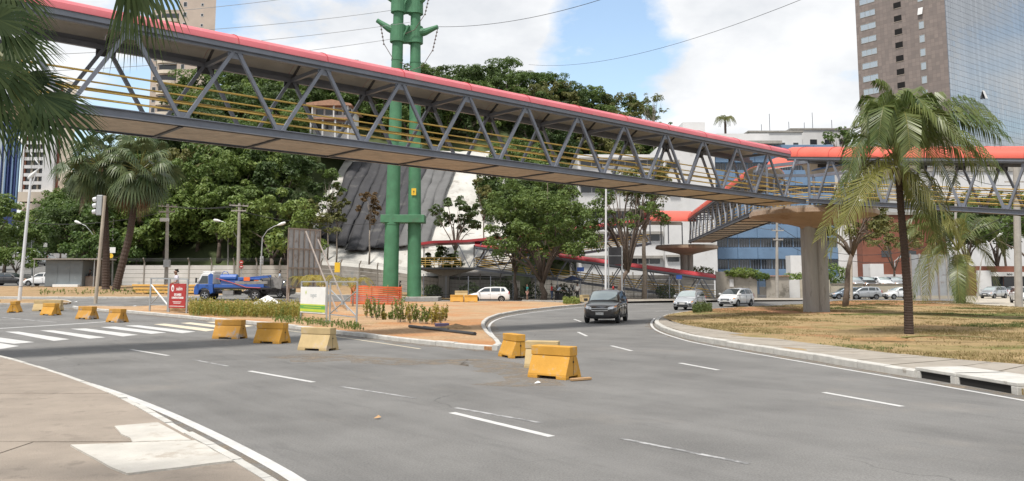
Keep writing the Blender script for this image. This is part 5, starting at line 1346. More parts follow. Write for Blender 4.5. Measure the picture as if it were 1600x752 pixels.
def fan_palm(px0, py0, Y, pts, label, Rc, nleaf=44, seed=1):
    random.seed(seed); b = Gx(px0, Y); t = thing('fan_palm', b, label, 'palm')
    q = [P(x, y, Y) for x, y in pts]
    palm_trunk(t, [b-Vector((0, 0, .2))]+q, .36, .27, 40); hub = q[-1]+Vector((0, 0, .3))
    for k in range(nleaf):
        el = radians(78-150*((k+.5)/nleaf)); az = k*2.399963+random.uniform(-.2, .2)
        d = Vector((cos(az)*cos(el), sin(az)*cos(el), sin(el))); h = hub+d*Rc*random.uniform(.36, .74); ax = (d+Vector((0, 0, -.35-.2*(el < 0)))).normalized()
        n = d.cross(Vector((0, 0, 1))).cross(d); 
        if n.length < .1: n = Vector((1, 0, 0))
        n = (n.normalized()*.8+d*.5+rvec()*.85).normalized()
        m = MB(); fan_leaf(m, h, ax, n, Rc*random.uniform(.32, .50), 20, 3.9, .34, .62, split=.42)
        lf = m.build('fan_leaf', MATS['leaf_dead' if el < radians(-64) else 'leaf_fan'], t)
        s = MB(); s.tube([hub, hub.lerp(h, .5)+Vector((0, 0, .1)), h], [.04, .03, .02], 4); s.build('leaf_stalk', MATS['leaf_palm_yellow'], lf)
    m = MB()
    for k in range(26):
        a = random.uniform(0, 6.28); p = hub+Vector((.32*cos(a), .32*sin(a), -.2)); l = random.uniform(1.0, 2.2)
        m.add([p, p+Vector((.1, .05, 0)), p+Vector((.25*cos(a)+.08, .25*sin(a), -l*.6)), p+Vector((.35*cos(a), .35*sin(a), -l))], [(0, 1, 2, 3)])
    m.build('dead_skirt', MATS['leaf_dead'], t)
fan_palm(166, 452, 79, [(166, 400), (164, 330), (156, 262)], 'left fan palm with straight grey trunk behind the traffic light', 4.2, 62, 3)
fan_palm(180, 456, 77, [(188, 425), (203, 365), (210, 320), (218, 272)], 'right fan palm with dark leaning trunk beside the wall', 4.2, 62, 8)
random.seed(21)
def near_palm():
    """the palm beside the photographer: only its hanging leaves reach into the picture"""
    b = Vector((-7.6, 4.2, .1)); t = thing('fan_palm', b, 'near palm whose hanging dark leaves fill the upper left corner', 'palm')
    hub = Vector((-6.9, 6.6, 5.9)); palm_trunk(t, [b, b+Vector((.2, .8, 2.2)), hub-Vector((0, 0, .3))], .22, .17, 30)
    def leaf(hx, hy, Y, tx, ty, Y2, R, nseg, spread, droop, tilt=.3, wid=.5):
        h = P(hx, hy, Y); ax = P(tx, ty, Y2)-h; n = (-ray(hx, hy).normalized()+Vector((0, 0, tilt))+rvec()*.2); n = (n-ax.normalized()*n.dot(ax.normalized())).normalized()
        m = MB(); fan_leaf(m, h, ax, n, R, nseg, spread, wid*.62, droop, split=.36); lf = m.build('fan_leaf', MATS['leaf_near'], t)
        s = MB(); mid = hub.lerp(h, .5)+Vector((0, 0, .35)); s.tube([hub, mid, h], [.03, .022, .014], 5); s.build('leaf_stalk', MATS['leaf_palm_yellow'], lf)
    leaf(62, 148, 6.2, 140, 205, 6.3, .62, 30, 2.5, .35, .9)
    leaf(30, 120, 6.6, 118, 150, 6.7, .52, 26, 2.2, .30, .9)
    leaf(20, 60, 6.4, 85, 75, 6.3, .48, 28, 2.9, .45, .8)
    leaf(-5, 30, 6.0, 70, 40, 6.2, .50, 28, 2.8, .45, .6)
    leaf(10, -20, 6.5, 70, 20, 6.5, .48, 26, 2.6, .5, .6)
    leaf(-20, 100, 5.6, 40, 170, 5.7, .50, 28, 2.9, .5, .6)
    leaf(-30, 150, 5.8, 20, 215, 5.9, .40, 24, 2.6, .5, .5)
    leaf(40, 165, 6.4, 82, 235, 6.3, .44, 22, 1.7, .5, .4)
    leaf(-10, 75, 7.0, 60, 120, 7.0, .55, 28, 2.8, .4, .9)
    leaf(205, -45, 6.6, 232, 60, 6.5, .62, 13, 1.25, .65, .1, .42)
    leaf(228, -50, 6.8, 262, 20, 6.7, .52, 11, 1.5, .7, .1, .42)
    leaf(200, -40, 6.4, 208, 55, 6.4, .50, 10, 1.0, .6, .1, .42)
near_palm()
# ---- weeds, young plants and grass
def stems(name, label, spots, hgt, mat, nleaf, ls, kind='stuff'):
    vs = []; fs = []
    for p in spots:
        h = hgt*random.uniform(.5, 1.25); lean = Vector((random.uniform(-.25, .25), random.uniform(-.25, .25), 1))
        k = len(vs); vs += [p+Vector((-.008, 0, 0)), p+Vector((.008, 0, 0)), p+lean*h]; fs.append((k, k+1, k+2))
        for _ in range(nleaf):
            c = p+lean*h*random.uniform(.15, 1)+rvec()*.05*h; leaf_quad(vs, fs, c, (rvec()+Vector((0, -.3, .6))).normalized(), ls*random.uniform(.6, 1.4), .4)
    m = MB(); m.add(vs, fs); o = m.build(name, MATS[mat], origin=False)
    if kind: o['kind'] = kind
    if label: o['label'] = label
    return o
def scatter(quad, n):
    out = []
    for _ in range(n):
        a, b = random.random(), random.random(); px = (quad[0][0]*(1-a)+quad[1][0]*a)*(1-b)+(quad[3][0]*(1-a)+quad[2][0]*a)*b; py = (quad[0][1]*(1-a)+quad[1][1]*a)*(1-b)+(quad[3][1]*(1-a)+quad[2][1]*a)*b
        g = G(px, py, .11); g.z += .11; out.append(g)
    return out
stems('weeds', 'yellow-green weeds along the median behind the two signs', scatter([(296, 486), (472, 490), (472, 498), (296, 494)], 1500), .75, 'weed_yellow', 9, .06)
stems('weeds', 'greener weeds among the yellow ones', scatter([(300, 487), (470, 491), (470, 498), (300, 495)], 350), .7, 'weed_green', 9, .06)
stems('weeds', 'low weeds round the signs', scatter([(430, 497), (560, 510), (570, 518), (420, 503)], 260), .25, 'weed_green', 6, .05)
stems('weeds', 'green weed tuft on the island nose', scatter([(1082, 487), (1110, 484), (1113, 489), (1085, 491)], 220), .55, 'grass_green', 5, .08)
stems('weeds', 'weeds along the far kerb under the tree', scatter([(880, 473.5), (905, 474), (905, 476), (880, 476)], 160), .6, 'weed_green', 5, .1)
stems('weeds', 'weeds along the far verge', scatter([(60, 455), (440, 455), (440, 458), (60, 462)], 260), .3, 'weed_green', 5, .09)
def young_plant(px, py, h, label):
    b = G(px, py, .11)+Vector((0, 0, .1)); t = thing('young_plant', b, label, 'plant', 'young plants on the median earth')
    st = MB(); vs = []; fs = []
    for k in range(random.randint(4, 7)):
        a = random.uniform(0, 6.28); e = Vector((cos(a)*.22*h, sin(a)*.22*h, h*random.uniform(.6, 1.1)))+b; o_ = b+Vector((random.uniform(-.1, .1), random.uniform(-.1, .1), 0)); st.tube([o_, o_.lerp(e, .5)+Vector((0, 0, .05)), e], [.012, .01, .005], 4)
        for j in range(30):
            leaf_quad(vs, fs, o_.lerp(e, random.uniform(.2, 1.05))+rvec()*.05, (rvec()+Vector((0, -.3, .3))).normalized(), .075*random.uniform(.7, 1.3), .4)
    st.build('stem', MATS['bark_pale'], t); m = MB(); m.add(vs, fs); m.build('foliage', MATS[random.choice(['weed_green', 'weed_yellow', 'weed_green'])], t)
for i in range(17):
    px = 572+i*7.7+random.uniform(-3, 3); py = 498+5*i/17+random.uniform(-3.5, 5)
    young_plant(px, py, random.uniform(.75, 1.2) if i not in (4, 5, 13) else .4, 'small upright leafy plant on the orange median soil right of the signs')
def small_palm(px, Y, h, label):
    b = Gx(px, Y)+Vector((0, 0, .1)); t = thing('young_palm', b, label, 'palm'); hub = b+Vector((0, 0, h*.45))
    m = MB(); m.tube([b, hub], [.07, .05], 6); m.build('trunk', MATS['bark_pale'], t)
    for k in range(8):
        a = k*2.4; l = h*.8; frond(t, hub, hub+Vector((cos(a)*l*.5, sin(a)*l*.5, l*.75)), hub+Vector((cos(a)*l*1.05, sin(a)*l, l*.35)), .5, 22, 'weed_yellow', .5, .05, .02)
small_palm(503, 60, 2.1, 'young yellow-green palm right behind the green sign'); small_palm(552, 62, 2.0, 'young yellow-green palm beside the orange safety mesh')
small_palm(478, 64, 1.9, 'young yellowish palm left of the green sign, before the billboard')
# island grass: short blades, thick in patches
def island_grass():
    rnd = random.Random(3); from_n = __import__('mathutils').noise.noise; n = 0
    pathpoly = [(p.x, p.y) for p in po]+[(p.x, p.y) for p in path_in[::-1][::-1]]
    vsD = []; fsD = []; vsG = []; fsG = []
    xs_ = [p[0] for p in island_poly]; ys_ = [p[1] for p in island_poly]
    while n < 15000:
        y = min(ys_)+(min(92, max(ys_))-min(ys_))*rnd.random()**1.7; x = rnd.uniform(min(xs_), min(max(xs_), 62))
        if x > y*.68+3 or not inside((x, y), island_poly): n += .05; continue
        d = from_n(Vector((x*.25, y*.25, 0)))+.5*from_n(Vector((x*.9, y*.9, 3)))
        if d < .05 and rnd.random() < .93: n += .05; continue
        if inside((x, y), pathpoly) or (y < 60 and min((p.x-x)**2+(p.y-y)**2 for p in rf) < 1.1): n += .05; continue
        vs, fs = (vsG, fsG) if from_n(Vector((x*.17+7, y*.17, 2))) > .24 else (vsD, fsD)
        z = terrain(x, y)+.10
        for _ in range(6):
            h = rnd.uniform(.03, .10); k = len(vs); a = rnd.uniform(0, 6.28); w = .006+.0003*y; bx, by = x+rnd.uniform(-.16, .16), y+rnd.uniform(-.16, .16)
            vs += [Vector((bx-cos(a)*w, by-sin(a)*w, z)), Vector((bx+cos(a)*w, by+sin(a)*w, z)), Vector((bx+rnd.uniform(-.07, .07), by+rnd.uniform(-.07, .07), z+h))]; fs.append((k, k+1, k+2))
        n += 1
    for vs, fs, mt in ((vsD, fsD, 'grass_dry'), (vsG, fsG, 'grass_green')):
        m = MB(); m.add(vs, fs); o = m.build('grass', MATS[mt], origin=False); o['kind'] = 'stuff'
island_grass()
# ------------------------------------------------------------------ vehicles
def paint_mat(name, col, metal=.0, rough=.3):
    m = M(name, col, rough, .04, 1, metal=metal, coat=.8); return m
paint_mat('paint_graphite', (.030, .027, .028), .35, .32); paint_mat('paint_silver', (.46, .48, .50), .6, .34); paint_mat('paint_white', (.68, .69, .70)); paint_mat('paint_black', (.014, .014, .016)); paint_mat('paint_grey', (.20, .21, .23), .5, .35)
paint_mat('paint_blue', (.016, .085, .34)); paint_mat('paint_bluegrey', (.30, .36, .43), .6, .34)
M('tyre_rubber', (.018, .018, .019), .85, .2, 8); M('rim_metal', (.42, .43, .45), .35, .08, 3, metal=.8); M('trim_black', (.02, .02, .022), .55, .2); M('chrome', (.6, .6, .62), .15, .03, metal=1)
M('plate_grey', (.48, .48, .47), .5, .05); M('lamp_red', (.38, .015, .012), .2, .1); M('lamp_amber', (.60, .22, .03), .2, .1); M('seat_dark', (.03, .03, .033), .9)
glass_mat('car_glass', (.035, .045, .05), .04, spec=.9); glass_mat('car_glass_sky_sheen', (.42, .48, .48), .06, .55, .9); glass_mat('headlight_glass', (.62, .64, .66), .08, .25, .9)  # second car glass has the sky's reflection put into its pale base colour
def wheel(parent, x, y, r, w=.2):
    s = 1 if y > 0 else -1; m = MB(); prof = [(r*.62, -w/2), (r*.9, -w/2), (r*.985, -w*.38), (r, -w*.2), (r, w*.2), (r*.985, w*.38), (r*.9, w/2), (r*.62, w/2)]; n = 20; vs = []
    for (q, d) in prof: vs += [(x+q*cos(2*pi*k/n), y+d, r+q*sin(2*pi*k/n)) for k in range(n)]
    np_ = len(prof); m.add(vs, [(i*n+k, i*n+(k+1) % n, ((i+1) % np_)*n+(k+1) % n, ((i+1) % np_)*n+k) for i in range(np_) for k in range(n)])
    o = m.build('wheel', MATS['tyre_rubber'], parent, smooth=True, angle=.7, fix=True)
    m = MB(); yo = y+s*w*.40; yi = y-s*.02
    for k in range(5):
        a = 2*pi*k/5+.3; a1 = a-.26; a2 = a+.26; q = r*.60
        for y0, y1 in ((yo, yo-s*.04),):
            v = [(x, y0+s*.012, r), (x+q*cos(a1), y0, r+q*sin(a1)), (x+q*cos(a2), y0, r+q*sin(a2))]; m.add(v, [(0, 1, 2)])
    m.tube([(x, yo-s*.03, r), (x, yo+s*.02, r)], r*.16, 10)
    n = 20; vs = [(x+q*cos(2*pi*k/n), yy, r+q*sin(2*pi*k/n)) for q, yy in ((r*.66, yo+s*.005), (r*.57, yo), (r*.55, yi)) for k in range(n)]
    m.add(vs, [(i*n+k, i*n+(k+1) % n, (i+1)*n+(k+1) % n, (i+1)*n+k) for i in range(2) for k in range(n)]); m.build('rim', MATS['rim_metal'], o)
    m = MB(); m.tube([(x, yi-s*.01, r), (x, yi, r)], r*.6, 16); m.build('hub_disc', MATS['trim_black'], o)
    return o
def car(label, px=None, py=None, heading=0, L=4.0, Wd=1.72, H=1.52, paint='paint_silver', wr=.30, clr=.20, hood=.74, belt=.98, ws0=.24, ws1=.44, rt=.90, rb=.985, tailz=1.02, wf=.19, wb=.80, name='car', cat='car', glass='car_glass', loc=None, front=True, group=None, pillars=(.62,), style='hatch', grille_mat='trim_black', plate=True):
    """x runs forward from the middle of the car; stations are fractions of the length from the nose"""
    if loc is None: loc = G(px, py)
    t = thing(name, (0, 0, 0), label, cat, group); w = Wd/2; X = lambda f: L/2-L*f
    # lower body
    st = [(0, .70, .30, hood-.16), (.012, .80, .27, hood-.08), (.05, .93, .22, hood-.01), (.13, .99, clr, hood+.05), (ws0, 1, clr, belt-.02), (.42, 1, clr, belt), (.62, 1, clr, belt+.01), (.82, 1, clr, belt+.02), (.94, .965, clr+.02, tailz-.0), (.985, .90, .26, tailz-.05), (1.0, .82, .32, tailz-.14)]
    vs = []
    for f, k, zb, zt in st:
        hw = w*k; zm = zb+(zt-zb)*.48
        half = [(hw*.80, zb), (hw*.965, zb+.07), (hw, zm), (hw*.975, zt-.09), (hw*.86, zt)]
        ring = [(0, zb)]+half+[(0, zt+.025)]+[(-a, b) for a, b in half[::-1]]
        vs += [(X(f)+(.0), a, b) for a, b in ring]
    n = 12; m = MB(); m.add(vs, [(i*n+k, i*n+(k+1) % n, (i+1)*n+(k+1) % n, (i+1)*n+k) for i in range(len(st)-1) for k in range(n)]+[tuple(range(n)), tuple((len(st)-1)*n+k for k in range(n-1, -1, -1))])
    body = m.build('body', [MATS[paint], MATS['trim_black']], t, smooth=True, fix=True)
    ss = body.modifiers.new('s', 'SUBSURF'); ss.levels = ss.render_levels = 2
    cut = MB()
    for f in (wf, wb):
        for s in (1, -1): cut.tube([(X(f), s*(w*.62), wr), (X(f), s*(w*1.3), wr)], wr*1.17, 20)
    c = cut.build('cutter', [MATS[paint], MATS['trim_black']], None, fix=True, origin=False)
    for p in c.data.polygons: p.material_index = 1
    bo = body.modifiers.new('b', 'BOOLEAN'); bo.object = c; bo.operation = 'DIFFERENCE'; bo.solver = 'EXACT'
    dg = bpy.context.evaluated_depsgraph_get(); me = bpy.data.meshes.new_from_object(body.evaluated_get(dg)); body.modifiers.clear(); old = body.data; body.data = me; bpy.data.meshes.remove(old); bpy.data.objects.remove(c)
    me.set_sharp_from_angle(angle=.75)
    # cabin
    cs = [(ws0, .90, belt-.04, .86), (ws0+.02, .915, belt+.03, .86), ((ws0+ws1)/2, .93, belt+(H-belt)*.57, .80), (ws1, .94, H-.055, .745), ((ws1+rt)/2, .945, H, .74), (rt-.03, .94, H-.03, .735), (rt, .935, H-.09, .735), ((rt+rb)/2, .925, belt+(H-belt)*.45, .78), (rb, .90, tailz-.02, .84)]
    if style == 'sedan': cs[-1] = (rb, .88, tailz-.03, .84)
    vs = []
    for f, kb, z, kt in cs:
        hb, ht = w*kb, w*kt; half = [(hb, belt-.05), (hb*.5+ht*.5+.012, (belt-.05+z-.05)/2), (ht, z-.05), (ht*.82, z-.004)]
        ring = half+[(0, z+.02)]+[(-a, b) for a, b in half[::-1]]; vs += [(X(f), a, b) for a, b in ring]
    n = 9; m = MB(); m.add(vs, [(i*n+k, i*n+k+1, (i+1)*n+k+1, (i+1)*n+k) for i in range(len(cs)-1) for k in range(n-1)])
    cab = m.build('cabin', MATS[paint], t, smooth=True, fix=True, angle=.8)
    def cabpt(f, q):      # q 0 belt .. 1 shoulder of the roof
        for (a, kb, z, kt), (b, kb2, z2, kt2) in zip(cs, cs[1:]):
            if f <= b: break
        u = min(1, max(0, (f-a)/(b-a))); hb = w*(kb+(kb2-kb)*u); ht = w*(kt+(kt2-kt)*u); zz = z+(z2-z)*u
        z0 = belt-.05; z1 = zz-.05
        if q < .5: y = hb+(hb*.5+ht*.5+.012-hb)*q*2
        else: y = hb*.5+ht*.5+.012+(ht-(hb*.5+ht*.5+.012))*(q-.5)*2
        return X(f), y, z0+(z1-z0)*q
    def side_glass(poly, nm):
        # poly: bottom edge from front to back, then top edge back to front; sampled so that it follows the cabin side
        fs_ = [p[0] for p in poly]; f0, f1 = min(fs_), max(fs_); xs_ = sorted(set([f0+(f1-f0)*i/7 for i in range(8)]+[c_[0] for c_ in cs if f0 < c_[0] < f1]))
        def qs(f):
            out = []
            for (a1, q1), (a2, q2) in zip(poly, poly[1:]+poly[:1]):
                if abs(a1-a2) < 1e-9:
                    if abs(a1-f) < 1e-6: out += [q1, q2]
                elif min(a1, a2)-1e-9 <= f <= max(a1, a2)+1e-9: out.append(q1+(q2-q1)*(f-a1)/(a2-a1))
            return min(out), max(out)
        for s in (1, -1):
            vs_ = []; 
            for f in xs_:
                lo, hi = qs(f)
                for j in range(5):
                    x, y, z = cabpt(f, lo+(hi-lo)*j/4); vs_.append((x, s*(y+.012), z))
            m = MB(); m.add(vs_, [(i*5+j, (i+1)*5+j, (i+1)*5+j+1, i*5+j+1) for i in range(len(xs_)-1) for j in range(4)]); o = m.build(nm, MATS['car_glass'], t, fix=True)
            if (o.data.polygons[6].normal.y > 0) != (s > 0): o.data.flip_normals()
    zq = lambda f: 0
    bp = list(pillars)+[rt-.03]; a = ws0+.07
    prev = a
    for i, b in enumerate(bp):
        lo = prev+(.0 if i == 0 else .012); hi = b-.012
        if i == 0: poly = [(lo, .26), (hi, .24), (hi, .90), (ws1+.015, .90), ((ws0+ws1)/2+.03, .80)]
        elif i == len(bp)-1: poly = [(lo, .24), (min(rb-.05, hi+.035), .30), (hi, .88), (lo, .90)]
        else: poly = [(lo, .24), (hi, .24), (hi, .90), (lo, .90)]
        side_glass(poly, 'side_window'); prev = b
    def top_glass(fa, fb, nm, mat, ia, ib):
        pts = []
        for f, e in ((fa, ia), (fb, ib)):
            for (a, kb, z, kt), (b, kb2, z2, kt2) in zip(cs, cs[1:]):
                if f <= b+1e-6: break
            u = (f-a)/(b-a); ht = w*(kt+(kt2-kt)*u); zz = z+(z2-z)*u
            pts.append([(X(f), ht*e, zz-.004-.03), (X(f), ht*.80, zz-.002), (X(f), 0, zz+.02), (X(f), -ht*.80, zz-.002), (X(f), -ht*e, zz-.004-.03)])
        return pts
    for fs_, nm, mat in (((ws0+.022, (ws0+ws1)/2, ws1-.012), 'windscreen', glass), ((rt+.01, (rt+rb)/2, rb-.02), 'rear_window', 'car_glass')):
        rows = []
        for f in fs_:
            r = top_glass(f, f, nm, mat, .93, .93)[0]; s = 1 if nm == 'windscreen' else -1
            rows.append([(x+.010*s, y, z+.010) for x, y, z in r])
        m = MB(); m.add(rows[0]+rows[1]+rows[2], [(i*5+k, i*5+k+1, (i+1)*5+k+1, (i+1)*5+k) for i in range(2) for k in range(4)]); m.build(nm, MATS[mat], t, smooth=True, fix=True)
    for f in (wf, wb):
        for s in (1, -1): wheel(t, X(f), s*(w-.115), wr)
    # nose: lights, grille, bumper openings, plate
    if front:
        from mathutils.bvhtree import BVHTree
        bvh = BVHTree.FromPolygons([v.co.copy() for v in body.data.vertices], [tuple(p.vertices) for p in body.data.polygons])
        def fx(y, z):
            h = bvh.ray_cast(Vector((L, y, z)), Vector((-1, 0, 0)))[0]; return h.x if h else X(.06)
        def patch(nm, mat, y0, y1, zlo, zhi, out=.012, par=t, ny=8, nz=4, curve=None):
            """a panel that follows the nose; zlo and zhi may be functions of the position across"""
            vs_ = []
            for i in range(ny+1):
                u = i/ny; y = y0+(y1-y0)*u; a1 = zlo(u) if callable(zlo) else zlo; b1 = zhi(u) if callable(zhi) else zhi
                for j in range(nz+1): z = a1+(b1-a1)*j/nz; vs_.append((fx(y, z)+out, y, z))
            m = MB(); k = nz+1; m.add(vs_, [(i*k+j, (i+1)*k+j, (i+1)*k+j+1, i*k+j+1) for i in range(ny) for j in range(nz)]); o = m.build(nm, MATS[mat], par, fix=True)
            if o.data.polygons[0].normal.x < 0: o.data.flip_normals()
            return o
        for s in (1, -1):
            hl = patch('headlight', 'headlight_glass', s*w*.47, s*w*.94, lambda u: hood-.25+.10*u, lambda u: hood-.13+.09*u**.7, .014)
            patch('lamp_bowl', 'chrome', s*w*.58, s*w*.74, lambda u: hood-.215, lambda u: hood-.125, .020, hl, 4, 3); patch('indicator', 'lamp_amber', s*w*.80, s*w*.90, lambda u: hood-.15+.03*u, lambda u: hood-.07+.03*u, .020, hl, 3, 2)
            patch('fog_lamp', 'trim_black', s*w*.58, s*w*.82, .36, .47, .012)
            m = MB(); m.box((X(ws0+.07), s*(w+.07), belt+.06), (.11, .2, .14)); m.build('mirror', MATS[paint], t, bevel=.03)
        g = patch('grille', grille_mat, -w*.46, w*.46, lambda u: hood-.30+.04*abs(2*u-1), lambda u: hood-.12, .012, t, 10, 4)
        for z in (hood-.12, hood-.205, hood-.30): patch('chrome_bar', 'chrome', -w*.47, w*.47, z-.010, z+.010, .022, g, 10, 1)
        patch('lower_grille', 'trim_black', -w*.52, w*.52, .30, .43, .010, t, 8, 3)
        x0_ = fx(0, .50); m = MB(); m.box((x0_+.02, 0, .50), (.03, .40, .13)); m.build('number_plate', MATS['plate_grey'], t, bevel=.004)
        patch('skid_bar', 'rim_metal', -w*.55, w*.55, .255, .285, .02, t, 8, 1)
        patch('hood_gap', 'trim_black', -w*.80, w*.80, hood-.088, hood-.080, .006, t, 12, 1)
    for s in (1, -1):
        m = MB(); m.box((X(.975), s*w*.80, tailz-.12), (.10, w*.22, .30)); m.build('tail_light', MATS['lamp_red'], t, bevel=.03)
        for f in pillars:
            m = MB(); x = X(f-.04); m.box((x, s*(w*1.0), belt-.13), (.17, .03, .03)); m.build('door_handle', MATS[paint if style != 'suv' else 'chrome'], t, bevel=.008)
        for f in [ws0+.10]+list(pillars):
            m = MB(); m.box((X(f), s*(w*.985), .62), (.012, .025, .60)); m.build('door_gap', MATS['trim_black'], t)
        m = MB(); m.box((X(.5), s*(w*.965), clr+.07), (L*(wb-wf)-wr*2.5, .05, .09)); m.build('sill_trim', MATS['trim_black'], t, bevel=.01)
    m = MB(); m.box((X(.995), 0, tailz-.30), (.05, .42, .12)); m.build('rear_plate', MATS['plate_grey'], t)
    t.location = loc; t.rotation_euler = (0, 0, radians(heading)); return t
# dark SUV driving towards the camera
suv = car('dark graphite SUV driving towards the camera in the middle of the curve', 948, 503, -106, L=4.25, Wd=1.80, H=1.66, paint='paint_graphite', wr=.34, clr=.24, hood=.95, belt=1.10, ws0=.27, ws1=.43, rt=.93, rb=.99, tailz=1.12, style='suv', glass='car_glass_sky_sheen', pillars=(.58, .80))
for s in (1, -1):
    m = MB(); m.tube([(.2, s*.62, 1.69), (.0, s*.62, 1.72), (-1.5, s*.62, 1.72), (-1.7, s*.62, 1.67)], .018, 6); m.build('roof_rail', MATS['trim_black'], suv)
m = MB(); m.sweep([(-.11, 0), (-.045, 0), (-.045, .035), (.045, .035), (.045, 0), (.11, 0), (.08, -.035), (.045, -.035), (.045, -.05), (-.045, -.05), (-.045, -.035), (-.08, -.035)], (2.155, 0, .745), (2.185, 0, .745), (0, 1, 0)); m.build('emblem', M('emblem_gold', (.62, .42, .12), .25, .05, metal=.8), suv, fix=True)
celta = car('small silver hatchback beside the island nose, following the dark SUV', 1078, 484, -119, L=3.8, Wd=1.63, H=1.44, paint='paint_silver', wr=.285, hood=.72, belt=.94, pillars=(.64,), tailz=.98, glass='car_glass_sky_sheen')
fit = car('white compact hatchback behind the small silver one', 1150, 479, -132, L=3.9, Wd=1.70, H=1.54, paint='paint_white', wr=.295, hood=.80, belt=.99, ws0=.17, ws1=.42, pillars=(.58, .80), tailz=1.03)
spin = car('white people carrier seen from the side behind the orange soil, with red lettering stripe', 764, 472, 180, L=4.3, Wd=1.75, H=1.56, paint='paint_white', wr=.32, clr=.20, hood=.84, belt=1.00, ws0=.20, ws1=.40, rt=.90, rb=.985, pillars=(.54, .78), tailz=1.06)
spin.location = Gx(764, 84.2)
m = MB(); m.box((-.55, .868, .80), (1.5, .02, .10)); m.box((.7, .868, .80), (.35, .02, .16)); m.build('red_stripe', MATS['lamp_red'], spin)
for s in (1, -1): m = MB(); m.tube([(.4, s*.6, 1.66), (-1.6, s*.6, 1.66)], .02, 6); m.build('roof_rail', MATS['rim_metal'], spin)
far1 = car('silver hatchback parked in the forecourt right of the low palm', 1553, 466.5, -150, L=3.9, Wd=1.68, H=1.52, paint='paint_silver', hood=.78, belt=.98, ws0=.18, ws1=.42, pillars=(.58, .80), tailz=1.02, glass='car_glass_sky_sheen')
car('white car half hidden behind the parked silver hatchback', loc=Gx(1583, 106), heading=-150, paint='paint_white', H=1.48, pillars=(.6, .8))
car('white car cut by the right picture edge behind the concrete pole', loc=Gx(1597, 80), heading=-110, paint='paint_white', H=1.6, L=4.2, pillars=(.6, .8))
car('silver hatchback below the raised car park wall, behind the dark-trunked tree', loc=Gx(1349, 98), heading=176, L=3.8, paint='paint_silver', H=1.5, hood=.78, belt=.97, ws0=.18, ws1=.42, pillars=(.58, .80))
car('bluish silver car peeping out left of the thin pole by the wall', loc=Gx(1322, 99.5), heading=178, L=3.9, paint='paint_bluegrey', H=1.42, pillars=(.6, .8))
car('bluish white car behind the tall palm trunk below the wall', loc=Gx(1404, 98.5), heading=-172, L=3.9, paint='paint_white', H=1.45, pillars=(.6, .8), glass='car_glass_sky_sheen')
# the row on the raised car park
for px, p, h, lab in ((1307, 'paint_grey', -95, 'grey car at the left end of the raised car park row'), (1333, 'paint_silver', -88, 'silver car second in the raised car park row'), (1354, 'paint_black', -94, 'dark car in the middle of the raised car park row'), (1377, 'paint_white', -86, 'white car fourth in the raised car park row'), (1399, 'paint_silver', -92, 'silver car near the palm in the raised car park row'), (1428, 'paint_grey', -90, 'dark grey car behind the palm trunk on the raised car park'), (1452, 'paint_white', -93, 'white car at the right end of the raised car park row')):
    g = Gx(px, 106.5); g.z = 1.255
    car(lab, loc=g, heading=h, L=4.0, paint=p, H=1.48, glass='car_glass_sky_sheen', pillars=(.6, .8), group='cars on the raised car park')
# left side street
car('black sedan crossing behind the verge at the far left', 16, 446, 4, L=4.5, Wd=1.76, H=1.44, paint='paint_black', hood=.78, belt=.95, ws0=.29, ws1=.44, rt=.72, rb=.87, tailz=.98, style='sedan', pillars=(.57,))
car('white hatchback nose showing left of the kiosk', 68, 447.5, 178, L=3.9, paint='paint_white', pillars=(.6, .8))
pk = car('silver pickup climbing the side street, seen from behind', 57, 416, 97, L=5.0, Wd=1.85, H=1.85, paint='paint_silver', wr=.37, clr=.35, hood=1.0, belt=1.2, ws0=.3, ws1=.42, rt=.93, rb=.985, tailz=1.25, pillars=(.62, .8), cat='pickup', name='pickup')
car('small white car ahead of the pickup, right', 76, 408, 92, paint='paint_white', H=1.5, pillars=(.6, .8))
car('silver car farther up the side street', 55, 398, 95, paint='paint_silver', H=1.5, pillars=(.6, .8))
car('white car farthest up the side street', 50, 391, 95, paint='paint_white', H=1.55, pillars=(.6, .8))
car('white car parked behind the kiosk doorway', loc=Gx(154, 99), heading=10, paint='paint_white', H=1.5, pillars=(.6, .8))
car('black car parked behind the grey palm trunk', loc=Gx(170, 102), heading=175, paint='paint_black', H=1.45, pillars=(.6, .8))
car('black car entering behind the blue truck, cut by the billboard', loc=Gx(422, 71), heading=172, L=4.2, paint='paint_graphite', H=1.5, pillars=(.6, .8))
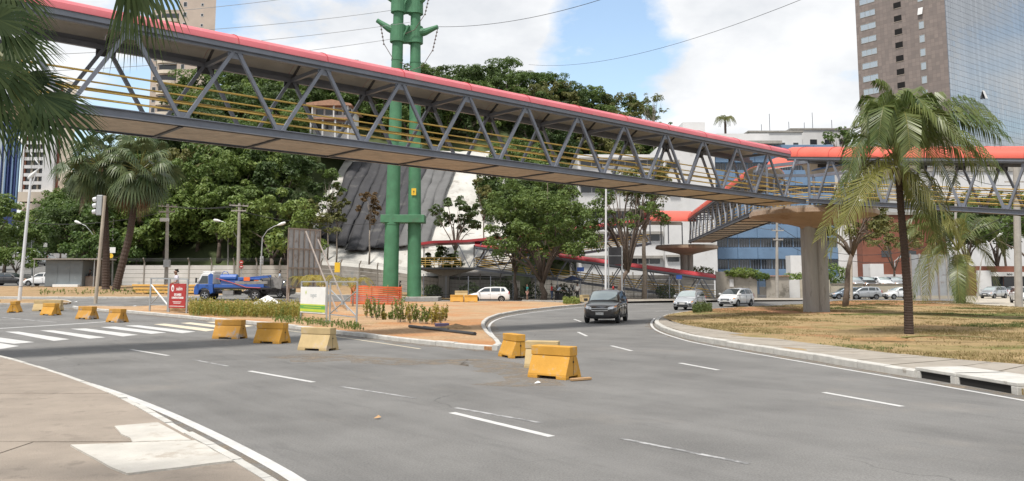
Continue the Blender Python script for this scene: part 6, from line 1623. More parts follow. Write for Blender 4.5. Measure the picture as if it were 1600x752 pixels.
# blue crane truck
M('deck_grey', (.23, .225, .22), .7, .2, 3); M('placard_orange', (.75, .16, .03), .5, .05); M('hose_red', (.36, .05, .05), .6, .1)
def truck():
    t = thing('crane_truck', (0, 0, 0), 'blue flatbed service truck with white cab top and tank, behind the weeds', 'truck')
    w = 1.0
    # cab: outline swept across the width; front faces +x
    lower = [(3.05, .45), (3.10, .75), (3.05, 1.12), (2.9, 1.3), (1.55, 1.30), (1.5, .62), (1.75, .5), (1.85, .8), (2.1, .98), (2.4, .98), (2.66, .8), (2.74, .45)]
    m = MB(); m.sweep(lower, (0, -w, 0), (0, w, 0), (1, 0, 0)); m.build('cab', MATS['paint_blue'], t, fix=True, bevel=.04)
    upper = [(2.93, 1.302), (2.52, 2.12), (2.35, 2.22), (1.62, 2.22), (1.55, 2.1), (1.55, 1.302)]
    m = MB(); m.sweep(upper, (0, -w*.96, 0), (0, w*.96, 0), (1, 0, 0)); m.build('cab_top', MATS['paint_white'], t, fix=True, bevel=.05)
    for s in (1, -1):
        m = MB(); m.add([(x, s*(w*.96+.012), z) for x, z in ((2.74, 1.36), (2.45, 1.98), (1.98, 1.98), (1.95, 1.36))], [(0, 1, 2, 3)]); o = m.build('side_window', MATS['car_glass'], t, fix=True)
        m = MB(); m.add([(x, s*(w*.965+.004), z) for x, z in ((1.93, 1.31), (1.96, 2.02), (1.75, 2.2), (1.56, 2.1), (1.56, 1.31))], [(0, 1, 2, 3, 4)]); m.build('rear_pillar', MATS['paint_blue'], t, fix=True)
        m = MB(); m.box((2.86, s*(w+.14), 1.62), (.08, .18, .42)); m.beam((2.7, s*w, 1.75), (2.84, s*(w+.12), 1.75), .03, .03); m.build('mirror', MATS['trim_black'], t)
        m = MB(); m.box((2.05, s*(w+.006), 1.18), (.16, .03, .04)); m.build('door_handle', MATS['trim_black'], t)
        m = MB(); m.box((1.93, s*(w+.002), .95+.12), (.015, .02, .40)); m.build('door_gap', MATS['trim_black'], t)
        m = MB(); m.box((3.06, s*.78, .82), (.10, .34, .2)); m.build('headlight', MATS['headlight_glass'], t, bevel=.03)
    m = MB(); m.add([(2.915, -.85, 1.36), (2.915, .85, 1.36), (2.565, .82, 2.06), (2.565, -.82, 2.06)], [(0, 1, 2, 3)]); o = m.build('windscreen', MATS['car_glass'], t, fix=True)
    m = MB(); m.box((2.0, 0, 2.29), (1.0, 1.5, .09)); m.build('roof_visor', MATS['paint_white'], t, bevel=.03)
    for s in (.42, -.42): m = MB(); m.box((-.75, s, .62), (4.6, .09, .18)); m.build('chassis_rail', MATS['trim_black'], t)
    m = MB(); m.box((-.95, 0, .95), (4.8, 2.0, .14)); m.build('flatbed', MATS['trim_black'], t, bevel=.02)
    for s in (1, -1):
        m = MB(); m.box((-.6, s*.98, 1.16), (4.1, .05, .26)); m.build('side_board', MATS['paint_blue'], t, bevel=.015)
        m = MB(); m.box((-1.6, s*.93, 1.42), (2.7, .14, .22)); m.build('grey_boom_rail', MATS['deck_grey'], t, bevel=.02)
        m = MB(); m.box((.15, s*.9, 1.45), (1.5, .12, .28)); m.build('blue_tool_rail', MATS['paint_blue'], t, bevel=.02)
        for x in (2.2, -1.95): wheel(t, x, s*.84, .42, .26 if x > 0 else .36)
        m = MB(); m.tube([(-1.4, s*.99, .62), (-1.47, s*.99, .86), (-1.75, s*.99, .97), (-2.2, s*.99, .97), (-2.45, s*.99, .86), (-2.52, s*.99, .66)], .03, 6); m.build('mudguard', MATS['trim_black'], t)
        m = MB(); m.box((.3, s*.8, .62), (.9, .3, .4)); m.build('side_tank', MATS['deck_grey'], t, bevel=.04)
    m = MB(); m.tube([(1.25, .1, 1.78), (1.2, .1, 1.78), (-.1, .1, 1.78), (-.15, .1, 1.78)], [.30, .34, .34, .3], 18); m.build('tank', MATS['paint_blue'], t, smooth=True, angle=.6)
    m = MB(); pts = [(.9-.28*cos(a), .1, 2.05+.3*sin(a)) for a in [pi*k/8 for k in range(9)]]; m.tube(pts, .03, 6); m.build('tank_guard', MATS['paint_blue'], t)
    m = MB(); m.box((-.85, .1, 1.62), (1.2, .5, .5)); m.box((-1.7, 0, 1.7), (1.0, 1.2, .12)); m.build('crane_base', MATS['paint_blue'], t, bevel=.04)
    m = MB(); m.beam((-.3, .3, 1.7), (-3.0, .3, 1.95), .18, .2); m.build('crane_boom', MATS['paint_blue'], t)
    m = MB(); m.tube([(1.3, -1.02, 1.78), (.2, -1.03, 1.5), (-1.2, -1.03, 1.05), (-2.4, -1.04, 1.0)], .04, 6); m.build('hose', MATS['hose_red'], t)
    m = MB(); m.tube([(1.3, 1.02, 1.78), (.2, 1.03, 1.5), (-1.2, 1.03, 1.05), (-2.4, 1.04, 1.0)], .04, 6); m.build('hose', MATS['hose_red'], t)
    for s in (1, -1): m = MB(); m.box((-1.25, s*1.02, 1.72), (.5, .03, .3)); m.build('placard', MATS['placard_orange'], t)
    m = MB(); m.beam((-2.9, 0, 1.05), (-3.05, 0, 1.9), .1, 1.7); m.build('tail_frame', MATS['deck_grey'], t)
    for s in (1, -1): m = MB(); m.tube([(-2.9, s*.9, 2.0), (-3.15, s*.9, 1.8), (-3.25, s*.9, .5)], .03, 6); m.build('tail_rail', MATS['trim_black'], t)
    m = MB(); m.box((-3.2, 0, .62), (.08, 1.9, .14)); m.build('rear_bumper', MATS['trim_black'], t)
    t.scale = (.98, .98, .98); t.rotation_euler = (0, 0, radians(178)); t.location = Gx(369, 66.5); return t
truck()
# ------------------------------------------------------------------ street furniture
M('barrier_orange', (.52, .265, .035), .75, .10, 2.2, .25, 30, dirt=((.42, .30, .17), 4.2, .57)); M('barrier_pale', (.46, .345, .175), .8, .12, 2.2, .25, 30, dirt=((.44, .36, .27), 2.4, .56)); M('barrier_worn', (.46, .235, .04), .8, .12, 2.2, .3, 30, dirt=((.33, .28, .24), 2.6, .53))
M('tower_green', (.060, .185, .095), .65, .18, .8, .15, 6, dirt=((.07, .14, .08), .7, .60)); M('pole_concrete', (.34, .32, .29), .85, .14, 1.5, .3, 20); M('pole_white', (.62, .63, .64), .5, .06, 1); M('pole_weathered', (.40, .34, .27), .8, .15, 1.5, .3, 20); M('galvanised', (.36, .375, .385), .5, .1, 3, metal=.3)
M('sign_blue', (.03, .09, .36), .5, .08); M('sign_yellow', (.70, .45, .03), .5, .08); M('sign_white', (.72, .73, .72), .5, .05); M('sign_red', (.36, .028, .026), .5, .06, 2); M('sign_green', (.11, .34, .06), .5, .06); M('sign_lime', (.50, .58, .05), .5, .06); M('print_white', (.74, .74, .72), .6, .03); M('print_grey', (.34, .38, .40), .6, .03)
M('kiosk_grey', (.155, .18, .195), .6, .07, 1.5, .1, 10, dirt=((.20, .215, .22), 1.0, .6)); M('sheet_roof', (.36, .33, .30), .7, .15, 2); M('zinc_sheet', (.33, .345, .36), .5, .14, 1.0, .15, 6, dirt=((.22, .19, .17), 1.3, .55), metal=.35); M('rusty_frame', (.25, .215, .19), .85, .2, 3); M('safety_mesh', (.78, .17, .06), .7, .08); M('timber_yellow', (.60, .36, .10), .8, .15, 3); M('timber_plank', (.42, .26, .13), .85, .2, 3)
M('insulator', (.12, .09, .08), .4, .1); M('pipe_black', (.025, .025, .028), .5, .2); M('white_sheet', (.70, .70, .69), .8, .06, 2); M('umbrella_navy', (.018, .03, .075), .8, .1)
# ---- concrete barriers
def barrier(label, loc, yaw, mat, L=1.05, tilt=0):
    t = thing('concrete_barrier', (0, 0, 0), label, 'barrier', 'painted concrete barriers'); h = L/2
    o = [((-h, -.31), (-h, .31))]
    # block: flared foot, waist, thick head
    m = MB(); sec = [(.31, .06), (.305, .10), (.145, .475), (.14, .48)]; vs = []
    def ring(x): return [(x, -y, z) for y, z in sec]+[(x, y, z) for y, z in sec[::-1]]
    xs_ = (-h+.02, -h*.33, h*.33, h-.02)
    for x in xs_: vs += ring(x)
    n = 8; m.add(vs, [(i*n+k, (i+1)*n+k, (i+1)*n+k+1, i*n+k+1) for i in range(3) for k in range(n-1)]+[(i*n+n-1, (i+1)*n+n-1, (i+1)*n, i*n) for i in range(3)]+[tuple(range(n-1, -1, -1)), tuple(3*n+k for k in range(n))])
    for x in (-h*.72, h*.72): m.box((x, -.25, .03), (h*.5, .13, .07)); m.box((x, .25, .03), (h*.5, .13, .07))
    m.build('body', MATS[mat], t, fix=True, bevel=.010)
    m = MB(); m.box((0, 0, .585), (L-.015, .312, .20)); m.build('head', MATS[mat], t, bevel=.013)
    for s in (1, -1):
        m = MB(); m.tube([(s*(h-.03), 0, .36), (s*(h-.012), 0, .36)], .024, 8); m.build('lifting_hole', MATS['dark_void'], t)
        m = MB(); m.box((s*(h-.0195), 0, .27), (.004, .012, .38)); m.build('casting_seam', MATS['dark_void'], t)
    t.location = loc; t.rotation_euler = (radians(tilt), 0, radians(yaw))
    if L < 1: t.scale = (.93, .93, .93)
    return t
for px, py, yaw, mt, L_, lab in ((866, 590, -36, 'barrier_orange', 1.03, 'nearest bright orange barrier standing in the road'), (848, 574, -14, 'barrier_pale', .9, 'pale barrier half hidden behind the nearest orange one'), (803, 558, -64, 'barrier_orange', .95, 'orange barrier turned end-on at the tip of the median'),
        (497, 547, -24, 'barrier_pale', 1.12, 'pale cream barrier in front of the green sign'), (425, 536, -22, 'barrier_orange', 1.12, 'orange barrier left of the pale cream one'), (359, 529, -14, 'barrier_worn', 1.12, 'worn brownish orange barrier near the end of the crossing'),
        (183, 503.5, -34, 'barrier_worn', 1.12, 'worn orange barrier beside the crossing, with a chipped corner'), (136, 498.5, -28, 'barrier_worn', 1.2, 'orange barrier with bare concrete patches, second along the crossing'), (79, 492.5, -28, 'barrier_orange', 1.15, 'orange barrier in front of the long brown-topped one'),
        (75, 486, 0, 'barrier_pale', 1.75, 'long pale barrier with brown top behind an orange one at left'), (23, 488, -72, 'barrier_orange', 1.12, 'leftmost orange barrier, seen end-on beside the white lamp post')):
    g = G(px, py); barrier(lab, (g.x, g.y, g.z+.004), yaw, mt, L_)
for px, Y, z, mt, lab, yaw in ((714, 81, .11, 'barrier_orange', 'left of two orange barriers before the white people carrier', 0), (736, 80.5, .11, 'barrier_orange', 'right of two orange barriers before the white people carrier', 4), (721, 82.2, .5, 'barrier_pale', 'pale barrier raised behind two orange ones on the soil', -3), (913, 79.5, .13, 'barrier_pale', 'pale orange barrier just behind the dark SUV roof', 55)):
    g = Gx(px, Y); barrier(lab, (g.x, g.y, z), yaw, mt, 1.3)
o = MB().box(tuple(Gx(721, 82.2)+Vector((0, 0, .3))), (1.6, .9, .42)).build('soil_heap', MATS['soil_orange'], bevel=.1); tag(o, 'small earth block under the raised pale barrier', 'heap')
g = G(914, 596); m = MB(); m.beam((g.x-.3, g.y-.0, .035), (g.x+.14, g.y+.25, .035), .11, .05); o = m.build('wood_plank', MATS['timber_plank'], bevel=.008); tag(o, 'short wooden plank end beside the nearest orange barrier', 'plank')
# ---- twin green power tower
def green_tower():
    Y = 88.5; t = thing('power_tower', Gx(630, Y), 'tall twin-column green power line tower behind the bridge', 'tower')
    def col(base, top, r0, r1, dy):
        a = P(base[0], base[1], Y+dy); b = P(top[0], top[1], Y+dy); a = a+(a-b)*.06
        m = MB(); k = 9; m.tube([a.lerp(b, i/k) for i in range(k+1)], [r0+(r1-r0)*i/k for i in range(k+1)], 20); o = m.build('column', MATS['tower_green'], t, smooth=True, angle=.6)
        fl = MB()
        for i in (2, 4, 6): p = a.lerp(b, i/k); q = a.lerp(b, i/k+.004); fl.tube([p, q], r0+(r1-r0)*i/k+.035, 20)
        fl.build('weld_ring', MATS['tower_green'], o)
        return a, b
    l = col((610, 450), (626, -90), .86, .50, 0); r = col((647, 462), (650, -90), .78, .50, .6)
    def at(c, py):
        a, b = c; best = min((a.lerp(b, i/400) for i in range(401)), key=lambda p: abs(zat(py, Y)-p.z)); return best
    def collar(y0, y1, arms):
        a0, a1, b0, b1 = at(l, y0), at(l, y1), at(r, y0), at(r, y1); m = MB()
        m.tube([a0, a1], .86, 18); m.tube([b0, b1], .84, 18); m.box(((a0+b1)*.5), (abs((b0-a0).x)+.4, .9, abs((a1-a0).z)*.96)); c = m.build('collar', MATS['tower_green'], t)
        m = MB(); m.beam(b0+Vector((-1.5, -.85, .1)), b1+Vector((-.6, -.85, -.1)), .5, .16); m.build('stiffener', MATS['tower_green'], c)
        for (s, px, py) in arms:
            p = (a0+a1)*.5 if s < 0 else (b0+b1)*.5; e = P(px, py, Y-.2); m = MB()
            m.tube([p+Vector((0, 0, .3)), p.lerp(e, .45)+Vector((0, 0, -.05)), p.lerp(e, .85), e], [.62, .40, .26, .24], 10); m.build('arm', MATS['tower_green'], c)
    collar(66, 40, ((-1, 589, 32), (1, 684, 42))); collar(20, -8, ((-1, 590, -20), (1, 672, -14))); collar(-40, -62, ((-1, 585, -70), (1, 690, -66)))
    c = (at(l, 342)+at(r, 342))*.5; m = MB(); m.box(c, (4.7, 2.1, .85)); m.build('tie_block', MATS['tower_green'], t, bevel=.05)
    c = (at(l, 228)+at(r, 228))*.5; m = MB(); m.box(c, (3.6, 1.6, .7)); m.build('tie_block', MATS['tower_green'], t, bevel=.05)
    p = at(r, 300); m = MB(); m.box(p+Vector((0, -.78, 0)), (.5, .04, .75)); pl = m.build('warning_plate', MATS['sign_yellow'], t)
    m = MB(); q = p+Vector((0, -.805, .0)); m.add([q+Vector((.06, 0, .25)), q+Vector((-.10, 0, -.02)), q+Vector((0, 0, -.0)), q+Vector((-.06, 0, -.27)), q+Vector((.11, 0, .05)), q+Vector((.01, 0, .04))], [(0, 1, 2, 3, 4, 5)]); m.build('bolt_mark', MATS['trim_black'], pl)
    m = MB(); m.box(P(640, 466, Y)+Vector((0, 0, -.1)), (6.5, 4.2, .5)); m.build('footing', MATS['concrete_grey'], t, bevel=.05)
    m = MB()
    for e, d in ((P(684, 44, Y-.2), -1), (P(594, 34, Y-.2), 1), (P(672, -12, Y-.2), -1)):
        m.tube([e, e+Vector((d*.5, -.3, -2.6)), e+Vector((d*1.6, -.3, -4.4)), e+Vector((d*3.6, -.2, -5.2))], .04, 5)
        for k in range(6): q = e+Vector((d*.5, -.3, -2.6))*((k+1)/6); m.tube([q, q+Vector((0, 0, -.12))], .10, 8)
    m.build('insulator_strings', MATS['insulator'], t)
green_tower()
for i, (a, b, sag, lab) in enumerate(((P(614, 16, 88), P(-260, 62, 60), 1.0, 'second power line from the tower to the left'), (P(640, 35, 88), P(-260, 92, 60), 1.0, 'third power line from the tower to the left'), (P(613, 61, 88), P(-260, 118, 60), 1.0, 'lowest power line from the tower to the left'), (P(626, -30, 88), P(-260, 40, 60), 1.2, 'top power line from the tower to the left'), (P(684, 42, 88), P(1120, -70, 60), 1.5, 'power line leaving the tower arm to the right'), (P(826, 101, 160), P(1420, -72, 62), 3.0, 'long power line sweeping from the hill up to the right'))):
    cable('power_line', [a, b], .026, lab, sag, MATS['galvanised'] if i < 4 else MATS['cable_black'], 24, 'power lines')
# ---- poles and lamps
def lamp_head(m, p, d):
    d = d.normalized(); m.tube([p-d*.05, p+d*.12, p+d*.45, p+d*.75, p+d*.85], [.05, .11, .16, .13, .03], 8)
def pole(name, label, base, top, r0, r1, mat, cat='utility pole', arms=None, lamps=(), extra=None):
    t = thing(name, base, label, cat); m = MB(); m.tube([Vector(base)-Vector((0, 0, .2)), Vector(base).lerp(Vector(top), .5), top], [r0, (r0+r1)/2, r1], 10); m.build('shaft', MATS[mat], t, smooth=True, angle=.6)
    if arms:
        for (dz, hw, dy) in arms:
            c = Vector(top)+Vector((0, 0, dz)); m = MB(); m.beam(c+Vector((-hw, -.12, dy)), c+Vector((hw, -.12, -dy)), .10, .12); ar = m.build('cross_arm', MATS['pole_concrete'], t)
            m = MB()
            for k in (-.95, -.5, .5, .95): m.tube([c+Vector((hw*k, -.12, .06-dy*k)), c+Vector((hw*k, -.12, .26-dy*k))], [.05, .035], 6)
            m.build('insulators', MATS['insulator'], ar)
    for pts in lamps:
        m = MB(); m.tube(pts, .045, 6); a = m.build('lamp_arm', MATS[mat], t); m = MB(); lamp_head(m, Vector(pts[-1]), Vector(pts[-1])-Vector(pts[-2])); m.build('lamp_head', MATS['sign_white'], a, smooth=True, angle=.8)
    return t
b = G(30, 472); Yb = b.y; q = lambda px, py, Y=None: P(px, py, Y or Yb)
pole('street_lamp', 'white street lamp with bent arm on the narrow strip at far left', b, q(49, 272), .14, .09, 'pole_white', 'street lamp', lamps=([q(49, 272), q(62, 263), q(61, 257), q(51, 245), q(43, 232), q(38, 226)], [q(50, 290), q(57, 268), q(62, 262), q(56, 268)]))
b = G(149, 474.5); Yt = b.y
t = pole('traffic_light', 'weathered traffic light pole with grey signal head facing left', b, P(164, 306, Yt), .13, .11, 'pole_weathered', 'traffic light')
hd_ = P(156, 321, Yt); m = MB(); m.box(hd_, (.42, .32, 1.55)); m.build('signal_head', MATS['galvanised'], t, bevel=.05)
for k in (-1, 0, 1): m = MB(); m.tube([hd_+Vector((-.21, -.05, k*.47)), hd_+Vector((-.48, -.05, k*.47-.05))], [.19, .17], 10); m.build('lens_hood', MATS['pole_white'], t)
m = MB(); m.beam(hd_+Vector((.1, 0, .3)), P(163, 316, Yt), .08, .08); m.beam(hd_+Vector((.1, 0, -.3)), P(163, 330, Yt), .08, .08); m.build('bracket', MATS['galvanised'], t)
for px, yb, yt, Y, lab in ((262, 440, 319, 82, 'concrete power pole with crossarms behind the red sign'), (374, 440, 318, 87, 'concrete power pole with crossarms above the blue truck')):
    g = Gx(px-2, Y); pole('power_pole', lab, g, P(px, yt, Y), .20, .13, 'pole_concrete', arms=((-.25, 1.0, .05), (-.8, .8, 0)))
m = MB(); m.box(P(257, 343.5, 81.7), (.9, .12, .34)); o = m.build('pole_sign', MATS['sign_white']); tag(o, 'small white plate on the power pole behind the red sign', 'sign')
m = MB(); m.box(P(261, 412, 81.6), (.6, .35, .75)); o = m.build('meter_box', MATS['galvanised'], bevel=.02); tag(o, 'grey meter box on the power pole behind the red sign', 'box')
for px, Y, top, pts, lab in ((406, 83, (410, 372), ((410, 372), (418, 360), (428, 354), (434, 352)), 'curved street lamp beside the billboard'), (372, 90, (371, 372), ((371, 372), (358, 352), (350, 347), (345, 346)), 'lamp arm reaching left in front of the power pole'), (50, 112, (49, 352), ((49, 352), (56, 344), (68, 339), (75, 338)), 'curved street lamp left of the kiosk'), (128, 108, (129, 362), ((129, 362), (118, 350), (110, 345), (104, 342)), 'street lamp curving left behind the kiosk'), (152, 92, (152, 378), ((152, 378), (142, 362), (134, 353), (127, 350)), 'street lamp curving left behind the traffic light')):
    g = Gx(px, Y); pole('street_lamp', lab, g, P(top[0], top[1], Y), .09, .06, 'galvanised', 'street lamp', lamps=([P(x, y, Y) for x, y in pts],))
for px, yt, Y, lab in ((131, 330, 100, 'thin pole standing in the trees behind the kiosk'), (176, 342, 93, 'thin pale pole between the two fan palms'), (356, 358, 93, 'wooden-toned pole in front of the hill trees')):
    pole('utility_pole', lab, Gx(px, Y), P(px+1, yt, Y), .11, .08, 'pole_concrete')
g = Gx(946, 80.5); pole('flag_pole', 'slim white pole rising to the bridge behind the dark SUV', g, P(947, 284, 80.5), .12, .085, 'pole_white', 'pole')
g = G(1592, 482); b = Vector((g.x, g.y, 0)); t = pole('concrete_pole', 'thick square concrete pole by the right picture edge', b, P(1587, 232, g.y), .30, .22, 'pole_concrete')
for dy, hw in ((285, 1.1), (300, 1.1)): m = MB(); c = P(1588, dy, g.y); m.beam(c+Vector((-hw, -.3, 0)), c+Vector((hw*.9, -.3, 0)), .09, .1); m.build('cross_arm', MATS['pole_concrete'], t)
pole('power_pole', 'pale power pole before the blue office, with spiked arms', Gx(1213, 98), P(1214, 341, 98), .20, .13, 'pole_concrete', arms=((-1.5, .7, 0), (-2.6, .6, 0)))
pole('power_pole', 'thin pole beside the dark-trunked tree near the wall', Gx(1329, 97), P(1330, 345, 97), .16, .12, 'pole_weathered')
pole('power_pole', 'crossarm pole seen through the right ramp', Gx(1490, 100), P(1494, 262, 100), .18, .12, 'pole_concrete', arms=((-.2, 1.6, 0), (-1.1, 2.2, 0)))
pole('street_lamp', 'thin lamp post above the raised car park', Gx(1398, 112), P(1398, 408, 112), .07, .06, 'pole_white', 'street lamp', lamps=([P(1398, 408, 112), P(1402, 405, 112)],))
pole('street_lamp', 'street lamp with bluish head leaning right beside the low palm', Gx(1524, 96), P(1533, 410, 96), .10, .07, 'pole_concrete', 'street lamp', lamps=([P(1533, 410, 96), P(1540, 388, 96), P(1550, 376, 96), P(1558, 370, 96)],))
# overhead wires between the poles
for pts, sag, lab in (([P(254, 322, 82), P(366, 321, 87)], .3, 'wire between the two crossarm poles, left side'), ([P(270, 322, 82), P(382, 321, 87)], .3, 'wire between the two crossarm poles, right side'), ([P(20, 345, 90), P(262, 330, 82)], .8, 'wire running left from the first crossarm pole'), ([P(374, 330, 87), P(620, 345, 97)], .9, 'wire running right from the second crossarm pole'),
        ([P(1214, 352, 98), P(1330, 398, 97)], .8, 'upper wire from the pale pole to the thin pole'), ([P(1214, 372, 98), P(1330, 408, 97)], .8, 'lower wire from the pale pole to the thin pole'), ([P(1330, 398, 97), P(1588, 330, 70)], 1.2, 'upper wire from the thin pole to the thick pole'), ([P(1330, 408, 97), P(1588, 345, 70)], 1.4, 'lower wire from the thin pole to the thick pole'), ([P(1120, 330, 101), P(1214, 360, 98)], .5, 'wire reaching the pale pole from the left'), ([P(1494, 266, 100), P(1588, 290, 66)], .6, 'wire from the crossarm pole to the thick pole'), ([P(1494, 270, 100), P(1588, 302, 66)], .7, 'second wire from the crossarm pole to the thick pole'), ([P(800, 372, 95), P(950, 345, 98)], .6, 'wire crossing before the round tree')):
    cable('overhead_wire', pts, .03, lab, sag, None, 12, 'overhead wires')
# ---- kiosk
def kiosk():
    Y = 85.2; a = P(70, 440, Y).x; b = P(128, 440, Y).x; c = P(150, 440, Y).x; g = terrain(a, Y)+.1; h = 2.75
    t = thing('kiosk', ((a+c)/2, Y+1.2, g), 'grey sheet-metal kiosk with thin flat roof on the verge', 'kiosk')
    m = MB(); m.box(((a+b)/2, Y+1.3, g+h/2), (b-a, 2.6, h)); m.build('wall', MATS['kiosk_grey'], t)
    n = 3
    for k in range(n):
        x0 = a+(b-a)*k/n; x1 = a+(b-a)*(k+1)/n; m = MB(); m.box(((x0+x1)/2, Y-.012, g+h*.42), (x1-x0-.06, .03, h*.80)); m.build('wall_panel', MATS['kiosk_grey'], t, bevel=.01)
        m = MB(); m.box(((x0+x1)/2, Y-.012, g+h*.92), (x1-x0-.06, .03, h*.13)); m.build('wall_panel', MATS['kiosk_grey'], t, bevel=.01)
    m = MB(); m.box(((a+c)/2-.2, Y+1.1, g+h+.10), (c-a+1.6, 3.6, .09)); r = m.build('roof', MATS['sheet_roof'], t)
    for k in range(26): m = MB(); x = a-.9+k*(c-a+1.4)/25; m.beam((x, Y-.72, g+h+.155), (x, Y+2.9, g+h+.155), .06, .04); m.build('roof_rib', MATS['sheet_roof'], r)
    m = MB(); m.box((b+(c-b)/2+.05, Y+2.3, g+h/2), (c-b, .1, h)); m.build('back_panel', MATS['rusty_frame'], t)
    for x in (a-.9, c): m = MB(); m.beam((x, Y-.5, g), (x, Y-.5, g+h+.05), .07, .07); m.build('roof_post', MATS['galvanised'], t)
    m = MB(); m.box((a+(b-a)*.62, Y-.25, g+.08), ((b-a)*.68, .5, .35)); m.build('step_slab', MATS['sign_white'], t, bevel=.02)
    m = MB(); m.box((b+.5, Y+.8, g+.55), (.9, .5, 1.1)); m.build('counter', MATS['rusty_frame'], t)
kiosk()
# ---- roadside signs on the verge
def small_sign(label, px, py, Y, w, h, mat, name='road_sign', cat='sign', post=True, round_=False):
    c = P(px, py, Y); g = Gx(px, Y); t = thing(name, g, label, cat); m = MB()
    if round_: m.tube([c+Vector((0, -.02, 0)), c+Vector((0, .02, 0))], w/2, 16)
    else: m.box(c, (w, .05, h))
    m.build('plate', MATS[mat], t)
    if post: m = MB(); m.beam(g, c+Vector((0, .06, h*.4)), .07, .07); m.build('post', MATS['galvanised'], t)
    return t
small_sign('small white street sign below the trees on the uphill road', 71, 383, 118, .55, .6, 'sign_white')
t = small_sign('white plate over a round yellow sign beside the grey palm trunk', 175, 391, 88, .75, .6, 'sign_white'); m = MB(); c = P(173, 400, 87.9); m.tube([c, c+Vector((0, .04, 0))], .26, 14); m.build('round_plate', MATS['sign_yellow'], t)
t = small_sign('two round red and white signs on one post by the power pole', 377, 410, 86, .42, .42, 'sign_red', round_=True); m = MB(); c = P(377, 417, 85.9); m.tube([c, c+Vector((0, .04, 0))], .21, 14); m.build('round_plate', MATS['sign_red'], t)
for y in (410, 417): m = MB(); c = P(377, y, 85.85); m.box(c, (.24, .03, .07)); m.build('white_bar', MATS['sign_white'], t)
small_sign('blue plate on a post beside the vendor umbrella', 907, 421, 89, .75, .45, 'sign_blue'); small_sign('blue plate on a post in front of the farther pillar', 1061, 433, 92, .65, .42, 'sign_blue')
small_sign('yellow box sign before the wall, behind the billboard struts', 527, 418, 84, .55, 1.0, 'sign_yellow')
t = small_sign('dark square road sign seen from behind on two pale posts', 961, 400, 82, 1.25, 1.75, 'pipe_black', post=False)
for px in (950.5, 971.5): m = MB(); m.beam(Gx(px, 82.1), P(px, 385, 82.1), .13, .13); m.build('post', MATS['galvanised'], t)
m = MB(); c = P(961, 400, 81.96); m.box(c, (1.2, .04, .05)); m.build('frame_bar', MATS['galvanised'], t)
b = P(409, 408, 84); t = thing('traffic_light', Gx(409, 84), 'small far traffic light on the curved lamp post', 'traffic light'); m = MB(); m.box(b, (.32, .25, .95)); m.build('signal_head', MATS['galvanised'], t, bevel=.04)
for k in (-1, 0, 1): m = MB(); m.tube([b+Vector((.0, -.12, k*.28)), b+Vector((0, -.26, k*.28))], .12, 8); m.build('lens_hood', MATS['pole_white'], t)
# ---- advertising frames on the median
def ad_frame(label, pxs, ytop, ybot, panel, name='sign_frame'):
    """tubular barrier panels with a printed board; pxs: posts from left to right (pixel column, ground row)"""
    P_ = [G(px, py, .115)+Vector((0, 0, .1)) for px, py in pxs]; t = thing(name, P_[0].lerp(P_[-1], .5), label, 'sign'); return t, P_
def frame_sign1():
    L_, Mid, R_ = Gx(236, 51), Gx(264, 50), Gx(293.5, 49)
    for v in (L_, Mid, R_): v.z += .1
    t = thing('sign_frame', Mid, 'red laboratory sign on a grey tubular frame beside the crossing', 'sign'); H = 2.05
    for v in (L_, Mid, Mid+(R_-Mid)*.06, R_): m = MB(); m.beam(v, v+Vector((0, 0, H)), .085, .085); m.build('frame_post', MATS['galvanised'], t)
    m = MB(); m.beam(L_+Vector((0, 0, H-.03)), Mid+Vector((0, 0, H-.03)), .07, .07); m.build('top_bar', MATS['galvanised'], t); m = MB(); m.beam(Mid+Vector((0, 0, H-.03)), R_+Vector((0, 0, H-.03)), .07, .07); m.build('top_bar', MATS['galvanised'], t)
    m = MB(); m.beam(L_+Vector((0, 0, .42)), Mid+Vector((0, 0, .42)), .05, .05); m.build('lower_bar', MATS['galvanised'], t)
    m = MB(); m.beam(L_+Vector((0, 0, 1.65)), Mid+Vector((0, 0, .42)), .07, .05); m.build('brace', MATS['sign_white'], t); m = MB(); m.beam(L_.lerp(Mid, .5)+Vector((0, .04, 1.03)), L_+Vector((0, .04, .42)), .05, .05); m.build('brace', MATS['galvanised'], t)
    u = (R_-Mid).normalized(); n = Vector((u.y, -u.x, 0)); c = Mid.lerp(R_, .53)+Vector((0, 0, 1.02))+n*.05; W_ = (R_-Mid).length*.86; rz = atan2(u.y, u.x)
    m = MB(); m.box(c, (W_, .035, 1.45), rz); bd = m.build('sign_board', MATS['sign_red'], t)
    def txt(s, size, x, z, mat, bold=0):
        me = text_mesh(s, size, bold); me.materials.append(MATS[mat]); o = inst('lettering', me, bd); o.rotation_euler = (pi/2, 0, rz); o.location = c+u*x+Vector((0, 0, z))+n*.02-wloc(t); return o
    txt('sabin', .30, .18, .42, 'print_white', .004); txt('EXAMES', .19, .04, .06, 'print_white', .008); txt('LABORATORIAIS', .15, .04, -.12, 'print_white', .008)
    m = MB(); q = c+u*(-W_*.30)+Vector((0, 0, .44))+n*.02; n_ = 18; m.add([q+u*(.14*cos(2*pi*k/n_))+Vector((0, 0, .20*sin(2*pi*k/n_))) for k in range(n_)], [tuple(range(n_))]); m.build('round_emblem', MATS['print_white'], bd, fix=True)
    m = MB(); q2 = q+n*.004; m.add([q2+u*(.06*cos(2*pi*k/n_)+.02)+Vector((0, 0, .10*sin(2*pi*k/n_)-.03)) for k in range(n_)], [tuple(range(n_))]); m.build('emblem_centre', MATS['sign_red'], bd, fix=True)
    for z, w_ in ((-.36, .62), (-.44, .5), (-.62, 1.05)): m = MB(); m.box(c+Vector((0, 0, z))+n*.021, (w_*W_*.85, .006, .03), rz); m.build('print_line', MATS['print_white'], bd)
frame_sign1()
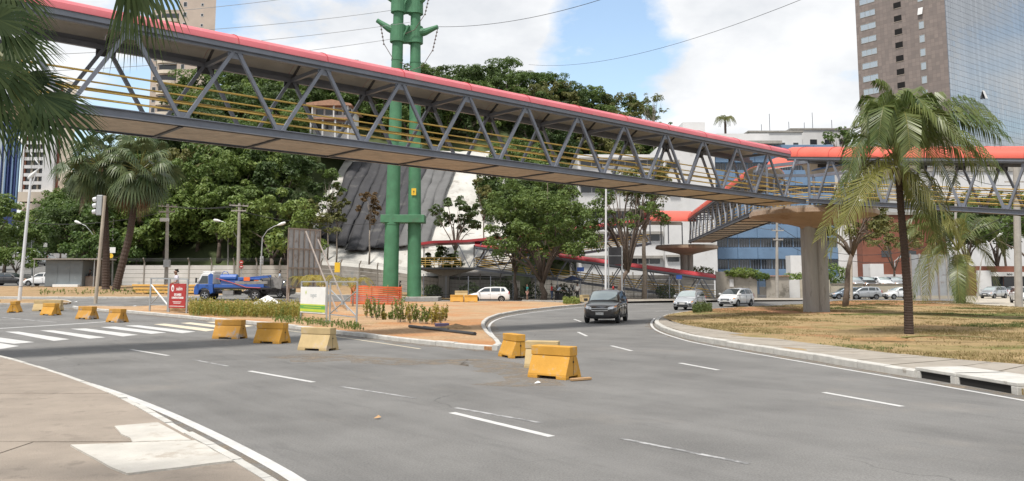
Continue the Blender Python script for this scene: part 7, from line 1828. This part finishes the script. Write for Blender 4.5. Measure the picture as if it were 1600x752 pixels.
def frame_sign2():
    A, B, Cc, D = Gx(471.5, 42.5), Gx(511.5, 40.2), Gx(516.5, 40.0), Gx(558.5, 36.8)
    for v in (A, B, Cc, D): v.z += .1
    t = thing('sign_frame', A.lerp(D, .5), 'white and green sign on a tubular frame with crossed braces, on the median', 'sign'); H = 2.02
    for v in (A, B, Cc, D): m = MB(); m.beam(v, v+Vector((0, 0, H)), .075, .075); m.build('frame_post', MATS['galvanised'], t)
    for a, b in ((A, B), (Cc, D)):
        for z in (H-.03, .42): m = MB(); m.beam(a+Vector((0, 0, z)), b+Vector((0, 0, z)), .055, .055); m.build('frame_bar', MATS['galvanised'], t)
    for a, b in ((Cc+Vector((0, 0, .45)), D+Vector((0, 0, 1.6))), (Cc+Vector((0, .03, 1.6)), D+Vector((0, .03, .45)))): m = MB(); m.beam(a, b, .055, .04); m.build('brace', MATS['galvanised'], t)
    u = (D-Cc).normalized(); n = Vector((u.y, -u.x, 0)); m = MB(); m.box(Cc.lerp(D, .5)+Vector((0, 0, 1.03))+n*.03, (.24, .05, .22), atan2(u.y, u.x)); m.build('brace_plate', MATS['galvanised'], t)
    u = (B-A).normalized(); n = Vector((u.y, -u.x, 0)); rz = atan2(u.y, u.x); W_ = (B-A).length-.10; c = A.lerp(B, .5)+Vector((0, 0, 1.08))+n*.05
    m = MB(); m.box(c, (W_, .03, 1.3), rz); bd = m.build('sign_board', MATS['sign_white'], t)
    for z, h, mt in ((-.24, .06, 'sign_lime'), (-.36, .17, 'sign_green'), (-.52, .14, 'sign_lime')): m = MB(); m.box(c+Vector((0, 0, z))+n*.017, (W_, .008, h), rz); m.build('colour_band', MATS[mt], bd)
    me = text_mesh('cegast', .28, .002); me.materials.append(MATS['print_grey']); o = inst('lettering', me, bd); o.rotation_euler = (pi/2, 0, rz); o.location = c+u*.10+Vector((0, 0, .24))+n*.018-wloc(t)
    m = MB(); q = c+u*(-W_*.27)+Vector((0, 0, .36))+n*.02; m.add([q+u*x+Vector((0, 0, z)) for x, z in ((0, -.10), (.07, .0), (.06, .13), (.01, .04))], [(0, 1, 2, 3)]); m.add([q+u*x+Vector((0, 0, z)) for x, z in ((-.02, -.10), (-.03, .03), (-.09, .10), (-.08, -.01))], [(0, 1, 2, 3)]); m.build('leaf_emblem', MATS['sign_lime'], bd, fix=True)
    m = MB(); m.box(c+Vector((0, 0, -.36))+n*.023, (W_*.7, .006, .03), rz); m.build('print_line', MATS['sign_lime'], bd); m = MB(); m.box(c+Vector((0, 0, -.58))+n*.023, (W_*.8, .006, .02), rz); m.build('print_line', MATS['sign_green'], bd)
frame_sign2()
# ---- billboard seen from behind
def billboard():
    Y = 63.5; pA, pB = P(448, 440, Y).x, P(498, 440, Y+2.5).x; a = Vector((pA, Y, 0)); b = Vector((pB, Y+2.5, 0)); u = (b-a).normalized(); n = Vector((u.y, -u.x, 0)); L_ = (b-a).length
    z0 = zat(450, Y); z1 = zat(357, Y); t = thing('billboard', a.lerp(b, .5), 'large zinc-sheeted billboard seen from behind with leaning struts', 'billboard')
    N = 6
    for i in range(N):
        for (q0, q1) in ((z0, z0+(z1-z0)*.34), (z0+(z1-z0)*.345, z0+(z1-z0)*.66), (z0+(z1-z0)*.665, z1)):
            m = MB(); m.box(a+u*(L_*(i+.5)/N)+Vector((0, 0, (q0+q1)/2))+n*random.uniform(-.02, .02), (L_/N-.02, .03, q1-q0-.02), atan2(u.y, u.x)); m.build('sheet', MATS['zinc_sheet'], t)
    for k in range(N+1): p = a+u*(L_*k/N)+n*.07; m = MB(); m.beam(p+Vector((0, 0, z0)), p+Vector((0, 0, z1+.06)), .09, .045, n); m.build('stud', MATS['rusty_frame'], t)
    for f in (.0, .335, .66, 1.0): m = MB(); m.beam(a+n*.13+Vector((0, 0, z0+(z1-z0)*f)), b+n*.13+Vector((0, 0, z0+(z1-z0)*f)), .06, .10); m.build('rail', MATS['rusty_frame'], t)
    for f in (.06, .5, .95): p = a+u*L_*f; m = MB(); m.beam(Vector((p.x, p.y, terrain(p.x, p.y)-.1)), p+Vector((0, 0, z0+.2)), .14, .14); m.build('post', MATS['rusty_frame'], t)
    for (x0, y0, x1, y1) in ((452, 358, 495, 458), (478, 362, 528, 482), (497, 375, 545, 480)):
        p = P(x0, y0, Y+.2); g = G(x1, y1+6, .1); m = MB(); m.tube([p, g], .06, 6); m.build('strut', MATS['rusty_frame'], t)
    g = Gx(449, 56); m = MB(); m.beam(g, P(449, 375, Y-.1) if False else Vector((g.x, g.y, g.z+3.4)), .09, .09); m.build('front_post', MATS['rusty_frame'], t)
billboard()
def billboard2():
    Y = 90; a = P(1424, 440, Y).x; b = P(1494, 440, Y).x; z0, z1 = zat(462, Y), zat(398, Y); t = thing('billboard', ((a+b)/2, Y, 0), 'grey panelled billboard back between the tall palm and the low palm', 'billboard'); N = 5
    for i in range(N):
        for (q0, q1) in ((z0, (z0+z1)/2-.02), ((z0+z1)/2+.02, z1)): m = MB(); x0 = a+(b-a)*i/N; m.box((x0+(b-a)/N/2, Y, (q0+q1)/2), ((b-a)/N-.03, .05, q1-q0)); m.build('panel', MATS['zinc_sheet'], t)
    for k in range(N+1): x = a+(b-a)*k/N; m = MB(); m.beam((x, Y-.08, 0), (x, Y-.08, z1+.1), .12, .12); m.build('post', MATS['pole_concrete'] if k in (1, 4) else MATS['rusty_frame'], t)
billboard2()
# ---- orange safety mesh
def mesh_fence():
    a, m1, b = Gx(549, 66), Gx(592, 67), Gx(633, 69.5); t = thing('safety_mesh', m1, 'orange plastic safety mesh strung round the tower works', 'fence'); H = 1.45
    pts = resample([a, m1, b], .55); grid = MB(); H2 = H-.1
    for i, (p, q) in enumerate(zip(pts, pts[1:])):
        s0, s1 = .06*sin(i*1.7), .06*sin((i+1)*1.7); zp, zq = terrain(p.x, p.y)+.12, terrain(q.x, q.y)+.12
        for k in range(9):
            z = .08+H2*k/8; grid.beam(p+Vector((0, s0*1.5, zp-p.z+z-abs(s0))), q+Vector((0, s1*1.5, zq-q.z+z-abs(s1))), .03, .075 if k not in (0, 8) else .12)
        for j in range(5):
            f = j/5; c = p.lerp(q, f); z = zp+(zq-zp)*f; grid.beam(Vector((c.x, c.y, z+.08)), Vector((c.x, c.y, z+H2+.08)), .045, .03)
    o = grid.build('mesh', MATS['safety_mesh'], t); o['kind'] = 'stuff'
    for p in pts[::3]: m = MB(); z = terrain(p.x, p.y); m.beam(Vector((p.x, p.y+.06, z)), Vector((p.x, p.y+.06, z+H+.25)), .06, .06); m.build('stake', MATS['timber_plank'], t)
mesh_fence()
# ---- timber stack, white sheet, pipes, rubbish
def timber():
    for k, (z, y) in enumerate(((.1, 0), (.1, .5), (.38, .1), (.38, .55), (.66, .3))):
        a = Gx(214, 73.5+y); b = Gx(312, 73+y); m = MB(); m.beam(a+Vector((random.uniform(-.4, .4), 0, z+.2)), b+Vector((random.uniform(-.5, .5), 0, z+.2)), .2, .17); o = m.build('timber_beam', MATS['timber_yellow'], bevel=.015)
        tag(o, ('lowest front', 'lowest rear', 'middle front', 'middle rear', 'topmost')[k]+' yellow beam of the stack behind the red sign', 'beam', 'yellow beams stacked behind the red sign')
    for f in (.15, .5, .85):
        p = Gx(214, 73.6).lerp(Gx(312, 73.2), f); m = MB(); m.box(p+Vector((0, 0, .12)), (.16, 1.2, .14)); o = m.build('bearer', MATS['timber_plank']); tag(o, 'cross bearer under the yellow beam stack', 'beam', 'bearers under the beam stack')
timber()
def heap(name, label, c, rx, ry, h, mat, seed, cat='heap', kind=None):
    rnd = random.Random(seed); m = MB(); n = 22; rows = 7; vs = []
    for r in range(rows):
        f = r/(rows-1); rr = cos(f*pi/2)**.8
        for k in range(n): a = 2*pi*k/n; j = 1+.16*sin(a*3+seed)+rnd.uniform(-.07, .07); vs.append((c[0]+rx*rr*j*cos(a), c[1]+ry*rr*j*sin(a), c[2]+h*f*(1+.1*sin(a*2+seed))))
    m.add(vs, [(i*n+k, i*n+(k+1) % n, (i+1)*n+(k+1) % n, (i+1)*n+k) for i in range(rows-1) for k in range(n)]+[tuple((rows-1)*n+k for k in range(n))]); o = m.build(name, MATS[mat], smooth=True); tag(o, label, cat, None, kind); return o
g = Gx(418, 56); heap('sheet_heap', 'white sheet lying in a heap behind the weeds', (g.x, g.y, g.z+.1), 1.05, .7, .78, 'white_sheet', 3)
g = G(712, 514, .1); heap('soil_heap', 'low heap of brown earth beside the black pipe', (g.x, g.y, .08), .8, .5, .22, 'soil_verge', 5)
g = Gx(279, 51.5); heap('soil_heap', 'earth mound under the man behind the red sign', (g.x, g.y, g.z+.05), 0.62, .55, .70, 'soil_verge', 8)
for k, (a, b, lab) in enumerate((((640, 512), (700, 519), 'long black pipe lying on the median edge'), ((662, 514), (742, 525), 'second black pipe with a bent end on the median edge'))):
    p, q = G(*a, .12), G(*b, .12); m = MB(); m.tube([p+Vector((0, 0, .18)), p.lerp(q, .5)+Vector((0, 0, .16)), q+Vector((0, .05, .19))], .07, 10); o = m.build('pipe', MATS['pipe_black'], smooth=True, angle=.6); tag(o, lab, 'pipe')
g = G(690, 511, .1); m = MB(); m.box((g.x, g.y+.2, .17), (.62, .32, .16), .2); o = m.build('crate', M('crate_purple', (.10, .08, .16), .6), bevel=.02); tag(o, 'low dark purple crate behind the black pipes', 'crate')
rub = [((118, 475), 'white'), ((210, 482), 'white'), ((590, 655), 'red'), ((449, 482), 'white'), ((840, 600), 'white')]
for (px, py), cl in rub:
    g = G(px, py); z = terrain(g.x, g.y)+(.14 if py < 500 else .012); s = .035+.0022*g.y
    m = MB(); m.add([(g.x-s, g.y, z), (g.x, g.y-s*.6, z+.01), (g.x+s*.9, g.y-.1*s, z+.02), (g.x+.1*s, g.y+s*.7, z+.045)], [(0, 1, 2, 3)]); o = m.build('paper_scrap', MATS['sign_white' if cl == 'white' else 'timber_plank']); tag(o, 'small paper scrap lying on the road or verge', 'litter', 'scraps of litter')
def dry_leaf():
    b = G(1490, 534, .11); b.z = .16; t = thing('dry_palm_leaf', b, 'dry fallen palm leaf on the right grass island', 'palm leaf')
    frond(t, b+Vector((-1.6, .4, .05)), b+Vector((0, 0, .14)), b+Vector((1.9, -.9, .02)), .45, 26, 'leaf_dead', .1, .04, .035, name='leaf_blade')
dry_leaf()
g = G(1468, 534, .11); m = MB()
for k in range(5): m.beam((g.x-.9+random.uniform(-.3, .3), g.y+.1*k, .17+.02*k), (g.x+.7+random.uniform(-.3, .4), g.y+.1*k-.15+random.uniform(-.3, .3), .18+.02*k), .05, .05)
# single twigs
for k in range(5):
    m = MB(); m.beam((g.x-2.6+random.uniform(-.3, .3), g.y+.3+.14*k, .15), (g.x-.9+random.uniform(-.3, .4), g.y+.1*k+random.uniform(-.2, .3), .17+.012*k), .05, .045); o = m.build('dry_branch', MATS['timber_plank']); tag(o, 'dry branch lying on the grass near the fallen palm leaf', 'branch', 'dry branches on the grass')
# ---- vendor stall with umbrella
def vendor():
    g = Gx(895, 88.5); g.z = .13; t = thing('vendor_umbrella', g, 'dark navy umbrella shading the street vendor beside the tree', 'umbrella')
    m = MB(); m.tube([g, g+Vector((0, 0, 2.5))], .03, 6); m.build('pole', MATS['galvanised'], t)
    for k in range(8):
        a0, a1 = 2*pi*k/8, 2*pi*(k+1)/8; r = 1.25; top = g+Vector((0, 0, 2.62)); p0 = g+Vector((r*cos(a0), r*sin(a0), 2.1)); p1 = g+Vector((r*cos(a1), r*sin(a1), 2.1)); md = (p0+p1)*.5+Vector((0, 0, .05)); m = MB(); m.add([top, p0, md, p1], [(0, 1, 2, 3)]); o = m.build('panel', MATS['umbrella_navy'], t); s = o.modifiers.new('s', 'SOLIDIFY'); s.thickness = .02
    t2 = thing('vendor_rack', g+Vector((-.2, -.1, 0)), 'rack hung with pale bags under the navy umbrella', 'rack')
    for x in (-.75, .45): m = MB(); m.beam(g+Vector((x, -.2, 0)), g+Vector((x, -.2, 1.9)), .05, .05); m.build('upright', MATS['steel_dark'], t2)
    m = MB(); m.beam(g+Vector((-.8, -.2, 1.85)), g+Vector((.5, -.2, 1.85)), .05, .05); m.build('rail', MATS['steel_dark'], t2)
    for k in range(10):
        m = MB(); x = -.7+.12*k; z = random.uniform(.8, 1.5); m.box(g+Vector((x, -.26, z)), (.11, .08, random.uniform(.3, .5))); m.build('bag', MATS[random.choice(['sign_white', 'print_grey', 'galvanised', 'pipe_black'])], t2, bevel=.02)
    m = MB(); m.box(g+Vector((-1.5, .2, .35)), (.9, .6, .7)); o = m.build('vendor_box', MATS['pipe_black'], bevel=.03); tag(o, 'dark box between the red-shirted and light-shirted people', 'box')
vendor()
# ------------------------------------------------------------------ people
M('skin_dark', (.14, .075, .05), .6, .08); M('skin_mid', (.30, .17, .115), .6, .08); M('hair_black', (.014, .012, .011), .7, .1)
for nm, c in (('cloth_pale_check', (.56, .55, .62)), ('cloth_navy', (.02, .025, .05)), ('cloth_red', (.40, .025, .03)), ('cloth_sky', (.40, .50, .62)), ('cloth_teal', (.03, .22, .21)), ('cloth_white', (.62, .60, .56)), ('cloth_pink', (.62, .36, .30)), ('cloth_black', (.02, .02, .022)), ('cloth_jeans', (.05, .075, .14)), ('shoe_dark', (.02, .018, .016))): M(nm, c, .85, .12, 5, .3, 30)
def skin(name, mat, J, E, root, parent, sub=1):
    """grow a surface over a skeleton: J name -> (position, radius), E edges"""
    me = bpy.data.meshes.new(name); k = list(J); me.from_pydata([J[q][0] for q in k], [(k.index(a), k.index(b)) for a, b in E], []); me.materials.append(MATS[mat])
    o = bpy.data.objects.new(name, me); C.objects.link(o); o.modifiers.new('skin', 'SKIN')
    for i, q in enumerate(k):
        r = J[q][1]; v = me.skin_vertices[0].data[i]; v.radius = r if isinstance(r, tuple) else (r, r); v.use_root = q == root
    s = o.modifiers.new('sub', 'SUBSURF'); s.levels = s.render_levels = sub
    dg = bpy.context.evaluated_depsgraph_get(); m2 = bpy.data.meshes.new_from_object(o.evaluated_get(dg)); m2.polygons.foreach_set('use_smooth', [True]*len(m2.polygons)); bpy.data.objects.remove(o); bpy.data.meshes.remove(me)
    return inst(name, m2, parent)
def person(label, loc, face, H=1.72, top='cloth_white', legs='cloth_navy', sk='skin_dark', arms=((.12, .05), (-.12, .05)), stride=.0, bend=0, look=0, sleeves=.55, elbow=(.1, .1), shorts=False, dress=False, hair='hair_black', glasses=False, seated=False):
    """stands at loc facing +x before turning; arms: (forward swing, outward) of each wrist"""
    t = thing('person', (0, 0, 0), label, 'person'); s = H/1.72; V = lambda x, y, z: Vector((x, y, z))*s
    lean = Vector((sin(bend), 0, cos(bend)))
    pel = V(0, 0, .92); T = lambda h, x=0, y=0: pel+lean*(h*s)+Vector((x*s, y*s, 0))
    J = {'pel': (pel, .13*s), 'waist': (T(.16), .115*s), 'chest': (T(.36), .145*s), 'neck0': (T(.52), .075*s), 'neck': (T(.57, .01), .052*s), 'jaw': (T(.63, .035), .065*s), 'face': (T(.685, .03), .080*s), 'head': (T(.74, .0), .088*s), 'crown': (T(.80, -.01), .05*s)}
    E = [('pel', 'waist'), ('waist', 'chest'), ('chest', 'neck0'), ('neck0', 'neck'), ('neck', 'jaw'), ('jaw', 'face'), ('face', 'head'), ('head', 'crown')]
    for i, sd in ((0, 1), (1, -1)):
        st = stride*(1 if i == 0 else -1)
        J.update({f'hip{i}': (V(0, sd*.085, .87), .095*s), f'knee{i}': (V(st*.5+.03, sd*.095, .49), .062*s), f'calf{i}': (V(st*.6+.01, sd*.098, .33), .058*s), f'ank{i}': (V(st*.85-.01, sd*.10, .085), .040*s), f'toe{i}': (V(st*.85+.13, sd*.115, .04), .036*s)})
        E += [('pel', f'hip{i}'), (f'hip{i}', f'knee{i}'), (f'knee{i}', f'calf{i}'), (f'calf{i}', f'ank{i}'), (f'ank{i}', f'toe{i}')]
        fw, ow = arms[i]; sh = T(.47, 0, sd*.185); el = sh+Vector((fw*.25, sd*(.05+ow*.4), -.29))*s; wr = el+Vector((fw*.75+elbow[i], sd*ow*.3, -.24+abs(fw)*.25+elbow[i]*.3))*s
        d = (wr-el).normalized(); hd = wr+d*.07*s
        J.update({f'sh{i}': (sh, .062*s), f'el{i}': (el, .042*s), f'wr{i}': (wr, .028*s), f'palm{i}': (hd, (.036*s, .02*s))}); E += [('chest', f'sh{i}'), (f'sh{i}', f'el{i}'), (f'el{i}', f'wr{i}'), (f'wr{i}', f'palm{i}')]
        a = d.cross(Vector((0, 0, 1))); a = a.normalized() if a.length > .1 else Vector((1, 0, 0)); a = Vector((1, 0, 0)) if abs(d.z) > .8 else a
        for q, (o_, l) in enumerate(((-.03, .075), (-.01, .085), (.01, .08), (.03, .062))):
            f0 = hd+d*.035*s+a*o_*s; J[f'f{i}{q}a'] = (f0+d*l*.5*s, .0095*s); J[f'f{i}{q}b'] = (f0+(d*.8+Vector((.35, 0, -.1))).normalized()*l*s, .0085*s); E += [(f'palm{i}', f'f{i}{q}a'), (f'f{i}{q}a', f'f{i}{q}b')]
        J[f'th{i}a'] = (wr+d*.03*s+a*.045*s, .011*s); J[f'th{i}b'] = (wr+d*.075*s+a*.062*s, .009*s); E += [(f'wr{i}', f'th{i}a'), (f'th{i}a', f'th{i}b')]
    J['nose'] = (T(.685, .112), .013*s); E.append(('face', 'nose'))
    for i, sd in ((0, 1), (1, -1)): J[f'ear{i}'] = (T(.69, .0, sd*.088), .016*s); E.append(('face', f'ear{i}'))
    body = skin('body', sk, J, E, 'pel', t)
    grow = lambda q, k: (J[q][0], (J[q][1] if not isinstance(J[q][1], tuple) else J[q][1][0])*k)
    # shirt
    K = {q: grow(q, 1.16) for q in ('pel', 'waist', 'chest')}; K['neck0'] = (J['neck0'][0]-lean*.03*s, .085*s); E2 = [('pel', 'waist'), ('waist', 'chest'), ('chest', 'neck0')]
    for i in (0, 1):
        K[f'sh{i}'] = grow(f'sh{i}', 1.25); K[f'el{i}'] = (J[f'sh{i}'][0].lerp(J[f'el{i}'][0], min(1, sleeves*1.3)), .058*s); E2 += [('chest', f'sh{i}'), (f'sh{i}', f'el{i}')]
        if sleeves > .9: K[f'wr{i}'] = (J[f'el{i}'][0].lerp(J[f'wr{i}'][0], .9), .040*s); E2.append((f'el{i}', f'wr{i}'))
    if dress: K['hem'] = (V(0, 0, .6), .21*s); E2.append(('pel', 'hem'))
    skin('shirt', top, K, E2, 'chest', t)
    Q = {'pel': grow('pel', 1.08)}; E3 = []
    for i in (0, 1):
        Q[f'hip{i}'] = grow(f'hip{i}', 1.12); Q[f'knee{i}'] = grow(f'knee{i}', 1.25); E3 += [('pel', f'hip{i}'), (f'hip{i}', f'knee{i}')]
        if not shorts: Q[f'calf{i}'] = grow(f'calf{i}', 1.25); Q[f'ank{i}'] = (J[f'ank{i}'][0]+Vector((0, 0, .02)), .060*s); E3 += [(f'knee{i}', f'calf{i}'), (f'calf{i}', f'ank{i}')]
    if not dress: skin('trousers', legs, Q, E3, 'pel', t)
    for i in (0, 1): skin('shoe', 'shoe_dark', {'a': (J[f'ank{i}'][0]-Vector((.03, 0, .03))*s, .046*s), 'b': (J[f'toe{i}'][0]+Vector((.01, 0, .004)), .044*s)}, [('a', 'b')], 'a', t)
    skin('hair', hair, {'a': (J['crown'][0]+Vector((-.015, 0, -.005))*s, .062*s), 'b': (J['head'][0]+Vector((-.025, 0, .02))*s, .089*s), 'c': (J['head'][0]+Vector((-.05, 0, -.06))*s, .06*s)}, [('a', 'b'), ('b', 'c')], 'b', t)
    m = MB()
    for sd in (1, -1): m.lathe(J['face'][0]+Vector((.076, sd*.032, .02))*s, [(.002, -.008), (.010, -.004), (.010, .004), (.002, .008)], 6)
    e = m.build('eyes', MATS['hair_black'], t)
    m = MB(); m.box(J['jaw'][0]+Vector((.068, 0, .0))*s, (.01, .045*s, .009)); m.build('mouth', M('lip', (.22, .08, .07), .6), t)
    if glasses:
        m = MB()
        for sd in (1, -1): m.box(J['face'][0]+Vector((.088, sd*.034, .022))*s, (.012, .05*s, .036*s)); m.beam(J['face'][0]+Vector((.085, sd*.06, .026))*s, J['face'][0]+Vector((0, sd*.092, .026))*s, .008, .012)
        m.build('sunglasses', MATS['hair_black'], t)
    t.location = loc; t.rotation_euler = (0, 0, radians(face)); return t
g = Gx(277, 51.4); man = person('man in a pale checked shirt looking down behind the red sign', (g.x, g.y, g.z+.55), 215, 2.08, 'cloth_pale_check', 'cloth_navy', 'skin_mid', arms=((.30, .05), (.12, .12)), bend=.10, sleeves=.6, elbow=(.2, .1), glasses=True)
m = MB(); q = P(268.5, 459, 51.0); m.box(q, (.22, .03, .16), .3); o = m.build('paper_sheet', MATS['sign_white']); tag(o, 'white paper held by the man in the checked shirt', 'paper')
g = Gx(437, 79); person('man in light shirt and dark trousers walking behind the truck', g+Vector((0, 0, .13)), 200, 1.75, 'cloth_sky', 'cloth_black', 'skin_dark', arms=((.15, .08), (-.1, .08)), stride=.18)
g = Gx(140, 86); person('person in dark clothes standing in the kiosk doorway', g+Vector((0, 0, .12)), -120, 1.72, 'cloth_black', 'cloth_black', 'skin_dark', arms=((.3, .05), (.2, .05)), elbow=(.2, .1))
g = Gx(132, 87.4); person('second person in brown clothes at the kiosk counter', g+Vector((0, 0, .12)), -60, 1.70, 'cloth_red', 'cloth_black', 'skin_dark', arms=((.2, .05), (.3, .05)))
g = Gx(824, 88.2); person('woman in teal top and light skirt left of the round tree', (g.x, g.y, .13), 200, 1.66, 'cloth_teal', 'cloth_pink', 'skin_mid', stride=.12, shorts=True)
g = Gx(862, 88.6); person('person in red shirt beside the tree trunk', (g.x, g.y, .13), 10, 1.72, 'cloth_red', 'cloth_jeans', 'skin_dark', arms=((.2, .05), (.25, .05)), elbow=(.15, .15))
g = Gx(871, 88.2); person('person in pale blue shirt bending over a box by the tree', (g.x, g.y, .13), 5, 1.70, 'cloth_sky', 'cloth_black', 'skin_dark', arms=((.6, .03), (.5, .03)), bend=.5, elbow=(.1, .1))
g = Gx(902, 87.6); person('vendor in pinkish white shirt under the navy umbrella', (g.x, g.y, .13), -95, 1.72, 'cloth_white', 'cloth_black', 'skin_dark')
g = Gx(958, 88); person('person in red shirt behind the dark SUV near the two-post sign', (g.x, g.y, .13), 180, 1.75, 'cloth_red', 'cloth_black', 'skin_dark', arms=((.4, .1), (.4, .1)), elbow=(.2, .2))
g = Gx(625, 80); person('dark-haired person behind the orange safety mesh', (g.x, g.y, g.z+.1), 180, 1.72, 'cloth_black', 'cloth_black', 'skin_dark')
for px, c, lab in ((1350, 'cloth_white', 'left of two people standing behind the silver car by the wall'), (1357, 'cloth_sky', 'right of two people standing behind the silver car by the wall')):
    g = Gx(px, 100.3); person(lab, (g.x, g.y, .0), -90, 1.74, c, 'cloth_black', 'skin_dark')
